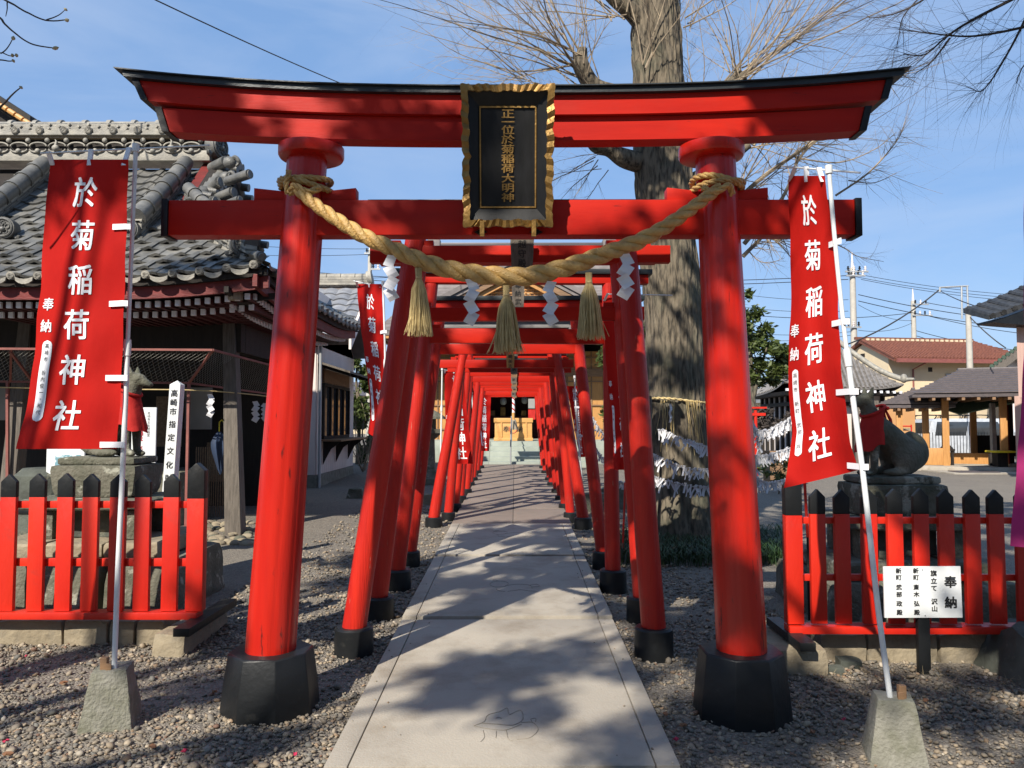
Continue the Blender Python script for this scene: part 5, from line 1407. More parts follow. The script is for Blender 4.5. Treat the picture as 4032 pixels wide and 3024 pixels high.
def canopy(x0, x1, y0, y1, z0, z1, step, keep, rlo, rhi):
    out = []
    nx_ = int((x1 - x0) / step) + 1; ny_ = int((y1 - y0) / step) + 1
    for i in range(nx_):
        for j in range(ny_):
            x = x0 + i * step + rsh.uniform(-.4, .4) * step; y = y0 + j * step + rsh.uniform(-.4, .4) * step
            if rsh.random() < keep(x, y):
                r = rsh.uniform(rlo, rhi); out.append((x, y, rsh.uniform(z0, z1), r, r * .9, r * .6))
    rsh.shuffle(out)
    return out
SHADE = canopy(-6.0, .9, -6.2, 5.0, 7.5, 8.7, 1.1, lambda x, y: (.5 if x < -5.4 else .84 if x < -3.0 else .95) if y < 3.4 else (.95 if x > -2.9 else 0), .5, .9)
leafy('camphor_tree', 'slender camphor tree behind the camera on the pavilion side', -6.95, -3.1, 8.4, 3, [b for b in SHADE if b[0] < -3.3], size=.085, dens=680, seed=4, tr=.13)
leafy('camphor_tree', 'broad camphor tree behind the camera shading the gate', 1.9, -4.6, 8.6, 3, [b for b in SHADE if b[0] >= -3.3], size=.085, dens=680, seed=5, tr=.2)
leafy('camphor_tree', 'second evergreen camphor tree standing behind the camera beside the court', 5.2, -2.0, 8.6, 3, canopy(1.6, 9.0, -3.2, 6.4, 7.5, 8.8, 1.3, lambda x, y: .72, .55, .9), size=.09, dens=480, seed=6, tr=.26)

# unseen row of evergreens added behind the camera to block low sky fill
for k, (x, y, h) in enumerate(((-15, -9, 7.5), (-10, -14, 9.0), (-4, -15, 8.5), (2, -14, 9.5), (8, -13, 8.8), (14, -11, 9.2), (18, -5, 8.5), (-18, -3, 6.0))):
    bl_ = [(x + rsh.uniform(-1.8, 1.8), y + rsh.uniform(-1.3, 1.3), z_, 1.9, 1.6, 1.3) for z_ in np.linspace(1.2, h - 1, 7)]
    leafy('evergreen_tree', ['evergreen tree in the back row behind the camera, by the pavilion side', 'tall evergreen tree in the back row, second from the pavilion side', 'broad evergreen tree in the back row, third from the pavilion side', 'tallest evergreen tree in the middle of the back row', 'evergreen tree in the back row past the middle', 'tall evergreen tree near the court end of the back row', 'evergreen tree closing the court behind the camera', 'low evergreen tree beside the pavilion behind the camera'][k], x, y, h, 2, bl_, size=.22, dens=60, seed=30 + k, tr=.25, group='back row of evergreen trees')

# ================================================================== WATER PAVILION (TILED ROOF)
def base_tile(w, l, th=.032, curve=.021):
    mb = MB(); n = 7; top = []
    for e in (0, 1):
        row = []
        for i in range(n + 1):
            u = i / n
            zc = -curve * math.sin(math.pi * min(u / .72, 1.0)) if u < .72 else curve * .75 * math.sin(math.pi * (u - .72) / .28 * .9)
            row.append((w * (u - .5) * 1.06, l * e, zc + (0.02 if e == 0 else -.012)))
        top.append(row)
    lo_ = [(x, y, z - th) for x, y, z in top[0]]
    vs_ = top[0] + top[1] + lo_
    fs_ = [(i, i + 1, n + 1 + i + 1, n + 1 + i) for i in range(n)] + [(2 * (n + 1) + i, 2 * (n + 1) + i + 1, i + 1, i) for i in range(n)]
    mb.add(vs_, fs_)
    return mesh_only(mb, 'tile_mesh', KAWARA, smooth=60)
TILE = base_tile(.285, .255)
pav = thing('water_pavilion', 'old water pavilion with heavy grey tiled roof and red painted eaves', 'pavilion', (-4.5, 10.0, .1))
XE, YE, YB = -2.66, 8.08, 13.1
ZE = P(875, 1062, 8.08).z
YM = 10.6; ZR = P(400, 640, 10.5).z
def prof(t):  # 0 eave..1 ridge : height above eave
    return (ZR - ZE) * (0.80 * t + 0.20 * t * t)
def lift(s): return .13 * max(0, 1 - s / 1.7) ** 2
def front(x, t):  # t along slope
    y = YE + (YM - YE) * t
    return Vector((x, y, ZE - .07 + prof(t) + lift(abs(XE - x)) * (1 - t)))
def right_(y, t):
    x = XE - (YM - YE) * t
    s_ = min(abs(y - YE), abs(YB - y))
    return Vector((x, y, ZE - .07 + prof(t) + lift(s_) * (1 - t)))
roof = MB()
roof.bb(-9.6, -2.95, 8.4, 12.8, ZE - .30, ZE - .24)
# under-roof surfaces so nothing shows through the tiles
rows_ = [[front(x, t) - Vector((0, 0, .03)) for x in np.linspace(-9.8, XE, 12)] for t in np.linspace(0, .55, 6)]
XG = -4.05
rows2 = [[front(x, t) - Vector((0, 0, .03)) for x in np.linspace(-9.8, XG, 10)] for t in np.linspace(.55, 1, 5)]
def sheet(mb, rows, mi=0):
    n = len(rows[0]); mb.add([p for r_ in rows for p in r_], [(j * n + i, j * n + i + 1, (j + 1) * n + i + 1, (j + 1) * n + i) for j in range(len(rows) - 1) for i in range(n - 1)], mi)
rows_ = [[front(-9.8 + (min(XE - (YM - YE) * t, XE) + 9.8) * q, t) - Vector((0, 0, .03)) for q in np.linspace(0, 1, 12)] for t in np.linspace(0, .56, 7)]
sheet(roof, rows_); sheet(roof, rows2)
sheet(roof, [[right_(YE + (YM - YE) * t + (YB - YE - 2 * (YM - YE) * t) * q, t) - Vector((0, 0, .03)) for q in np.linspace(0, 1, 10)] for t in np.linspace(0, .56, 7)])
# rear slope, mirrored
sheet(roof, [[Vector((x, YB - (YM - YE) * t, ZE - .07 + prof(t))) for x in (-9.8, XG if t > .56 else XE - 2.52 * t)] for t in np.linspace(0, 1, 7)])
rf = roof.build('roof', DWOOD, pav)
SL = 3.1
rowsN = 16
def tiles(surf, lo_fn, hi_fn, w, nrow, face):
    for j in range(nrow):
        t = j / rowsN * 1.0
        lo_, hi_ = lo_fn(t), hi_fn(t)
        k = 0; off = 0
        pos = hi_ - w / 2 if face == 'f' else lo_ + w / 2
        while (pos > lo_ if face == 'f' else pos < hi_):
            p = surf(pos, t); q = surf(pos, t + .06); r2 = surf(pos + .1, t)
            Y = (q - p).normalized(); X = (r2 - p).normalized() if face == 'f' else (surf(pos + .1, t) - p).normalized()
            if face != 'f': X = X
            Z = X.cross(Y).normalized()
            if Z.z < 0: X = -X; Z = -Z
            X = Y.cross(Z)
            m_ = Matrix((X, Y, Z)).transposed()
            jit = Vector((rnd.gauss(0, .003), 0, rnd.gauss(0, .003)))
            place('roof_tile', TILE, rf, p + Z * .022 + jit - Y * .03, m_.to_quaternion())
            pos += -w if face == 'f' else w
tiles(front, lambda t: -5.75 - 1.2 * t, lambda t: (XE - (YM - YE) * t) if t < .55 else XG, .285, 16, 'f')
tiles(right_, lambda t: YE + (YM - YE) * t, lambda t: YB - (YM - YE) * t, .285, 6, 'r')
# round eave discs and scalloped pendants
for j in range(11):
    x = XE - .10 - .285 * j
    p = front(x, 0) + Vector((0, -.045, .0))
    mb = MB(); mb.tube([p + Vector((0, .10, .02)), p + Vector((0, -.01, 0))], .046, 16); mb.tube([p + Vector((0, -.01, 0)), p + Vector((0, -.016, 0))], .034, 16)
    for q in (-.016, .0, .016): mb.tube([p + Vector((-.026, -.019, q - .004)), p + Vector((.0, -.022, q + .003)), p + Vector((.026, -.019, q - .004))], .004, 4)
    mb.build('eave_disc', KAWARAL, rf, smooth=40)
    c = front(x - .142, 0) + Vector((0, -.05, -.035))
    pts = [(-.095, .02), (-.05, .004), (0, -.002), (.05, .004), (.095, .02), (.09, -.02), (.055, -.045), (.02, -.055), (-.02, -.055), (-.055, -.045), (-.09, -.02)]
    mb = MB(); mb.prism([(c.x + a, c.z + b) for a, b in pts], 'y', c.y - .008, c.y + .012); mb.build('eave_pendant', KAWARAL, rf)
for j in range(16):
    y_ = YE + .3 + j * .285
    if y_ > YB: break
    p = right_(y_, 0) + Vector((.04, 0, 0))
    mb = MB(); mb.tube([p + Vector((-.10, 0, .02)), p + Vector((.012, 0, -.0))], .046, 12); mb.ell(p + Vector((-.0, .14, -.03)), (.02, .09, .045), None, 10, 6); mb.build('eave_disc', KAWARA, rf, smooth=40)
def ridge_run(pts, w, h, m1=KAWARA, m2=KAWARAL, cap=.085, seg=.24, layers=4):
    """stacked flat ridge tiles with a row of round cap tiles above"""
    pts = [Vector(p) for p in pts]; c = cr(pts, 10)
    L_ = [0]
    for a, b in zip(c, c[1:]): L_.append(L_[-1] + (b - a).length)
    def at(s_):
        s_ = min(max(s_, 0), L_[-1] - 1e-4); j = next(k for k in range(1, len(L_)) if L_[k] >= s_)
        t = (s_ - L_[j - 1]) / (L_[j] - L_[j - 1]); return c[j - 1] + (c[j] - c[j - 1]) * t, (c[j] - c[j - 1]).normalized()
    n = max(2, int(L_[-1] / seg)); sg_ = L_[-1] / n
    for k in range(n):
        a, ta = at(k * sg_); b, _ = at((k + 1) * sg_ - .002)
        mb = MB(); up = Vector((0, 0, h + cap * .35))
        mb.tube([a + up, a + up + (b - a) * .12, a + up + (b - a) * .13, b + up], [cap * 1.14, cap * 1.14, cap, cap * .97], 14)
        mb.build('ridge_cap_tile', m1, rf, smooth=40)
        for l in range(layers):
            o_ = (.5 if l % 2 else 0) * sg_
            a2, _ = at(k * sg_ + o_); b2, _ = at((k + 1) * sg_ - .006 + o_)
            dr = (b2 - a2); 
            if dr.length < .03: continue
            sd_ = dr.cross(Vector((0, 0, 1))).normalized() * (w * (1 - .08 * l))
            z0_ = h * l / layers; z1_ = z0_ + h / layers * .72
            mb = MB()
            mb.loft([[a2 - sd_ + Vector((0, 0, z0_)), a2 + sd_ + Vector((0, 0, z0_)), a2 + sd_ + Vector((0, 0, z1_)), a2 - sd_ + Vector((0, 0, z1_))], [b2 - sd_ + Vector((0, 0, z0_)), b2 + sd_ + Vector((0, 0, z0_)), b2 + sd_ + Vector((0, 0, z1_)), b2 - sd_ + Vector((0, 0, z1_))]])
            for q in (-1, 1): mb.tube([a2 + sd_ * q * .9 + Vector((0, 0, z0_ + .01)), a2 + sd_ * q * 1.12 + Vector((0, 0, z0_ + .01))], .013, 6)
            mb.build('ridge_tile', m2 if l % 2 else m1, rf)
    # dark mortar core
    mb = MB(); secs = []
    for k in range(9):
        a, ta = at(L_[-1] * k / 8); sd_ = ta.cross(Vector((0, 0, 1))).normalized() * w * .8
        secs.append([a - sd_ - Vector((0, 0, .1)), a + sd_ - Vector((0, 0, .1)), a + sd_ + Vector((0, 0, h)), a - sd_ + Vector((0, 0, h))])
    mb.loft(secs); mb.build('ridge_core', KAWARAL, rf)
zt = lambda py: P(400, py, 10.5).z
# main ridge: bands, openwork row of beads and loops, crest row, cap
xr0, xr1 = -9.0, P(835, 600, 10.5).x
MB().bb(xr0, xr1, 10.42, 10.78, zt(640), zt(600)).build('ridge_band', KAWARAL, rf, bevel=.01)
MB().bb(xr0, xr1 + .02, 10.46, 10.74, zt(600), zt(548) - .001).build('ridge_core', DWOOD, rf)
n = 14
for k in range(n):
    x = xr1 - .12 - k * .265
    if x < -7.6: break
    for q, zz_ in ((0, zt(563)), (.13, zt(604)), (.0, zt(620))):
        if q == 0 and zz_ == zt(620): continue
        MB().ell((x - q, 10.40, zz_), (.036, .03, .036)).build('ridge_bead', KAWARAL, rf, smooth=80)
    for zc_, fl in ((zt(590), 1), (zt(590), -1)):
        mb = MB(); pts = [(x - .13 + .115 * math.cos(a), 10.41, zc_ + fl * (.02 + .05 * math.sin(a))) for a in [math.pi * i / 10 for i in range(11)]]
        mb.tube(pts, .013, 6); mb.build('ridge_loop', KAWARAL, rf, smooth=80)
    if k in (3, 7, 1):
        mb = MB(); mb.ell((x - .13, 10.37, zt(596)), (.05, .04, .045)); mb.tube([(x - .13, 10.37, zt(585)), (x - .12, 10.37, zt(570)), (x - .14, 10.37, zt(562))], [.02, .014, .004], 8); mb.build('ridge_urn', KAWARAL, rf, smooth=80)
MB().bb(xr0, xr1 - .05, 10.40, 10.80, zt(553), zt(546)).build('ridge_band', WOODP, rf)
MB().bb(xr0, xr1 - .05, 10.36, 10.84, zt(546) + .001, zt(538)).build('ridge_band', KAWARAL, rf, bevel=.006)
for k in range(9):
    x = P(629 - k * 97, 530, 10.3).x
    mb = MB(); mb.tube([(x, 10.44, zt(528)), (x, 10.345, zt(528))], .052, 18)
    for j in range(16):
        a = 2 * math.pi * j / 16; mb.tube([(x + .012 * math.cos(a), 10.342, zt(528) + .012 * math.sin(a)), (x + .046 * math.cos(a), 10.338, zt(528) + .046 * math.sin(a))], [.003, .007], 5)
    mb.ell((x, 10.340, zt(528)), (.012, .008, .012), None, 8, 6)
    mb.build('crest_disc', KAWARAL, rf, smooth=40)
    mb = MB(); c = (x - .165, 10.40, zt(530)); secs = []
    for i in range(9):
        u = -1 + 2 * i / 8; zz_ = c[2] + .022 * u * u - .014
        secs.append([(c[0] + .115 * u, c[1] - .03, zz_ - .03), (c[0] + .115 * u, c[1] + .03, zz_ - .03), (c[0] + .115 * u, c[1] + .03, zz_ + .028), (c[0] + .115 * u, c[1] - .03, zz_ + .028)])
    mb.loft(secs); mb.build('crest_pendant', KAWARAL, rf)
for l in range(3):
    for k in range(14):
        x1 = xr1 - .05 - .27 * k - (.13 if l % 2 else 0)
        MB().bb(x1 - .262, x1, 10.42 + .012 * l, 10.78 - .012 * l, zt(520 - 9 * l), zt(513 - 9 * l)).build('ridge_tile', KAWARAL, rf)
        mb = MB(); mb.tube([(x1 - .02, 10.44 + .01 * l, zt(516 - 9 * l)), (x1 - .02, 10.39 + .01 * l, zt(516 - 9 * l))], .017, 8); mb.build('ridge_peg', KAWARAL, rf, smooth=40)
MB().bb(xr0, xr1 - .06, 10.46, 10.74, zt(538) + .001, zt(488)).build('ridge_core', KAWARA, rf)
for k in range(9):
    a = xr1 - .06 - .345 * k
    mb = MB(); mb.tube([(a, 10.6, zt(495)), (a - .05, 10.6, zt(495)), (a - .052, 10.6, zt(496)), (a - .345, 10.6, zt(496))], [.115, .115, .095, .095], 16); mb.build('ridge_cap_tile', KAWARAL, rf, smooth=40)
# descending ridges and corner ridge
def down(x, y0, y1, extra=.0):
    return [Vector((x, y, front(x, (y - YE) / (YM - YE)).z + .02)) for y in (y0, (2 * y0 + y1) / 3, (y0 + 2 * y1) / 3, y1)]
ridge_run(down(-4.5, 9.0, 10.35), .085, .20, KAWARA, KAWARA, .10, .27, 5)
ridge_run(down(-6.45, 9.0, 10.35), .085, .20, KAWARA, KAWARA, .10, .27, 5)
cp = lambda s_: Vector((XE - s_, YE + s_, right_(YE + s_, s_ / (YM - YE)).z + .02))
ridge_run([cp(.22), cp(.6), cp(1.0), cp(1.45)], .08, .13, KAWARA, KAWARAL, .07, .22, 4)
ridge_run([cp(.85) + Vector((0, 0, .13)), cp(1.1) + Vector((0, 0, .15)), cp(1.45) + Vector((0, 0, .18))], .06, .12, KAWARA, KAWARA, .08, .2, 3)
def oni(c, r, yaw, nm='demon_tile'):
    Rz = Matrix.Rotation(yaw, 3, 'Z'); mb = MB(); c = Vector(c)
    def W(a, b, z): return c + Rz @ Vector((a, b, z))
    mb.tube([W(0, .09, 0), W(0, -.05, 0)], r, 22); 
    mb.tube([W(r * .8 * math.cos(a), -.055, r * .8 * math.sin(a)) for a in [2 * math.pi * i / 24 for i in range(25)]], r * .10, 6)
    for k in range(5):
        a = 2 * math.pi * k / 5 + .3; mb.tube([W(r * .42 * math.cos(a) + r * .2 * math.cos(t), -.058, r * .42 * math.sin(a) + r * .2 * math.sin(t)) for t in [2 * math.pi * i / 10 for i in range(11)]], r * .05, 5)
    mb.ell(W(0, -.06, -.02), (r * .28, .03, r * .26), None, 10, 8); mb.tube([W(0, -.07, r * .1), W(r * .1, -.07, r * .35), W(-r * .05, -.07, r * .55)], [r * .09, r * .06, r * .02], 6)
    for s_ in (-1, 1): mb.tube(cr([W(s_ * r * .7, .02, -r * .6), W(s_ * r * 1.15, 0, -r * .9), W(s_ * r * 1.25, -.01, -r * .6)], 5), [r * .22] * 5 + [r * .16] * 5 + [r * .08], 6)
    mb.build(nm, KAWARA, rf, smooth=50)
oni(P(955, 965, 8.42), .135, R(28)); oni(P(505, 905, 8.95), .13, R(4)); oni(P(20, 900, 8.95), .13, R(4))
mb = MB(); a = P(985, 1020, 8.15); mb.tube([P(1000, 985, 8.3) + Vector((-.15, .25, .0)), P(1030, 1010, 8.0)], .052, 16); mb.tube([P(1030, 1010, 8.0), P(1033, 1012, 7.98)], .04, 16); mb.build('corner_round_tile', KAWARA, rf, smooth=40)
# gable cluster at the ridge end
gx_ = XG
mb = MB(); mb.prism([(9.35, ZE + .78), (11.85, ZE + .78), (10.6, ZR + .05)], 'x', gx_ - .3, gx_ - .06); mb.build('gable_board', REDOLD, rf)
for s_ in (-1, 1):
    pts = [Vector((gx_ + .06, 10.6 + s_ * e, ZR + .02 - e * .86 + .10 * e * e)) for e in (.05, .45, .85, 1.3)]
    c = cr(pts, 6)
    for k in range(0, len(c) - 2, 2):
        mb = MB(); mb.tube([c[k], c[k + 2]], [.075, .07], 12); mb.tube([c[k] + Vector((-.05, 0, .02)), c[k] + Vector((.16, 0, -.01))], .058, 12); mb.build('verge_tile', KAWARA, rf, smooth=40)
    mb = MB(); mb.loft([[p + Vector((-.02, 0, -.30)), p + Vector((.03, 0, -.30)), p + Vector((.03, 0, -.06)), p + Vector((-.02, 0, -.06))] for p in c]); mb.build('barge_board', DWOOD, rf)
oni((xr1 + .06, 10.55, zt(575)), .17, R(75), 'ridge_end_tile')
for px, py, d_, ln, r_ in ((880, 640, 10.2, .28, .075), (900, 700, 9.9, .22, .06), (965, 690, 9.4, .36, .06), (905, 760, 9.6, .3, .065), (930, 790, 9.3, .3, .05), (860, 720, 9.7, .2, .07), (840, 800, 9.4, .22, .08)):
    p = P(px, py, d_); mb = MB(); mb.tube([p + Vector((-ln * .8, .18, -.02)), p + Vector((ln * .2, -.05, 0))], r_, 14); mb.tube([p + Vector((ln * .2, -.05, 0)), p + Vector((ln * .2 + .008, -.052, 0))], r_ * .8, 14); mb.build('round_end_tile', KAWARA, rf, smooth=40)
mb = MB(); mb.prism([(9.2, ZE + .55), (12.0, ZE + .55), (11.4, ZE + 1.2), (10.6, ZR + .15), (9.7, ZE + 1.25)], 'x', gx_ - .1, gx_ + .04); mb.build('gable_backing', DWOOD, rf)
for px, py in ((905, 640), (890, 700)):
    p = P(px, py, 9.9); mb = MB(); mb.ell(p, (.09, .07, .08)); mb.tube(cr([p, p + Vector((.08, -.03, .06)), p + Vector((.13, -.02, -.01)), p + Vector((.08, 0, -.05))], 5), [.03] * 10 + [.02] * 5 + [.01], 6); mb.build('scroll_tile', KAWARA, rf, smooth=60)
# eaves: fascia, red beam, rafters with white ends
def eave(fn, a0, a1, nm, along):
    n = 16
    def strip(off, z0_, z1_, t_, m_, nm_):
        secs = []
        for i in range(n + 1):
            s_ = a0 + (a1 - a0) * i / n; p = fn(s_, 0); q = fn(s_, off)
            o = Vector((q.x, q.y, p.z))
            nv_ = Vector((0, 1, 0)) if along == 'x' else Vector((-1, 0, 0))
            secs.append([o + Vector((0, 0, z0_)), o + nv_ * t_ + Vector((0, 0, z0_)), o + nv_ * t_ + Vector((0, 0, z1_)), o + Vector((0, 0, z1_))])
        mb = MB(); mb.loft(secs); mb.build(nm_, m_, pav)
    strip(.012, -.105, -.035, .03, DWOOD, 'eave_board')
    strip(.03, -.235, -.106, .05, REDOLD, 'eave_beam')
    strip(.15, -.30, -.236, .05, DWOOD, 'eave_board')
eave(front, -9.5, XE + .02, 'f', 'x'); eave(right_, YE - .0, YB, 'r', 'y')
RE = mesh_only(MB().bb(-.026, .026, -.03, .0, -.033, .033), 'rafter_end', WHITEC); RB = mesh_only(MB().bb(-.026, .026, .0, 1.1, -.033, .033), 'rafter', REDDARK)
for row, (off, dz_, x0) in enumerate(((.09, -.275, 0), (.20, -.345, .05))):
    for k in range(27):
        x = XE - .25 - .108 * k - x0
        if x < -5.8: break
        p = front(x, 0); q = front(x, off); c = Vector((x, q.y, p.z + dz_))
        place('rafter', RB, pav, c); e = place('rafter_end', RE, pav, c)
    Rq = Matrix.Rotation(R(90), 3, 'Z').to_quaternion()
    for k in range(42):
        y_ = YE + .35 + .108 * k + x0
        if y_ > YB - .2: break
        p = right_(y_, 0); q = right_(y_, off); c = Vector((q.x, y_, p.z + dz_ + .03))
        place('rafter', RB, pav, c, Rq); place('rafter_end', RE, pav, c, Rq)
c = P(870 + 18, 1120, 8.3)
mb = MB(); rot = Matrix.Rotation(R(45), 3, 'Z'); mb.box(P(925, 1152, 8.3), (.13, .13, .17), rot); mb.build('hip_rafter_end', WOODP, pav, bevel=.01)
mb = MB(); mb.box(P(925, 1152, 8.3) + Vector((-.5, .5, -.03)), (.11, 1.3, .15), rot); mb.build('hip_rafter', REDDARK, pav)
mb = MB(); mb.box(P(838, 1200, 8.7), (.11, .03, .12), rot); mb.build('bracket_end', GPANEL, pav)
# body: dark timber, posts, walls
zb_ = ZE - .36
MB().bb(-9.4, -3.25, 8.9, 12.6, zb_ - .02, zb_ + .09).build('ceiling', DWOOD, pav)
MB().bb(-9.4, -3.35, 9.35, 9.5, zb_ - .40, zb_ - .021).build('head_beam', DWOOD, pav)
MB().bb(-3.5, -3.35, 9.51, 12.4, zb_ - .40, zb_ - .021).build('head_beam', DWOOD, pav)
g9 = gz(-3.4, 9.3) - .05
for x, y_, xt_, m_ in ((P(928, 2100, 9.3).x, 9.3, -3.50, WOODG), (P(30, 2000, 9.3).x, 9.3, -6.0, WOODG), (-3.45, 12.3, -3.55, WOODG)):
    mb = MB(); w = .098
    mb.loft([[(x - w, y_ - w, g9), (x + w, y_ - w, g9), (x + w, y_ + w, g9), (x - w, y_ + w, g9)], [(xt_ - w * .75, y_ + .1 - w * .75, zb_ - .03), (xt_ + w * .75, y_ + .1 - w * .75, zb_ - .03), (xt_ + w * .75, y_ + .1 + w * .75, zb_ - .03), (xt_ - w * .75, y_ + .1 + w * .75, zb_ - .03)]])
    mb.build('corner_post', m_, pav, bevel=.008)
# back and side infill
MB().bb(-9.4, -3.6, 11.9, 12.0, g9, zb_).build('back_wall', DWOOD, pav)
for k, (x0, x1, z0_, z1_, m_) in enumerate(((P(0, 1600, 11.5).x - 2, P(118, 1600, 11.5).x, P(0, 1655, 11.5).z, P(0, 1532, 11.5).z, GPANEL), (P(600, 1600, 11).x, P(700, 1600, 11).x, P(0, 1760, 11).z, P(0, 1560, 11).z, WEAVE), (P(765, 1600, 11.6).x, P(865, 1600, 11.6).x, P(0, 1690, 11.6).z, P(0, 1530, 11.6).z, GPANEL), (P(770, 1600, 11).x, P(880, 1600, 11).x, P(0, 1905, 11).z, P(0, 1745, 11).z, WEAVE))):
    MB().bb(x0, x1, 10.95 + .16 * k, 11.0 + .16 * k, z0_, z1_).build('infill_panel', m_, pav, bevel=.004)
MB().bb(-6.6, -4.3, 9.9, 10.9, g9, g9 + .75).build('stone_basin', STONED, pav, bevel=.03)
for px in np.linspace(770, 885, 14):
    p = P(px, 1900, 10.7); MB().bb(p.x - .006, p.x + .006, 10.7, 10.712, g9, P(0, 1760, 10.7).z).build('fence_slat', WEAVE, pav)

# flared mesh guard in front of the pavilion
gd = thing('mesh_guard', 'faded red steel guard frame with flared chain-link panels under the pavilion eaves', 'guard frame', P(735, 2073, 9.2))
A0, A1 = P(-200, 1372, 8.62), P(838, 1378, 8.62)
B0, B1 = P(-260, 1500, 9.2), P(744, 1508, 9.2)
A2, B2 = P(1080, 1442, 10.75), P(1068, 1552, 11.4)
def bar(a, b, w=.024): mb = MB(); mb.tube([a, b], w * .72, 4, phase=math.pi / 4); mb.build('frame_bar', PINKFR, gd)
for a, b in ((A0, A1), (B0, B1), (A1, B1), (A1, A2), (B1, B2), (A2, B2), (A0 + (A1 - A0) * .235, B0 + (B1 - B0) * .30), (P(205, 1372, 8.62), P(130, 1500, 9.2)), ): bar(a, b)
pb = P(735, 2073, 9.2); bar(B1, Vector((B1.x, 9.2, gz(B1.x, 9.2))), .03); bar(P(40, 1385, 8.65), P(128, 1502, 9.18))
bar(P(30, 1500, 9.2), P(30, 2060, 9.2), .03)
def chainlink(p00, p10, p01, p11, nu, nv, r=.0022):
    mb = MB()
    def S2(u, v): return (p00 * (1 - u) + p10 * u) * (1 - v) + (p01 * (1 - u) + p11 * u) * v
    for k in range(-nv, nu):
        for sgn in (1, -1):
            pts = []
            for j in range(nv + 1):
                i = k + j if sgn > 0 else k + nv - j
                if 0 <= i <= nu: pts.append(S2(i / nu, j / nv) + Vector((0, .004 * (1 if (j % 2) == 0 else -1) * sgn, 0)))
            if len(pts) > 1: mb.tube(pts, r, 3, cap=False)
    return mb
chainlink(A0, A1, B0, B1, 50, 6, .0019).build('chain_link', CHAIN, gd, kind='stuff')
chainlink(A1, A2, B1, B2, 36, 8, .0017).build('chain_link', CHAIN, gd, kind='stuff')
# rope with paper streamers
c = cr([P(-150, 1522, 9.05), P(350, 1532, 9.05), P(745, 1536, 9.05), P(960, 1550, 9.4), P(1090, 1566, 10.2)], 8)
tag(MB().tube(c, .008, 6).build('straw_rope_line', STRAW, None, smooth=80), 'pale straw line stretched along the pavilion guard frame', 'rope')
for k, (px, y0, y1, d_) in enumerate(((828, 1552, 1640, 9.15), (916, 1562, 1662, 9.3), (1006, 1580, 1660, 9.7), (1044, 1588, 1655, 9.9))):
    shide(px, y0, y1, d_, label='white zigzag streamer on the pavilion cord, ' + ('nearest the steel post', 'above the wooden corner post', 'next to the gate pillar', 'half hidden by the gate pillar')[k], wpx=20, n=4, flip=(-1) ** k, group='paper streamers on the pavilion cord')
# white square marker post
mk = thing('marker_post', 'white square marker post with black characters and pointed top', 'marker post', P(690, 1980, 6.9))
p0, p1 = P(664, 1700, 6.8), P(706, 1700, 6.8); zt_ = P(690, 1514, 6.8).z; zp = P(690, 1497, 6.8).z; w = (p1.x - p0.x)
sl_ = -.085
gm = gz(p0.x, 6.8) - .05
mb = MB(); x0b, x1b = p0.x - .085, p1.x - .085
mb.loft([[(x0b, 6.8, gm), (x1b, 6.8, gm), (x1b, 6.8 + w, gm), (x0b, 6.8 + w, gm)], [(p0.x + .0, 6.8, zt_), (p1.x + .0, 6.8, zt_), (p1.x + .0, 6.8 + w, zt_), (p0.x + .0, 6.8 + w, zt_)]])
cxm, cym = (p0.x + p1.x) / 2, 6.8 + w / 2
mb.add([(p0.x, 6.8, zt_ + .0005), (p1.x, 6.8, zt_ + .0005), (p1.x, 6.8 + w, zt_ + .0005), (p0.x, 6.8 + w, zt_ + .0005), (cxm, cym, zp)], [(0, 1, 4), (1, 2, 4), (2, 3, 4), (3, 0, 4)])
mb.build('post', WPLAST, mk)
mb = MB(); txt = '高崎市指定文化財'; pys = (1548, 1584, 1620, 1670, 1722, 1775, 1830, 1882)
def mf(a, b): # a from centre, b = world z
    t = (zt_ - b) / (zt_ - gm); return Vector((cxm + a - .085 * t, 6.796, b))
for c_, py in zip(txt, pys):
    z_ = P(690, py, 6.8).z
    write(mb, lambda a, b: mf(a, -b), [(c_, 0, -z_, .068)], bold=.008, sx=.95)
mb.build('lettering', INK, mk)
# notice panel with red title, map board, dark barrel
def panel(nm, label, x0, x1, y0, y1, d_, m_=WPLAST):
    root = thing(nm, label, 'sign', P((x0 + x1) / 2, y1, d_)); a, b = P(x0, y0, d_), P(x1, y1, d_)
    MB().bb(a.x, b.x, d_, d_ + .02, b.z, a.z).build('board', m_, root, bevel=.008)
    MB().bb((a.x + b.x) / 2 - .02, (a.x + b.x) / 2 + .02, d_ + .021, d_ + .06, gz(a.x, d_) - .05, a.z - .05).build('post', WOODG, root)
    return root, a, b
r1, a, b = panel('information_sign', 'white information sign with red title behind the hidden fox', 455, 611, 1604, 1830, 7.3)
mb = MB(); w = b.x - a.x; h = a.z - b.z
write(mb, lambda p, q: Vector((a.x + p, 7.296, a.z - q)), [(c_, w * .63, h * (.18 + .072 * k), .052) for k, c_ in enumerate('於菊稲荷神社')] + [(c_, w * .63, h * (.70 + .08 * k), .052) for k, c_ in enumerate('水屋')], bold=.01)
mb.build('lettering', REDINK, r1)
mb = MB(); write(mb, lambda p, q: Vector((a.x + p, 7.296, a.z - q)), [(c_, w * .82, h * (.10 + .055 * k), .03) for k, c_ in enumerate('高崎市文化財指定')] + [(c_, w * .36, h * (.2 + .05 * k), .022) for k, c_ in enumerate('いなり神社の由来')], bold=.004)
mb.build('lettering', INK, r1)
r2, a, b = panel('map_board', 'white board with a printed blue picture beside the dark barrel', 183, 330, 1768, 1872, 6.7)
MB().bb(a.x + .08, b.x - .03, 6.6955, 6.699, b.z + .04, a.z - .05).build('printed_picture', MAPP, r2)
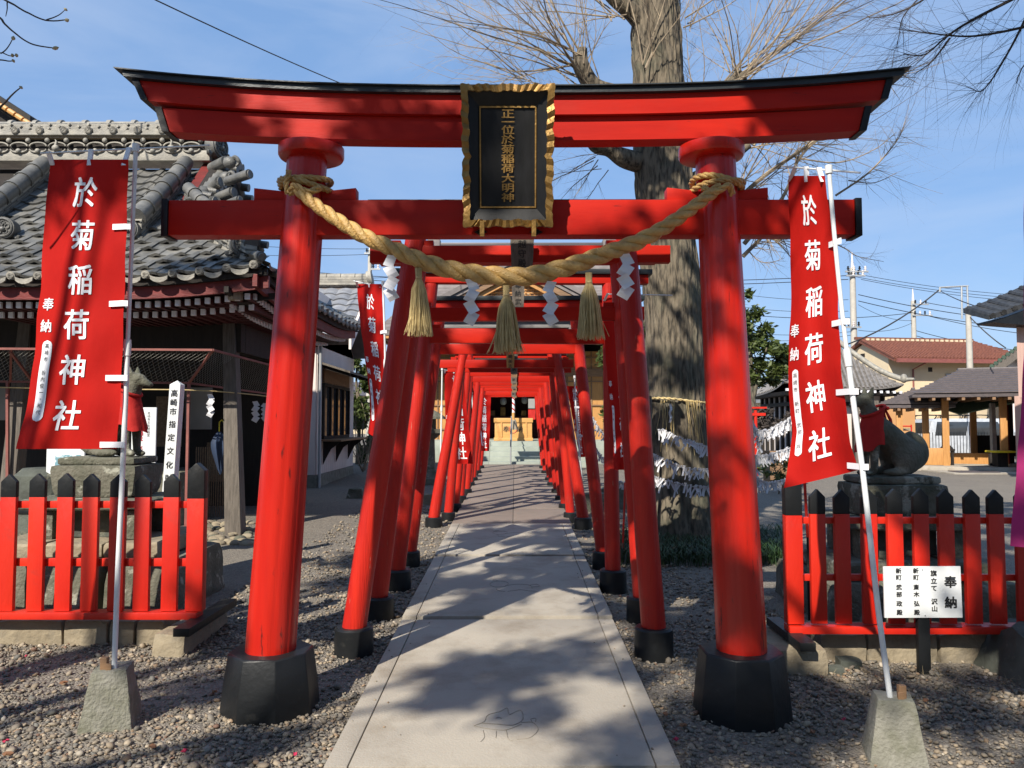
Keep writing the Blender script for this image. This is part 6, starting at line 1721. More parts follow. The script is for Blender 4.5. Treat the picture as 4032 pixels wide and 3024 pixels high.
bp_ = P(150, 1990, 6.5); br = thing('barrel', 'dark round rain barrel behind the sunlit fence', 'barrel', (bp_.x, 6.9, gz(bp_.x, 6.9)))
gb = gz(bp_.x, 6.9); mb = MB(); mb.lathe((P(190, 1900, 6.9).x, 6.9, gb), [(.24, 0), (.27, .25), (.28, .55), (.26, P(0, 1850, 6.6).z - gb - .06), (.20, P(0, 1850, 6.6).z - gb), (.02, P(0, 1846, 6.6).z - gb)], 28); mb.build('barrel_body', STONEB, br, smooth=40)
for z_ in (.2, .6): mb = MB(); mb.lathe((P(190, 1900, 6.9).x, 6.9, gb + z_), [(.285, 0), (.29, .02), (.285, .04)], 28); mb.build('hoop', BLACK, br, smooth=40)
# folded umbrella
u0, u1 = P(863, 1700, 9.7), P(868, 1868, 9.7)
um = thing('umbrella', 'folded dark blue umbrella hanging beside the wooden corner post', 'umbrella', u1)
mb = MB(); secs = []
for k in range(9):
    t = k / 8; p = u0 + (u1 - u0) * t; r_ = [.02, .06, .085, .085, .075, .06, .045, .03, .006][k]
    secs.append([p + Vector((r_ * (1 + .3 * math.cos(8 * 2 * math.pi * j / 24)) * math.cos(2 * math.pi * j / 24), r_ * (1 + .3 * math.cos(8 * 2 * math.pi * j / 24)) * math.sin(2 * math.pi * j / 24), 0)) for j in range(24)])
mb.loft(secs); mb.build('canopy', BLUEC, um, smooth=60)
MB().tube([u0, u0 + Vector((0, 0, .12)), u0 + Vector((.03, 0, .15)), u0 + Vector((.06, 0, .12))], .008, 8).build('handle', YEL, um, smooth=60)
# cobble edging beside the pavilion
ce = thing('cobble_edging', 'rounded cobbles laid along the edge of the pavilion floor', 'stone edging', (-3.6, 9, .15))
r_ = random.Random(9)
for k in range(90):
    px, py = r_.uniform(805, 1000), r_.uniform(2055, 2145)
    p = G(px, py); s_ = r_.uniform(.035, .075)
    MB().ell(p + Vector((0, 0, .01)), (s_ * 1.3, s_, s_ * .55), Matrix.Rotation(r_.random() * 3, 3, 'Z'), 8, 5).build('cobble', STONE if k % 3 else STONED, ce, smooth=80)

# ================================================================== WHITE SHOP BUILDING
sh = thing('shrine_office', 'white boarded shrine office with counter window and silver tiled roof', 'building', (-5.5, 16.5, .3))
xw = -3.74; y0, y1 = 14.5, 17.7
g0 = gz(xw, 15) - .05; zc = P(1300, 1733, 15.0).z
def zat(py, px, d_): return P(px, py, d_).z
zf = zat(1870, 1238, 14.5); zwt = zat(1290, 1300, 15.5)
MB().bb(-11, xw - .02, y0 + .02, y1 - .02, g0, zwt + .6).build('wall_core', WWALL, sh)
MB().bb(xw - .019, xw + .03, y0, y1, g0, zf - .004).build('foundation', CONCB, sh)
MB().bb(-11, xw + .03, y0 - .03, y0 - .001, g0, zf - .004).build('foundation', CONCB, sh)
k = 0; y = y0
pl = mesh_only(MB().bb(0, .022, 0, .152, 0, 1), 'plank', WWALL, bevel=.003)
wy0, wy1 = 14.85, 17.1
zw0, zw1 = zat(1717, 1300, 15.0), zat(1520, 1250, 14.85)
while y < y1 - .05:
    if y + .15 > wy0 and y < wy1:
        place('plank', pl, sh, (xw - .0185, y, zf), None, (1, 1, zw0 - zf - .05))
        place('plank', pl, sh, (xw - .0185, y, zw1 + .05), None, (1, 1, zwt - zw1 - .05 + .3))
    else:
        place('plank', pl, sh, (xw - .0185, y, zf), None, (1, 1, zwt - zf + .3))
    y += .156
pl2 = mesh_only(MB().bb(0, .40, -.022, 0, 0, 1), 'front_panel', WWALL, bevel=.003)
x = xw - .42
while x > -8:
    place('front_panel', pl2, sh, (x, y0 + .0015, zf), None, (1, 1, zwt - zf)); x -= .408
win = thing('tmp', '', '', (0, 0, 0)); bpy.data.objects.remove(win)
wn_ = MB(); 
for a, b, c_, d_ in ((wy0, wy1, zw1, zw1 + .06), (wy0, wy1, zw0 - .06, zw0)): wn_.bb(xw + .005, xw + .06, a, b, c_, d_)
fr = wn_.build('window_frame', DWOOD, sh)
for t in np.linspace(0, 1, 5): MB().bb(xw + .004, xw + .062, wy0 + (wy1 - wy0) * t - .03, wy0 + (wy1 - wy0) * t + .03, zw0 + .001, zw1 - .001).build('mullion', DWOOD, fr)
for t in range(4): MB().bb(xw + .01, xw + .018, wy0 + (wy1 - wy0) * t / 4 + .032, wy0 + (wy1 - wy0) * (t + 1) / 4 - .032, zw0 + .001, zw1 - .001).build('pane', GLASS, fr)
MB().bb(xw + .03, xw + .42, wy0 - .15, wy1 + .25, zw0 - .10, zw0 - .062).build('counter_shelf', WOODB, sh, bevel=.006)
for yy in (wy0 + .05, (wy0 + wy1) / 2, wy1):
    mb = MB(); mb.prism([(xw + .03, zw0 - .103), (xw + .36, zw0 - .103), (xw + .30, zw0 - .16), (xw + .18, zw0 - .25), (xw + .09, zw0 - .42), (xw + .03, zw0 - .55)], 'y', yy - .02, yy + .02); mb.build('shelf_bracket', DWOOD, sh)
ya, yb = wy0 - .35, wy1 + .55; za_ = zat(1440, 1244, 14.5)
mb = MB(); mb.prism([(xw + .02, za_ + .05), (xw + .02, za_ + .09), (xw + .62, za_ - .10), (xw + .62, za_ - .14)], 'y', ya, yb); mb.build('awning_roof', WOODG, sh)
for yy in np.linspace(ya + .1, yb - .1, 5): mb = MB(); mb.prism([(xw + .02, za_ + .045), (xw + .6, za_ - .145), (xw + .6, za_ - .20), (xw + .02, za_ - .02)], 'y', yy - .02, yy + .02); mb.build('awning_rafter', DWOOD, sh)
MB().bb(xw + .03, xw + .05, wy0, wy1, zw1 + .07, za_ - .03).build('transom', WOODB, sh)
MB().tube([(xw + .06, y0 + .0, g0), (xw + .06, y0 + .0, zwt)], .03, 10).build('downpipe', STEEL, sh, smooth=40)
# roof: silver tiles, ridge along x
zr_ = zat(1120, 1350, 16.1); ye_ = 14.2; ze_ = zat(1330, 1350, 14.2)
xg = P(1432, 1180, 15.5).x
mb = MB(); mb.prism([(ye_, ze_), (16.1, zr_ - .05), (18.0, ze_), (17.7, ze_ - .1), (16.1, zr_ - .25), (14.5, ze_ - .1)], 'x', -11, xg); rs_ = mb.build('roof', SHINGLE, sh)
TS = mesh_only(MB().loft([[(w_ * .3, 0, .035 * math.cos(w_ * 3.4) + .02) for w_ in np.linspace(-.5, .5, 7)] + [(w_ * .3, 0, .035 * math.cos(w_ * 3.4) - .002) for w_ in np.linspace(.5, -.5, 7)], [(w_ * .3, .30, .035 * math.cos(w_ * 3.4) - .012) for w_ in np.linspace(-.5, .5, 7)] + [(w_ * .3, .30, .035 * math.cos(w_ * 3.4) - .03) for w_ in np.linspace(.5, -.5, 7)]]), 'silver_tile', KAWARAS, smooth=50)
sv = Vector((0, 16.1 - ye_, zr_ - .05 - ze_)); sn = sv.length; sv.normalize()
mt = Matrix((Vector((1, 0, 0)), sv, Vector((1, 0, 0)).cross(sv))).transposed().to_quaternion()
for j in range(int(sn / .26)):
    for i in range(9):
        place('roof_tile', TS, rs_, (xg - .16 - .30 * i, ye_ + sv.y * .26 * j, ze_ + sv.z * .26 * j + .03), mt)
for k in range(3): MB().bb(-8, xg, 15.98 + .01 * k, 16.22 - .01 * k, zr_ - .03 + .055 * k, zr_ + .02 + .055 * k).build('ridge_tile', KAWARAL, rs_, bevel=.004)
for k in range(10): mb = MB(); mb.tube([(xg - .3 * k, 16.1, zr_ + .15), (xg - .3 * k - .29, 16.1, zr_ + .15)], [.085, .08], 12); mb.build('ridge_cap_tile', KAWARAL, rs_, smooth=40)
mb = MB(); mb.tube([(xg - .04, 16.1, zr_ + .12), (xg + .06, 16.1, zr_ + .14)], .16, 18); mb.build('ridge_end_tile', KAWARAL, rs_, smooth=40)
for s_ in (-1, 1): mb = MB(); mb.loft([[(xg + .0005, 16.1, zr_ - .28), (xg + .045, 16.1, zr_ - .28), (xg + .045, 16.1, zr_ - .02), (xg + .0005, 16.1, zr_ - .02)], [(xg + .0005, 16.1 + s_ * 1.95, ze_ - .22), (xg + .045, 16.1 + s_ * 1.95, ze_ - .22), (xg + .045, 16.1 + s_ * 1.95, ze_ + .02), (xg + .0005, 16.1 + s_ * 1.95, ze_ + .02)]]); mb.build('barge_board', WWALL, rs_)
mb = MB(); mb.prism([(14.5, zwt - .05), (17.7, zwt - .05), (17.7, ze_ - .11), (16.1, zr_ - .27), (14.5, ze_ - .11)], 'x', xw - .3, xw + .01); mb.build('gable_wall', WWALL, sh)
# small low tiled roof with dark tiles and bundled wall piece (porch roof beside the pavilion)

# ================================================================== SHRINE HALL AT THE END
hall = thing('shrine_hall', 'wooden shrine hall with latticed gable at the end of the gates', 'shrine hall', (0, 24, .4))
yst = 20.0; gp = .42
nst = 5; stp = thing('stone_steps', 'greenish stone steps rising to the shrine hall', 'steps', (0, 20, .4)); stp['kind'] = 'structure'; del stp['category']; del stp['label']
zpl = P(2020, 1736, 22.3).z
for k in range(nst):
    z1_ = gp + (zpl - gp) * (k + 1) / nst
    yk = yst + .34 * k
    for a, b in ((-2.0, -.68), (-.678, .64), (.642, 1.9)):
        MB().bb(a, b, yk, yk + (.338 if k < nst - 1 else .5), gp - .1, z1_ - .001 * (a > 0)).build('step', STEPS, stp, bevel=.012)
MB().bb(-3.6, 3.6, yst + .34 * 4 + .5, 30, gp - .1, zpl).build('platform', STEPS, stp, bevel=.01)
# handrail post in the centre line of the steps
mb = MB(); mb.tube([P(2010, 1830, 20.0), P(2012, 1690, 20.0)], .02, 8); mb.tube([P(2012, 1690, 20.0), P(2014, 1640, 21.7)], .016, 8); mb.tube([P(2014, 1640, 21.7), P(2014, 1738, 21.7)], .02, 8)
tag(mb.build('handrail', STEEL, None, smooth=40), 'dark steel handrail in the middle of the stone steps', 'handrail')
# offering box
ob_ = thing('offering_box', 'honey coloured wooden offering box with black characters', 'offering box', P(2020, 1734, 22.3))
a, b = P(1946, 1646, 22.3), P(2097, 1732, 22.3)
MB().bb(a.x + .015, b.x - .015, 22.3, 23.0, zpl + .001, a.z - .1).build('box', WOODH, ob_, bevel=.008)
MB().bb(a.x - .01, b.x + .01, 22.27, 23.03, a.z - .13, a.z - .0).build('lid_rim', WOODH, ob_, bevel=.008)
MB().bb(a.x - .01, b.x + .01, 22.27, 23.03, zpl + .002, zpl + .09).build('foot_rim', WOODH, ob_, bevel=.008)
for px in (1974, 2072): p = P(px, 1700, 22.27); MB().bb(p.x - .018, p.x + .018, 22.268, 22.299, zpl + .091, a.z - .131).build('batten', WOODH, ob_)
mb = MB(); write(mb, lambda p, q: Vector((p, 22.296, q)), [('奉', P(1993, 1690, 22.3).x, 0, .19), ('納', P(2047, 1690, 22.3).x, 0, .19)], bold=.012)
zc_ = P(2020, 1690, 22.3).z
mb.v = [(x_, y_, zc_ - q_ + 2 * 0 if False else zc_ - (q_)) for x_, y_, q_ in mb.v]
mb.build('lettering', INK, ob_)
mb = MB(); c = P(2020, 1690, 22.295); mb.tube([c + Vector((.11 * math.cos(t), 0, .11 * math.sin(t))) for t in [2 * math.pi * k / 24 for k in range(25)]], .009, 6); mb.build('red_ring', REDINK, ob_)
# bell rope
rr_ = thing('bell_rope', 'red and white bell rope with pale tassel above the offering box', 'bell rope', P(2021, 1690, 21.9))
pa, pb_ = P(2022, 1540, 21.9), P(2022, 1625, 21.9)
for k in range(3):
    mb = MB(); mb.tube([Vector((pa.x + .02 * math.cos(2 * math.pi * (t * 4 + k / 3)), 21.9 + .02 * math.sin(2 * math.pi * (t * 4 + k / 3)), pa.z + (pb_.z - pa.z) * t)) for t in np.linspace(0, 1, 50)], .022, 6); mb.build('rope_strand', [WHITEC, BIB, WHITEC][k], rr_, smooth=60)
MB().tube([P(2021, 1625, 21.9), P(2021, 1655, 21.9)], .042, 10).build('wooden_grip', WOODH, rr_, smooth=40)
mb = MB(); mb.tube([P(2023, 1652, 21.9), P(2024, 1662, 21.9), P(2025, 1692, 21.9)], [.05, .075, .10], 16); mb.build('tassel', WOODP, rr_, smooth=40)
# hall body
xh0, xh1 = -3.3, 3.3; yh = 24.2
zce = P(2020, 1500, yh).z
def bbx(*a, m=WOODO, n='post', p=hall, bv=.0): return MB().bb(*a).build(n, m, p, bevel=bv)
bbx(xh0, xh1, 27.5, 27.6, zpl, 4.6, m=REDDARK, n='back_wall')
for x in (-3.3, -1.55, -.95, .9, 1.5, 3.3): bbx(x - .09, x + .09, yh - .09, yh + .09, zpl, 3.9, m=WOODB, bv=.01)
for a, b in ((-3.21, -1.64), (1.59, 3.21)):
    bbx(a, b, yh - .03, yh + .03, zpl, 3.8, m=WOODO, n='wall_panel')
    for k in range(5): bbx(a + .05 + (b - a - .1) * k / 4 - .02, a + .05 + (b - a - .1) * k / 4 + .02, yh - .06, yh - .031, zpl, 3.8, m=WOODB, n='lattice_bar')
    for k in range(4): bbx(a, b, yh - .075, yh - .0605, zpl + .3 + .75 * k, zpl + .34 + .75 * k, m=WOODB, n='lattice_bar')
bbx(xh0, xh1, yh - .1, yh + .1, 3.0, 3.25, m=WOODB, n='head_beam')
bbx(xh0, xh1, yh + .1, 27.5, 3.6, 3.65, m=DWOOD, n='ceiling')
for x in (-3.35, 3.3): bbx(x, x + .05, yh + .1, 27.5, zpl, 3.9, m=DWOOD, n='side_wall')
# interior furnishings: white draped lantern forms, poster
for lab, px, py in (('pale paper lantern hanging inside the dark hall, beside the red posts', 1982, 1580), ('pale paper lantern hanging inside the dark hall, beside the posted sheets', 2066, 1576)):
    q = P(px, py, 25.5); ln_ = thing('paper_lantern', lab, 'lantern', q); MB().lathe((q.x, q.y, q.z - .12), [(.05, 0), (.10, .05), (.11, .12), (.10, .19), (.05, .24)], 12).build('shade', GPANEL, ln_, smooth=50)
    MB().lathe((q.x, q.y, q.z + .121), [(.05, 0), (.05, .03)], 10).build('cap', BLACK, ln_); MB().tube([(q.x, q.y, q.z + .15), (q.x, q.y, 3.6)], .008, 4).build('cord', BLACK, ln_)
al = thing('altar', 'dim altar with red drapes and brass fittings inside the hall', 'altar', P(2020, 1720, 26.5))
q = P(2020, 1640, 26.5)
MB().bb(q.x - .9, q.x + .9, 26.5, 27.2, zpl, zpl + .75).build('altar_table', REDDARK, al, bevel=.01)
for k in range(5): MB().bb(q.x - .8 + .36 * k, q.x - .62 + .36 * k, 26.6, 26.7, zpl + .752, zpl + .95 + .12 * ((k * 7) % 3)).build('altar_vessel', GOLD if k % 2 else WOODB, al, bevel=.02)
for s_ in (-1, 1):
    mb = MB(); secs = []
    for k in range(14):
        x_ = q.x + s_ * (.35 + .06 * k); zd = zpl + 1.9 - .9 * (k / 13) ** 1.6; secs.append([(x_, 26.45 + .03 * math.sin(k * 2.1), zd), (x_, 26.48 + .03 * math.sin(k * 2.1), zd), (x_, 26.48, zpl + 2.2), (x_, 26.45, zpl + 2.2)])
    mb.loft(secs); mb.build('drape', BIB, al)
q0, q1 = P(2080, 1570, 24.0), P(2106, 1608, 24.0); bsheet = MB().bb(q0.x, q1.x, 24.0, 24.01, q1.z, q0.z).build('posted_sheet', GPANEL); tag(bsheet, 'white sheet of small print posted beside the offering box', 'notice')
q0, q1 = P(2080, 1612, 24.0), P(2108, 1652, 24.0); bsheet = MB().bb(q0.x, q1.x, 23.98, 23.99, q1.z, q0.z).build('poster', BIB); tag(bsheet, 'red and white poster below the printed sheet by the offering box', 'poster')
# roof: hipped and gabled, shingled courses
ey, ez = 22.3, P(1520, 1290, 22.3).z - .1; xe = 4.1
zrd = P(2028, 985, 25.2).z; yrd = 25.2; xrd = (P(1712, 970, 25.2).x, P(2395, 975, 25.2).x)
rfh = MB(); rfh.loft([[(-xe, ey, ez - .12), (xe, ey, ez - .12), (xe, 28.2, ez - .12), (-xe, 28.2, ez - .12)], [(-xe, ey, ez), (xe, ey, ez), (xe, 28.2, ez), (-xe, 28.2, ez)], [(xrd[0] - .3, 24.6, ez + 1.6), (xrd[1] + .3, 24.6, ez + 1.6), (xrd[1] + .3, 25.9, ez + 1.6), (xrd[0] - .3, 25.9, ez + 1.6)], [(xrd[0], yrd - .08, zrd), (xrd[1], yrd - .08, zrd), (xrd[1], yrd + .08, zrd), (xrd[0], yrd + .08, zrd)]])
rh = rfh.build('roof', SHINGLE, hall)
nrow = 26
for k in range(nrow):
    t = k / nrow
    def rowp(t):
        if t < .52: q = t / .52; return (-xe + (xe + xrd[0] - .3) * q, xe + (xrd[1] + .3 - xe) * q, ey + 2.3 * q, ez + 1.6 * q)
        q = (t - .52) / .48; return (xrd[0] - .3 + .3 * q, xrd[1] + .3 - .3 * q, 24.6 + (yrd - .08 - 24.6) * q, ez + 1.6 + (zrd - ez - 1.6) * q)
    x0, x1, yy, zz_ = rowp(t); x2, x3, y2_, z2_ = rowp(t + 1 / nrow)
    nseg = 2
    mb = MB(); mb.loft([[(x0, yy - .012, zz_ + .03), (x1, yy - .012, zz_ + .03), (x1, yy - .012, zz_ + .01), (x0, yy - .012, zz_ + .01)], [(x2, y2_ - .008, z2_ + .01), (x3, y2_ - .008, z2_ + .01), (x3, y2_ - .008, z2_ - .01), (x2, y2_ - .008, z2_ - .01)]]); mb.build('shingle_course', SHINGLE, rh)
bbx(xrd[0] - .1, xrd[1] + .1, yrd - .2, yrd + .2, zrd, zrd + .09, m=SHINGLE, n='ridge_board'); bbx(xrd[0] - .16, xrd[1] + .16, yrd - .25, yrd + .25, zrd + .0901, zrd + .2, m=DROOF, n='ridge_cap', bv=.02)
for x in xrd: bbx(x - .2, x + .2, yrd - .3, yrd + .3, zrd - .1, zrd + .32, m=SHINGLE, n='ridge_end', bv=.03)
# front triangular gable with lattice
yg = 22.0; ap = P(2035, 1010, yg); bl, br_ = P(1700, 1185, yg), P(2370, 1185, yg)
gzb = bl.z
mb = MB(); mb.add([(bl.x + .5, yg + .35, gzb), (br_.x - .5, yg + .35, gzb), (ap.x, yg + .35, ap.z - .45), (bl.x + .5, yg + .4, gzb), (br_.x - .5, yg + .4, gzb), (ap.x, yg + .4, ap.z - .45)], [(0, 1, 2), (3, 4, 5), (0, 1, 4, 3), (1, 2, 5, 4), (2, 0, 3, 5)]); mb.build('gable_wall', CREAM, hall)
gw = br_.x - bl.x - 1.0; gh = ap.z - .45 - gzb
for k in range(1, 30):
    x = bl.x + .5 + gw * k / 30; hh = gh * (1 - abs(2 * k / 30 - 1))
    if hh > .05: bbx(x - .018, x + .018, yg + .30, yg + .34, gzb, gzb + hh, m=WOODO, n='lattice_bar')
for k in range(1, 9):
    z_ = gzb + gh * k / 9; ww = gw * (1 - k / 9) / 2
    bbx(ap.x - ww, ap.x + ww, yg + .27, yg + .30, z_ - .018, z_ + .018, m=WOODO, n='lattice_bar')
bbx(bl.x + .3, br_.x - .3, yg + .05, yg + .45, gzb - .12, gzb - .001, m=WWALL, n='gable_sill')
for s_, e in ((-1, bl), (1, br_)):
    for off, th, m_, dy in ((0, .16, SHINGLE, -.12), (-.16, .12, SHINGLE, -.06), (-.28, .20, WOODB, -.02), (-.48, .16, WOODO, .08)):
        mb = MB(); A_, B_ = Vector((ap.x, yg + dy, ap.z + off)), Vector((e.x, yg + dy, e.z + off)); D_ = Vector((0, .6 if m_ is SHINGLE else .08, 0)); T_ = Vector((0, 0, -th + .002)); mb.loft([[A_, A_ + D_, A_ + D_ + T_, A_ + T_], [B_, B_ + D_, B_ + D_ + T_, B_ + T_]]); mb.build('barge_board', m_, hall)
    mb = MB(); A_, B_ = Vector((ap.x, yg - .1, ap.z + .003)), Vector((e.x, yg - .1, e.z + .003)); D_ = Vector((0, 2.6, 0)); D2 = Vector((0, .6, 0)); T_ = Vector((0, 0, -.1)); mb.loft([[A_, A_ + D_, A_ + D_ + T_, A_ + T_], [B_, B_ + D2, B_ + D2 + T_, B_ + T_]]); mb.build('gable_roof', SHINGLE, hall)
for k in range(44):
    x = -xe + .1 + k * (2 * xe - .2) / 43; bbx(x - .035, x + .035, ey + .06, yh - .1, ez - .22, ez - .125, m=WOODB, n='rafter')
bbx(-xe + .05, xe - .05, ey + .02, ey + .06, ez - .21, ez - .121, m=WOODO, n='eave_board')
# stone lantern by the sunlit banner
ln = thing('stone_lantern', 'grey stone lantern beside the sunlit banner near the hall', 'lantern', G(1690, 1905))
q = G(1685, 1905); g_ = q.z; d_ = q.y; zz2 = lambda py: P(1685, py, d_).z - g_
MB().lathe((q.x, q.y, g_), [(.34, 0), (.34, .12), (.25, .14), (.16, .3), (.14, zz2(1730)), (.2, zz2(1722)), (.30, zz2(1705)), (.30, zz2(1690))], 6, ph=.5).build('pedestal', STONED, ln)
MB().lathe((q.x, q.y, g_ + zz2(1690) + .001), [(.17, 0), (.17, zz2(1650) - zz2(1690))], 6, ph=.5).build('fire_box', STONED, ln)
MB().lathe((q.x, q.y, g_ + zz2(1650)), [(.38, 0), (.36, .05), (.2, .14), (.08, .2), (.05, .24), (.09, .28), (.07, .34), (.01, .40)], 6, ph=.5).build('cap', STONED, ln)
for k, (px, py, s_, lab) in enumerate(((1600, 2010, .12, 'low rock beside the fourth torii post'), (1700, 1985, .10, 'pale stone marker behind the fifth torii post'), (2345, 2010, .16, 'block of stone below the low bunch of papers'), (2420, 2000, .2, 'grey stone block behind the second torii post'), (1400, 1960, .10, 'dark rock at the corner of the white office'))):
    q = G(px, py); mb = MB(); rough_block(mb, q.x - s_ * 1.5, q.x + s_ * 1.5, q.y - s_, q.y + s_, q.z - .05, q.z + s_ * 1.6, .03, k + 80, n=4, top_in=.2)
    tag(mb.build('rock', STONED if k != 1 else STONE, None, smooth=40), lab, 'rock')

# ================================================================== SHRUBS AND TREES IN VIEW
leafy('evergreen_shrub', 'sunlit evergreen shrub behind the white office', -4.2, 20.5, 3.6, 1, [(-4.1, 20.5, 2.4, .55, .6, .8), (-4.0, 20.4, 3.1, .45, .5, .5), (-3.9, 20.2, 1.6, .5, .5, .5)], m=LEAF2, size=.10, dens=1300, seed=12, tr=.06)
leafy('evergreen_shrub', 'low dark shrub at the corner of the white office', -3.65, 18.6, 1.4, 1, [(-3.6, 18.6, .85, .3, .4, .4)], m=LEAF, size=.06, dens=6000, seed=13, tr=.04)
leafy('evergreen_tree', 'evergreen tree beyond the hanging banner and the trunk', 3.2, 19, 4.6, 1, [(2.9, 19, 3.3, .7, .7, .9), (3.3, 19.2, 4.0, .7, .7, .7), (2.6, 18.6, 2.2, .6, .6, .7), (3.9, 19.5, 3.3, .6, .6, .7)], m=LEAF2, size=.10, dens=900, seed=14, tr=.09)
q = P(3000, 1400, 25)
leafy('broadleaf_tree', 'rounded evergreen tree with thick pale limbs behind the gate pillar', q.x - .4, 25, 5.8, 1, [(P(2960, 1300, 25).x, 25, P(0, 1290, 25).z, .6, .8, .7), (P(3020, 1400, 25).x, 25, P(0, 1370, 25).z, .65, .8, .7), (P(3010, 1450, 25).x, 25, P(0, 1465, 25).z, .65, .8, .6), (P(2910, 1240, 25).x, 25, P(0, 1210, 25).z, .4, .5, .6), (P(2880, 1400, 25).x, 25.3, P(0, 1420, 25).z, .7, .7, .9)], m=LEAF2, size=.10, dens=1100, seed=15, tr=.22)
q = P(3000, 1590, 24); leafy('bare_shrub', 'dark leafless shrub behind the small red torii', q.x, 24.5, 1.9, 1, [(q.x, 24.5, 1.7, .9, .6, .5), (q.x + 1.2, 24.5, 1.5, .6, .5, .5)], m=TWIGD, size=.07, dens=1300, seed=16, tr=.05)
q = G(3390 - 25, 1795); leafy('potted_shrub', 'small green shrub below the red bib of the mossy fox', P(3505, 1800, 11).x, 11, .75, 1, [(P(3502, 1800, 11).x, 11, P(0, 1795, 11).z, .11, .12, .16)], m=LEAF2, size=.05, dens=9000, seed=17, tr=.012)
leafy('low_shrub', 'low green shrub under the swags of tied papers', P(3060, 1800, 16).x, 16, .9, 1, [(P(3040, 1800, 16).x, 16, .5, .35, .3, .3), (P(3130, 1780, 16).x, 16, .6, .4, .3, .35)], m=LEAF2, size=.05, dens=2500, seed=18, tr=.02)
mb = MB(); rs = random.Random(31); br2 = thing('bare_shrub', 'thin leafless shrub beside the office window', 'shrub', (-3.6, 18.0, .4))
for _ in range(16): a = rs.uniform(-1, 1); shoot((-3.55, 18.0, .4), (a * .6, rs.gauss(0, .3), 1.2), rs.uniform(1.0, 1.9), .014, 0, 0, rs, mb)
mb.build('twigs', TWIG, br2, kind='stuff')

# ================================================================== COURT ON THE TREE SIDE
# small tiled hall seen over the paper swags
th = thing('tiled_hall', 'small white walled hall with grey pyramid roof beyond the leaning banner', 'hall', (11.5, 31, 0))
ec = P(3088, 1528, 27.5); er = P(3560, 1540, 28.5); el_ = P(2935, 1575, 33); ax = P(3268, 1345, 30.5)
bk = el_ + (er - ec)
def hipface(a, b, m_, nm, rows=14, cols=24, par=None, tile=False):
    for j in range(rows):
        t, t2 = j / rows, (j + 1) / rows
        cv = lambda q: q
        def pt(s_, t_):
            e = a + (b - a) * s_; q = e + (ax - e) * t_; q.z = e.z + (ax.z - e.z) * (.78 * t_ + .22 * t_ * t_) + .22 * (abs(2 * s_ - 1) ** 3) * (1 - t_) ** 2; return q
        n_ = 12
        mb = MB(); up = Vector((0, 0, .05)); mb.loft([[pt(k / n_, t) + up, pt(k / n_, t) , pt(k / n_, t2) - up * .2, pt(k / n_, t2) + up * .2] for k in range(n_ + 1)]); mb.build('tile_course', m_, par)
    if tile:
        for k in range(1, cols):
            s_ = k / cols
            pts = [pt(.5 + (s_ - .5), 0) if False else (a + (b - a) * s_) for _ in (0,)]
            e0 = a + (b - a) * s_; T = 1 - abs(2 * s_ - 1)
            # roll running up the slope, straight in plan
            mid = (a + b) / 2; nrm = (ax - mid); e1 = e0 + nrm * T; 
            P0 = Vector(e0) + Vector((0, 0, .07 + .22 * abs(2 * s_ - 1) ** 3)); P1 = Vector((e1.x, e1.y, a.z + (b.z - a.z) * s_ + (ax.z - mid.z) * (.78 * T + .22 * T * T) + .09))
            Pm = (P0 + P1) / 2; Pm.z -= .05 * T
            mb = MB(); mb.tube([P0, Pm, P1], .055, 6); mb.build('tile_roll', m_, par, smooth=50)
for a, b, tl in ((ec, er, True), (el_, ec, True), (er, bk, False), (bk, el_, False)): hipface(a, b, KAWARAH, 'x', 10, 26, th, tl)
for e in (ec, er, el_):
    c = cr([e + Vector((0, 0, .42)), e + (ax - e) * .3 + Vector((0, 0, .18)), e + (ax - e) * .65 + Vector((0, 0, .16)), ax + Vector((0, 0, .3))], 6)
    mb = MB(); mb.tube(c, .10, 8); mb.build('hip_ridge', KAWARAL, th, smooth=50)
    mb = MB(); mb.ell(c[0] + Vector((0, 0, .05)), (.13, .13, .17)); mb.tube([c[0], c[0] + (c[0] - c[3]).normalized() * .40 + Vector((0, 0, .16))], [.09, .05], 8); mb.build('demon_tile', KAWARAL, th, smooth=50)
mb = MB(); mb.lathe(ax, [(.3, 0), (.34, .25), (.18, .32), (.26, .5), (.02, .85)], 12); mb.build('finial', KAWARAL, th, smooth=50)
# soffit, walls
cin = (ec + er + el_ + bk) / 4
def inn(e, k, z): q = cin + (e - cin) * k; return Vector((q.x, q.y, z))
zw = min(ec.z, er.z) - .12
mb = MB(); mb.loft([[inn(e, .97, zw - .05) for e in (ec, er, bk, el_)], [inn(e, .99, zw + .08) for e in (ec, er, bk, el_)]]); mb.build('soffit', DWOOD, th)
mb = MB(); mb.loft([[inn(e, .74, -.1) for e in (ec, er, bk, el_)], [inn(e, .74, zw) for e in (ec, er, bk, el_)]]); mb.build('wall', WWALL, th)
for e0, e1 in ((ec, er), (el_, ec)):
    for k in range(7):
        q = inn(e0, .755, 0) + (inn(e1, .755, 0) - inn(e0, .755, 0)) * k / 6
        MB().bb(q.x - .07, q.x + .07, q.y - .07, q.y + .07, -.1, zw - .052).build('timber_post', DWOOD, th)
    for zz3 in (.1, zw - .35):
        A_, B_ = inn(e0, .76, zz3), inn(e1, .76, zz3); mb = MB(); mb.tube([A_, B_], .10, 4, phase=math.pi / 4); mb.build('timber_beam', DWOOD, th)
q = P(3365, 1700, 27.0)
dn = MB(); dn.bb(q.x - .45, q.x + .35, 25.9, 26.0, 0, 2.3); dr = dn.build('door', WOODG, th)
for k in range(4):
    for j in range(4): MB().bb(q.x - .30 + .14 * k, q.x - .20 + .14 * k, 25.885, 25.899, 1.35 + .2 * j, 1.48 + .2 * j).build('door_pane', WWALL, dr)
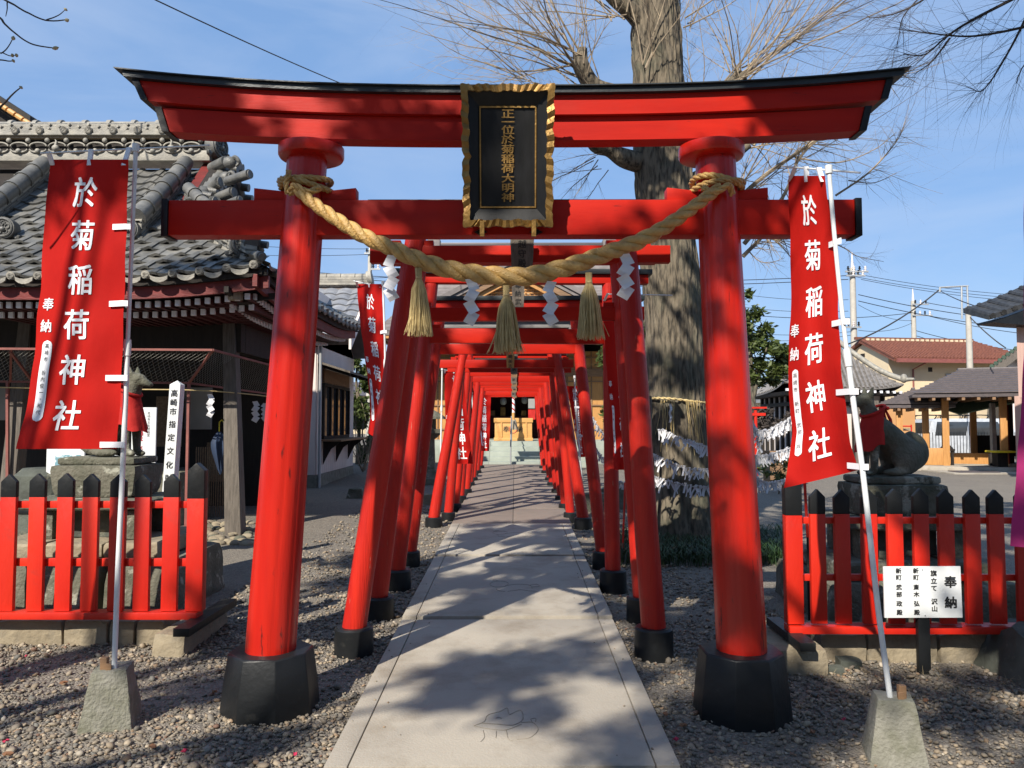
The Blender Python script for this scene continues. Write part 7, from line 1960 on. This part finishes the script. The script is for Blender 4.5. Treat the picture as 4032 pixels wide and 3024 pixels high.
for k in range(18):
    q = ec + (er - ec) * (k + .5) / 18; MB().box((q.x, q.y + .05, q.z - .05), (.09, .12, .09)).build('rafter_end', WHITEC, th)
# small red torii far off
rt_ = thing('small_torii', 'tiny bright red torii beyond the tied papers', 'torii gate', G(2985, 1760))
d_ = 21.0
for px in (2920, 2975): a = P(px, 1615, d_); MB().tube([(a.x, d_, 0), (a.x, d_, a.z)], .045, 10).build('post', REDF, rt_, smooth=50)
for y0_, y1_, x0_, x1_ in ((1602, 1609, 2890, 3017), (1626, 1637, 2895, 3013)): a, b = P(x0_, y0_, d_), P(x1_, y1_, d_); MB().bb(a.x, b.x, d_ - .05, d_ + .05, b.z, a.z).build('beam', REDF, rt_)
a, b = P(3030, 1700, 19), P(3110, 1765, 19)
wd = thing('wood_bin', 'low bin of horizontal brown boards behind the tied papers', 'bin', (a.x, 19, 0))
for k in range(6): MB().bb(a.x, b.x + .3, 19 - .02, 19.02, .15 + k * .12, .26 + k * .12).build('board', WOODB, wd, bevel=.005)
MB().bb(a.x + .02, b.x + .28, 19.03, 19.6, 0, .85).build('inner_box', DWOOD, wd)

# roofed pavilions (open timber shelters)
def shelter(label, x0, x1, y0, y1, ze, zr, posts, panels, over=.6, ridge_in=.9, eave_lift=0):
    root = thing('timber_shelter', label, 'shelter', (x0, y0, 0), 'open timber shelters with dark metal roofs')
    root.rotation_euler.z = R(-23)
    ym = (y0 + y1) / 2
    core = MB(); core.loft([[(x0, y0, ze - .1), (x1, y0, ze - .1), (x1, y1, ze - .1), (x0, y1, ze - .1)], [(x0, y0, ze), (x1, y0, ze), (x1, y1, ze), (x0, y1, ze)], [(x0 + ridge_in, ym - .1, zr - .03), (x1 - ridge_in, ym - .1, zr - .03), (x1 - ridge_in, ym + .1, zr - .03), (x0 + ridge_in, ym + .1, zr - .03)]]); rf_ = core.build('roof', DROOF, root)
    n = 11
    for k in range(n):
        t0_, t1_ = k / n, (k + 1) / n + .01
        def at(t): return (x0 + ridge_in * t, x1 - ridge_in * t, y0 + (ym - .1 - y0) * t, ze + (zr - ze) * t)
        a, b = at(t0_), at(t1_)
        mb = MB(); mb.loft([[(a[0] - .05, a[2] - .04, a[3] + .075), (a[1] + .05, a[2] - .04, a[3] + .075), (a[1] + .05, a[2] - .04, a[3] + .03), (a[0] - .05, a[2] - .04, a[3] + .03)], [(b[0] - .05, b[2], b[3] + .03), (b[1] + .05, b[2], b[3] + .03), (b[1] + .05, b[2], b[3] + .0), (b[0] - .05, b[2], b[3] + .0)]]); mb.build('roof_course', DROOF, rf_)
    MB().bb(x0 + ridge_in - .1, x1 - ridge_in + .1, ym - .16, ym + .16, zr - .02, zr + .1).build('ridge_cap', DROOF, rf_, bevel=.02)
    for k in range(int((x1 - x0) / .42)): MB().bb(x0 + .15 + .42 * k, x0 + .24 + .42 * k, y0 + .02, y1, ze - .20, ze - .101).build('rafter', WOODB, rf_)
    for (x, y_) in posts: MB().bb(x - .1, x + .1, y_ - .1, y_ + .1, -.05, ze - .11).build('post', WOODO, root, bevel=.01)
    for (a, b, c_, d2, z0_, z1_, m_, nm) in panels: MB().bb(a, b, c_, d2, z0_, z1_).build(nm, m_, root, bevel=.005)
    return root
D1 = 25.5
X = lambda px, d_=D1: P(px, 1600, d_).x
Z = lambda py, d_=D1: P(3700, py, d_).z
shelter('open timber rest shelter with a bench, a parked van visible through it', X(3575), X(3575) + 9.5, D1 - .3, D1 + 4.6, Z(1553, D1 - .3), Z(1468, D1 + 2.1),
        [(X(3697), D1 + .6), (X(3893), D1 + .6), (X(3822, 29), 29), (X(3620, 29), 29), (X(3893, 29), 29), (X(4100), D1 + .6)],
        [(X(3617, 29), X(3900, 29), 29.1, 29.18, Z(1790, 29), Z(1712, 29), DWOOD, 'back_board'), (X(3700), X(3890), 27.6, 27.7, .1, Z(1780, 27.6), WOODO, 'bench_back'), (X(3600), X(3697), D1 + .55, D1 + .62, .15, Z(1765), WOODO, 'side_board'), (X(3560), X(4020), D1 - .2, D1 + 4.4, -.05, .14, CONC, 'floor_slab'), (X(3855), X(3893), D1 + 1.2, D1 + 1.5, .14, Z(1790), DWOOD, 'noticebox')], over=.6, ridge_in=1.7)
shelter('lower timber walkway roof joining the tiled hall to the rest shelter', X(3440, 27), X(3700, 27), 26.6, 29.2, Z(1595, 26.6), Z(1540, 27.9), [(X(3512, 27), 27), (X(3602, 27), 27)], [(X(3400, 27.5), X(3520, 27.5), 27.5, 27.6, .1, Z(1775, 27.5), WOODO, 'side_board')], ridge_in=1.2)
st = thing('stool', 'small dark wooden stool inside the rest shelter', 'stool', (X(3740), D1 + .4, .14)); x = X(3740)
MB().bb(x - .25, x + .25, D1 + .2, D1 + .6, .62, .68).build('seat', DWOOD, st)
for sx_ in (-.18, .18):
    for sy_ in (.26, .54): MB().bb(x + sx_ - .04, x + sx_ + .04, D1 + sy_ - .03, D1 + sy_ + .03, .14, .619).build('leg', DWOOD, st)
tag(MB().bb(X(3745, 24), X(3900, 24), 23.6, 24.3, .0, .06).build('door_mat', DROOF, None, bevel=.01), 'dark mat on the concrete in front of the rest shelter', 'mat')
tag(MB().bb(X(3700, 24), X(4032, 24) + 1, 23.3, 25.2, -.1, .03).build('concrete_apron', CONC, None), None, None, kind='structure')
# pole-and-wire ema rack, orange wall, iron fence, van, houses
a, b = P(3410, 1595, 33), P(3605, 1725, 33)
tag(MB().bb(a.x, b.x, 33, 36, 0, a.z).build('orange_wall', ORANGEW), 'orange stucco wall behind the walkway roof', 'wall')
em = thing('plaque_rack', 'red rack hung with small wooden prayer plaques in front of the orange wall', 'rack', P(3540, 1720, 31))
for py in (1678, 1720): a, b = P(3490, py, 31), P(3590, py, 31); MB().tube([a, b], .03, 6).build('rail', REDF, em)
for px in (3492, 3588): a, b = P(px, 1672, 31), P(px, 1760, 31); MB().tube([a, (b.x, 31, 0)], .03, 6).build('post', REDF, em)
for k in range(9): p = P(3500 + 10 * k, 1686, 30.95); MB().bb(p.x - .045, p.x + .045, 30.93, 30.96, p.z - .10, p.z).build('wood_plaque', WOODP, em)
fe = thing('iron_fence', 'low dark iron railing behind the van', 'fence', P(3650, 1720, 32))
for k in range(34): p = P(3600 + 12 * k, 1700, 32.5); MB().tube([(p.x, 32.5, 0), (p.x, 32.5, P(0, 1702, 32.5).z)], .014, 4).build('bar', BLACK, fe)
MB().bb(P(3600, 0, 32.5).x, P(4010, 0, 32.5).x, 32.49, 32.51, .2, .24).build('rail', BLACK, fe)
# van
vd = 33.5; vx0, vx1 = P(3656, 1700, vd).x, P(3656, 1700, vd).x + 4.4
van = thing('van', 'silver white van with roof rack parked behind the rest shelter', 'van', ((vx0 + vx1) / 2, vd, 0))
zt_ = P(3700, 1648, vd).z; zb2 = P(3700, 1732, vd).z
secs = []
for y_, ins in ((vd, .06), (vd + .02, 0), (vd + 1.66, 0), (vd + 1.7, .06)):
    secs.append([(vx0 + ins, y_, -.05 + .3), (vx1 - ins, y_, .25), (vx1 - ins, y_, .95), (vx1 - .55 - ins, y_ + (0), 1.15 + .0), (vx1 - 1.15, y_, zt_ - .04), (vx1 - 1.3, y_, zt_), (vx0 + .35, y_, zt_), (vx0 + .16, y_, zt_ - .10), (vx0 + ins, y_, 1.05)])
mb = MB(); mb.loft(secs); mb.build('body', VANP, van, bevel=.03)
zwb = 1.0
for a, b in ((.28, 1.62), (1.75, 2.75), (2.85, 3.3)):
    tl = .10 if a < .5 else 0; tr2 = .42 if b > 3 else 0
    mb = MB(); mb.prism([(vx0 + a, zwb), (vx0 + b + tr2 * .2, zwb), (vx0 + b - tr2 + .12, zt_ - .14), (vx0 + a + tl, zt_ - .14)], 'y', vd - .012, vd + .03); mb.build('side_window', GLASS, van, bevel=.01)
mb = MB(); mb.bb(vx0 - .01, vx0 + .03, vd + .2, vd + 1.5, 1.1, zt_ - .18); mb.build('rear_window', GLASS, van)
for x in (vx0 + .75, vx1 - .95):
    w = MB().tube([(x, vd - .03, .3), (x, vd + .16, .3)], .32, 20).build('wheel', RUBBER, van, smooth=40)
    MB().tube([(x, vd - .04, .3), (x, vd - .031, .3)], .19, 16).build('rim', STEEL, w, smooth=40)
for x in (vx0 + .35, vx0 + 1.5, vx0 + 2.6): MB().tube(cr([(x - .05, vd + .05, zt_ - .02), (x, vd + .08, zt_ + .14), (x, vd + 1.6, zt_ + .14), (x - .05, vd + 1.65, zt_ - .02)], 3), .022, 6).build('rack_bar', BLACK, van)
for y_ in (vd + .1, vd + 1.58): MB().tube([(vx0 + .25, y_, zt_ + .15), (vx0 + 2.75, y_, zt_ + .15)], .02, 6).build('rack_bar', BLACK, van)
MB().bb(vx0 + 3.2, vx0 + 3.35, vd - .22, vd - .04, 1.05, 1.25).build('wing_mirror', VANP, van, bevel=.02)
for x in (vx0 + 1.68, vx0 + 2.8): MB().bb(x - .008, x + .008, vd - .006, vd + .02, .4, zt_ - .1).build('door_seam', BLACK, van)
van2 = thing('van', 'blue minivan half hidden behind the shelter post', 'van', (vx1 + 1.2, vd + 3, 0)); x = P(3880, 1700, vd + 1).x
mb = MB(); mb.loft([[(x, y_, .25), (x + 3.6, y_, .25), (x + 3.6, y_, .9), (x + 2.9, y_, 1.3), (x + 2.5, y_, zt_ - .05), (x + .2, y_, zt_ - .05), (x, y_, 1.1)] for y_ in (vd + 4, vd + 5.6)]); mb.build('body', BLUEC, van2, bevel=.04)
mb = MB(); mb.prism([(x + .2, 1.0), (x + 2.6, 1.0), (x + 2.3, zt_ - .16), (x + .3, zt_ - .16)], 'y', vd + 3.985, vd + 4.02); mb.build('side_window', GLASS, van2)
# cream house with red roof
HD = 44
hx = lambda px, d_=HD: P(px, 1500, d_).x
hz = lambda py, d_=HD: P(3600, py, d_).z
x0, x1 = hx(3500), hx(3500) + 8.2
DP = 4.8
hs = thing('house', 'cream two storey house with red brown tiled roof behind the shelters', 'house', (x0, HD, 0))
hs.rotation_euler.z = R(9)
ze, zr2_ = hz(1392), hz(1338, HD + DP / 2)
MB().bb(x0, x1, HD, HD + DP, 0, ze).build('wall', CREAM, hs)
mb = MB(); mb.prism([(HD, ze + .001), (HD + DP, ze + .001), (HD + DP / 2, zr2_ - .3)], 'x', x0, x0 + .3); mb.build('gable', CREAM, hs)
sl2 = (zr2_ - ze) / (DP / 2)
mb = MB(); mb.prism([(HD - .8, ze - .8 * sl2), (HD + DP / 2, zr2_), (HD + DP + .8, ze - .8 * sl2), (HD + DP + .8, ze - .8 * sl2 - .16), (HD + DP / 2, zr2_ - .2), (HD - .8, ze - .8 * sl2 - .16)], 'x', x0 - .22, x1 - .8); rfx = mb.build('roof', REDTILE, hs)
mb = MB(); mb.add([(x1 - .8, HD - .8, ze - .8 * sl2), (x1 + .9, HD - .8, ze - .8 * sl2), (x1 + .9, HD + DP + .8, ze - .8 * sl2), (x1 - .8, HD + DP + .8, ze - .8 * sl2), (x1 - .801, HD + DP / 2, zr2_)], [(0, 1, 4), (1, 2, 4), (2, 3, 4), (0, 3, 4), (0, 1, 2, 3)]); mb.build('hip_end', REDTILE, rfx)
sv = Vector((0, DP / 2 + .8, zr2_ - ze + .8 * sl2)); n = 13; q0_ = Vector((0, HD - .8, ze - .8 * sl2))
for k in range(n):
    a = q0_ + sv * (k / n); b = q0_ + sv * ((k + 1) / n); e = 1.7 * (1 - k / n)
    mb = MB(); mb.loft([[(x0 - .25, a.y - .02, a.z + .09), (x1 - .8 + e, a.y - .02, a.z + .09), (x1 - .8 + e, a.y - .02, a.z + .0), (x0 - .25, a.y - .02, a.z + .0)], [(x0 - .25, b.y, b.z + .03), (x1 - .8 + e, b.y, b.z + .03), (x1 - .8 + e, b.y, b.z), (x0 - .25, b.y, b.z)]]); mb.build('tile_course', REDTILE, rfx)
for k in range(36):
    x = x0 - .2 + 7.6 * k / 35; mb = MB(); mb.tube([Vector((x, HD - .83, ze - .8 * sl2 + .06)), Vector((x, HD - .03, ze + .06)), Vector((x, HD + DP / 2, zr2_ + .05))], .055, 5); mb.build('tile_roll', REDTILE, rfx)
for k in range(22): x = x0 + .1 + (x1 - x0 - 1.3) * k / 21; yy_ = HD + DP / 2 - .35; MB().bb(x - .09, x + .09, yy_ - .05, yy_ + .05, zr2_ - .35 * sl2 + .08, zr2_ - .35 * sl2 + .20).build('snow_guard', CREAM, rfx)
MB().bb(x0 - .5, x1 - .8, HD + DP / 2 - .1, HD + DP / 2 + .1, zr2_, zr2_ + .16).build('ridge_cap', REDTILE, rfx)
MB().bb(x0 - .1, x1 + .9, HD - .95, HD - .85, ze - .8 * sl2 - .22, ze - .8 * sl2).build('gutter', PINKFR, hs)
for a, b in ((3.6, 4.4), (4.45, 5.6), (5.65, 7.2)):
    f_ = MB().bb(x0 + a, x0 + b, HD - .05, HD - .001, hz(1600), hz(1470)).build('window', STEEL, hs); MB().bb(x0 + a + .08, x0 + b - .08, HD - .065, HD - .051, hz(1600) + .08, hz(1470) - .08).build('pane', GPANEL, f_)
MB().bb(x0 - .03, x0 - .001, HD + 2.2, HD + 2.6, hz(1392), hz(1378)).build('vent', DWOOD, hs); MB().bb(x0 + 2.5, x0 + 2.75, HD - .03, HD - .001, hz(1462), hz(1445)).build('vent', DWOOD, hs)
MB().tube([(x0 + 1.5, HD - .06, 0), (x0 + 1.5, HD - .06, ze - .9), (x0 + 1.8, HD - .8, ze - .8 * sl2 - .2)], .05, 8).build('downpipe', PINKFR, hs)
# low range in front of the cream house, to the horizon
MB().bb(hx(3900, 40), hx(4300, 40), 40, 46, 0, hz(1600, 40)).build('outbuilding_wall', CREAM, hs)
# green tiled house, pink building
gh_ = thing('house', 'white gabled house with green tiled roof at the side of the view', 'house', (P(4000, 1500, 36).x, 36, 0))
d_ = 36; apx = P(4005, 1368, d_); lf = P(3895, 1450, d_); rg_ = P(4115, 1450, d_)
mb = MB(); mb.prism([(lf.x + .5, 0), (rg_.x - .5, 0), (rg_.x - .5, lf.z - .3), (apx.x, apx.z - .3), (lf.x + .5, lf.z - .3)], 'y', d_ + .5, d_ + 6); mb.v = [(a_ + (b_ - d_) * .62, b_, c_) for a_, b_, c_ in mb.v]; mb.build('wall', WWALL, gh_)
for s_, e in ((-1, lf), (1, rg_)):
    mb = MB(); mb.loft([[(apx.x, d_, apx.z), (apx.x, d_ + 7, apx.z), (apx.x, d_ + 7, apx.z - .25), (apx.x, d_, apx.z - .25)], [(e.x, d_, e.z), (e.x, d_ + 7, e.z), (e.x, d_ + 7, e.z - .25), (e.x, d_, e.z - .25)]]); mb.v = [(a_ + (b_ - d_) * .62, b_, c_) for a_, b_, c_ in mb.v]; mb.build('roof', GREENT, gh_)
    for k in range(7):
        q = Vector((apx.x, d_, apx.z + .03)) + (Vector((e.x, d_, e.z + .03)) - Vector((apx.x, d_, apx.z + .03))) * (k + .5) / 7; mb = MB(); mb.tube([q + Vector((0, -.05, 0)), q + Vector((6.9 * .62, 6.9, 0))], .10, 6); mb.build('tile_roll', GREENT, gh_)
    mb = MB(); mb.loft([[(apx.x, d_ - .04, apx.z - .05), (apx.x, d_ - .01, apx.z - .05), (apx.x, d_ - .01, apx.z - .5), (apx.x, d_ - .04, apx.z - .5)], [(e.x, d_ - .04, e.z - .05), (e.x, d_ - .01, e.z - .05), (e.x, d_ - .01, e.z - .5), (e.x, d_ - .04, e.z - .5)]]); mb.build('barge_board', WOODG, gh_)
pk = thing('pink_building', 'pink boarded building with dark upturned tiled roof at the edge of the view', 'building', (P(4050, 1500, 24).x, 24, 0))
d_ = 24.0; x = P(3995, 1800, d_).x
MB().prism([(x + .05, d_), (x + 4, d_), (x + 6.5, d_ + 3), (x + 2.3, d_ + 3)], 'z', 0, P(0, 1560, d_).z).build('wall', PINKW, pk)
for k in range(14): MB().bb(x + .05 + .2 * k, x + .235 + .2 * k, d_ - .02, d_ - .001, .15, P(0, 1560, d_).z).build('plank', PINKW, pk)
xx2 = P(4002, 1300, 20).x
MB().prism([(xx2, 20), (xx2 + 4, 20), (xx2 + 5, 21), (xx2 + .9, 21)], 'z', 2.2, P(0, 1275, 20).z).build('upper_wall', PINKW, pk)
tipp = P(3893, 1243, 19.5)
secs = []; sec2 = []
for t in np.linspace(0, 1, 10):
    x_ = tipp.x + 3.4 * t; zt2 = tipp.z + .02 + 1.5 * t ** 1.2; zb3 = tipp.z - .16 - .10 * math.sin(t * 3)
    secs.append([(x_, 19.5, zt2 - .13), (x_, 20.6, zt2 + .2), (x_, 20.6, zt2 + .33), (x_, 19.5, zt2)])
    sec2.append([(x_ + .12, 19.56, zb3), (x_ + .12, 20.2, zb3), (x_ + .12, 20.2, max(zt2 - .14, zb3 + .05)), (x_ + .12, 19.56, max(zt2 - .14, zb3 + .05))])
mb = MB(); mb.loft(secs); mb.build('upturned_roof', KAWARAD, pk)
mb = MB(); mb.loft(sec2); mb.build('eave_timber', BLACK, pk)
for k in range(12): t = (k + .3) / 12; x_ = tipp.x + 3.4 * t; zt2 = tipp.z + .02 + 1.5 * t ** 1.2; MB().tube([(x_, 19.46, zt2 - .04), (x_, 20.5, zt2 + .3)], .075, 8).build('roof_roll', KAWARAD, pk)

# verdigris awning, red post, yellow tray
aw = thing('side_awning', 'pale green metal awning on posts beside the pink building', 'awning', (P(3950, 1700, 27).x, 27, 0))
a, b = P(3760, 1628, 27.5), P(4010, 1585, 26)
mb = MB(); mb.loft([[(a.x, 27.2, a.z - .06), (a.x, 30, a.z + .5), (a.x, 30, a.z + .54), (a.x, 27.2, a.z - .02)], [(b.x, 26, b.z), (b.x, 29, b.z + .5), (b.x, 29, b.z + .54), (b.x, 26, b.z + .04)]]); mb.build('awning_sheet', COPPER, aw)
for px in (3965, 3915): q = P(px, 1700, 26.3); MB().bb(q.x - .07, q.x + .07, 26.3, 26.44, 0, b.z - .02).build('post', REDOLD if px == 3965 else STEEL, aw)
MB().bb(P(3900, 0, 27).x, P(3935, 0, 27).x, 27, 27.05, .1, 2.3).build('side_sheet', DWOOD, aw)
tr3 = thing('tray_stand', 'dark stand with a bright yellow tray beside the pink wall', 'stand', G(3945, 1830)); q = P(3948, 1780, 24.8)
MB().bb(q.x - .16, q.x + .16, 24.8, 25.1, .0, q.z - .02).build('stand', DWOOD, tr3); MB().bb(q.x - .33, q.x + .33, 24.6, 25.2, q.z - .019, q.z + .04).build('tray', YEL, tr3, bevel=.01)

# utility poles and lines
def pole(label, px, top, d_, bottom=1700, r=.15, arms=(), m_=CPOLE, tip=True):
    p = P(px, top, d_); root = thing('utility_pole', label, 'utility pole', (p.x, d_, 0), 'utility poles')
    MB().tube([(p.x, d_, -.2), (p.x, d_, p.z)], [r * 1.15, r * .85], 12).build('pole', m_, root, smooth=50)
    if tip: MB().tube([(p.x, d_, p.z + .001), (p.x, d_, p.z + 1.0)], [r * .5, .02], 8).build('lightning_tip', WWALL, root, smooth=50)
    for (py, x0, x1, n) in arms:
        a, b = P(x0, py, d_), P(x1, py, d_)
        ar = MB().bb(a.x, b.x, d_ - r - .08, d_ - r + .02, a.z - .05, a.z + .05).build('crossarm', STEEL, root)
        for k in range(n):
            x = a.x + (b.x - a.x) * (k + .5) / n; MB().lathe((x, d_ - r - .03, a.z + .051), [(.07, 0), (.04, .08), (.09, .12), (.04, .2), (.08, .24), (.02, .3)], 8).build('insulator', WWALL if k % 2 else BLACK, ar, smooth=50)
    return root
pole('utility pole with crowded insulators above the leaning banner', 3356, 1055, 48, arms=((1072, 3322, 3412, 4), (1088, 3326, 3400, 4), (1290, 3325, 3385, 3)), r=.2)
pole('utility pole with two short crossarms beyond the red roof', 3595, 1185, 60, arms=((1200, 3588, 3650, 3), (1243, 3588, 3665, 4)), r=.2)
pr3 = pole('pale steel service pole with a side bracket above the rest shelter', 3812, 1208, 38, r=.15, m_=CPOLE, tip=False)
for a, b in (((3786, 1125, 37.8), (3788, 1256, 37.8)), ((3808, 1125, 37.8), (3812, 1215, 37.8)), ((3700, 1132, 37.8), (3812, 1126, 37.8)), ((3701, 1130, 37.8), (3701, 1150, 37.8))): MB().tube([P(*a), P(*b)], .045, 6).build('bracket', STEEL, pr3)
pole('utility pole seen between the small torii and the office roof', 1457, 985, 50, arms=((1000, 1437, 1475, 2), (1062, 1462, 1500, 2)), r=.16)
pole('utility pole standing at the far side of the trunk', 2505, 1090, 58, arms=((1105, 2490, 2530, 2),), r=.18)
def wire(a, b, sag=.5, r=.018, label='thin black overhead wire crossing the sky', group='overhead wires'):
    A_, B_ = P(*a), P(*b)
    c = [A_ + (B_ - A_) * t + Vector((0, 0, -sag * 4 * t * (1 - t))) for t in np.linspace(0, 1, 16)]
    tag(MB().tube(c, r, 4, cap=False).build('overhead_wire', WIRE), label, 'wire', group)
for a, b, s_ in (((900, 1045, 55), (3340, 1085, 50), .8), ((900, 1062, 55), (3340, 1100, 50), .8), ((880, 960, 52), (1660, 975, 52), .2), ((880, 1000, 52), (1660, 990, 52), .2), ((880, 1090, 52), (1660, 1085, 50), .2), ((3370, 1078, 48), (4200, 1170, 52), .3), ((3370, 1090, 48), (4200, 1182, 52), .3),
                 ((3390, 1100, 48), (4200, 1195, 52), .3), ((2900, 1155, 58), (3340, 1180, 50), .2), ((2900, 1205, 58), (3340, 1225, 50), .2), ((2900, 1235, 58), (3590, 1232, 60), .4), ((3380, 1160, 48), (4200, 1270, 56), .4), ((3380, 1185, 48), (4200, 1300, 56), .4), ((3380, 1200, 48), (3590, 1262, 60), .3),
                 ((3650, 1192, 60), (4300, 1240, 60), .4), ((3660, 1245, 60), (4300, 1330, 60), .4), ((3380, 1300, 48), (3590, 1272, 60), .3), ((3600, 1300, 60), (4200, 1390, 56), .4), ((3600, 1320, 60), (4200, 1420, 56), .4), ((2860, 1300, 58), (3360, 1305, 50), .3), ((2880, 1330, 60), (3350, 1320, 50), .3), ((900, 1120, 55), (1460, 1110, 50), .3)):
    wire(a, b, s_, .016 + .008 * (s_ > .35))
wire((3700, 1140, 38), (2900, 1400, 36), 1.2, .035, 'thick dark cable sagging from the service pole bracket', None)
wire((3702, 1145, 38), (3925, 1228, 24), .1, .022, 'dark service cable running from the bracket to the upturned roof', None)
wire((3812, 1240, 38), (3960, 1370, 36), .1, .03, 'pale stay wire from the service pole to the green roofed house', None)
wire((-700, -650, 7.0), (1420, 360, 18), .10, .012, 'black cable running down from the top of the view to the gate', None)
# copper coloured roof edge peeping above the pavilion ridge
rp2 = thing('far_roof', 'dark roof with orange tipped rafters peeping over the pavilion ridge', 'roof', P(-300, 600, 16))
a, b = P(-500, 80, 16), P(118, 478, 16)
mb = MB(); mb.loft([[a, a + Vector((0, 3, 0)), a + Vector((0, 3, .12)), a + Vector((0, 0, .12))], [b, b + Vector((0, 3, 0)), b + Vector((0, 3, .12)), b + Vector((0, 0, .12))]]); mb.build('roof_edge', DWOOD, rp2)
for k in range(8): q = a + (b - a) * (.62 + .05 * k) + Vector((0, -.02, -.06)); MB().tube([q, q + (b - a).normalized() * .16], .055, 8).build('rafter_tip', WOODH, rp2, smooth=40)
MB().loft([[a + Vector((0, .3, -.02)), a + Vector((0, 3, -.02)), Vector((a.x, 19, 0)), Vector((a.x, 16.3, 0))], [b + Vector((0, .3, -.02)), b + Vector((0, 3, -.02)), Vector((b.x, 19, 0)), Vector((b.x, 16.3, 0))]]).build('wall', DWOOD, rp2)
# distant town edge so that the ground does not run bare to the horizon
r_ = random.Random(77)
for k, (x, y_, w, h, m_, rm, lab) in enumerate(((-48, 80, 11, 4.2, GPANEL, KAWARA, 'grey distant house far beyond the water pavilion'), (-22, 78, 10, 4.4, CREAM, DROOF, 'cream distant house far behind the white office'), (10, 82, 9, 4.0, WWALL, KAWARA, 'white distant house behind the shrine hall'), (24, 76, 9, 3.6, CREAM, KAWARA, 'cream distant house behind the rounded evergreen tree'),
        (48, 74, 10, 4.0, GPANEL, DROOF, 'grey distant house behind the cream house'), (62, 78, 12, 4.3, ORANGEW, REDTILE, 'orange distant house farthest along the court side'))):
    root = thing('distant_house', lab, 'house', (x, y_, 0))
    MB().bb(x, x + w, y_, y_ + 8, 0, h).build('wall', m_, root)
    mb = MB(); mb.prism([(y_ - .6, h - .1), (y_ + 4, h + 1.5), (y_ + 8.6, h - .1)], 'x', x - .5, x + w + .5); mb.build('roof', rm, root)
    for j in range(3): MB().bb(x + 1 + j * w / 3, x + 2.4 + j * w / 3, y_ - .04, y_ - .005, 1.0, 2.2).build('window', GLASS, root)
mb = MB(); rh_ = random.Random(3)
for k in range(60): x = -110 + 4.2 * k; mb.ell((x, 100 + rh_.uniform(-3, 3), 1.2), (3.2, 2.5, rh_.uniform(1.8, 3.2)), None, 10, 7)
tag(mb.build('far_treeline', LEAF, None, smooth=80), 'low dark line of trees far beyond the shrine ground', 'treeline', kind='stuff')
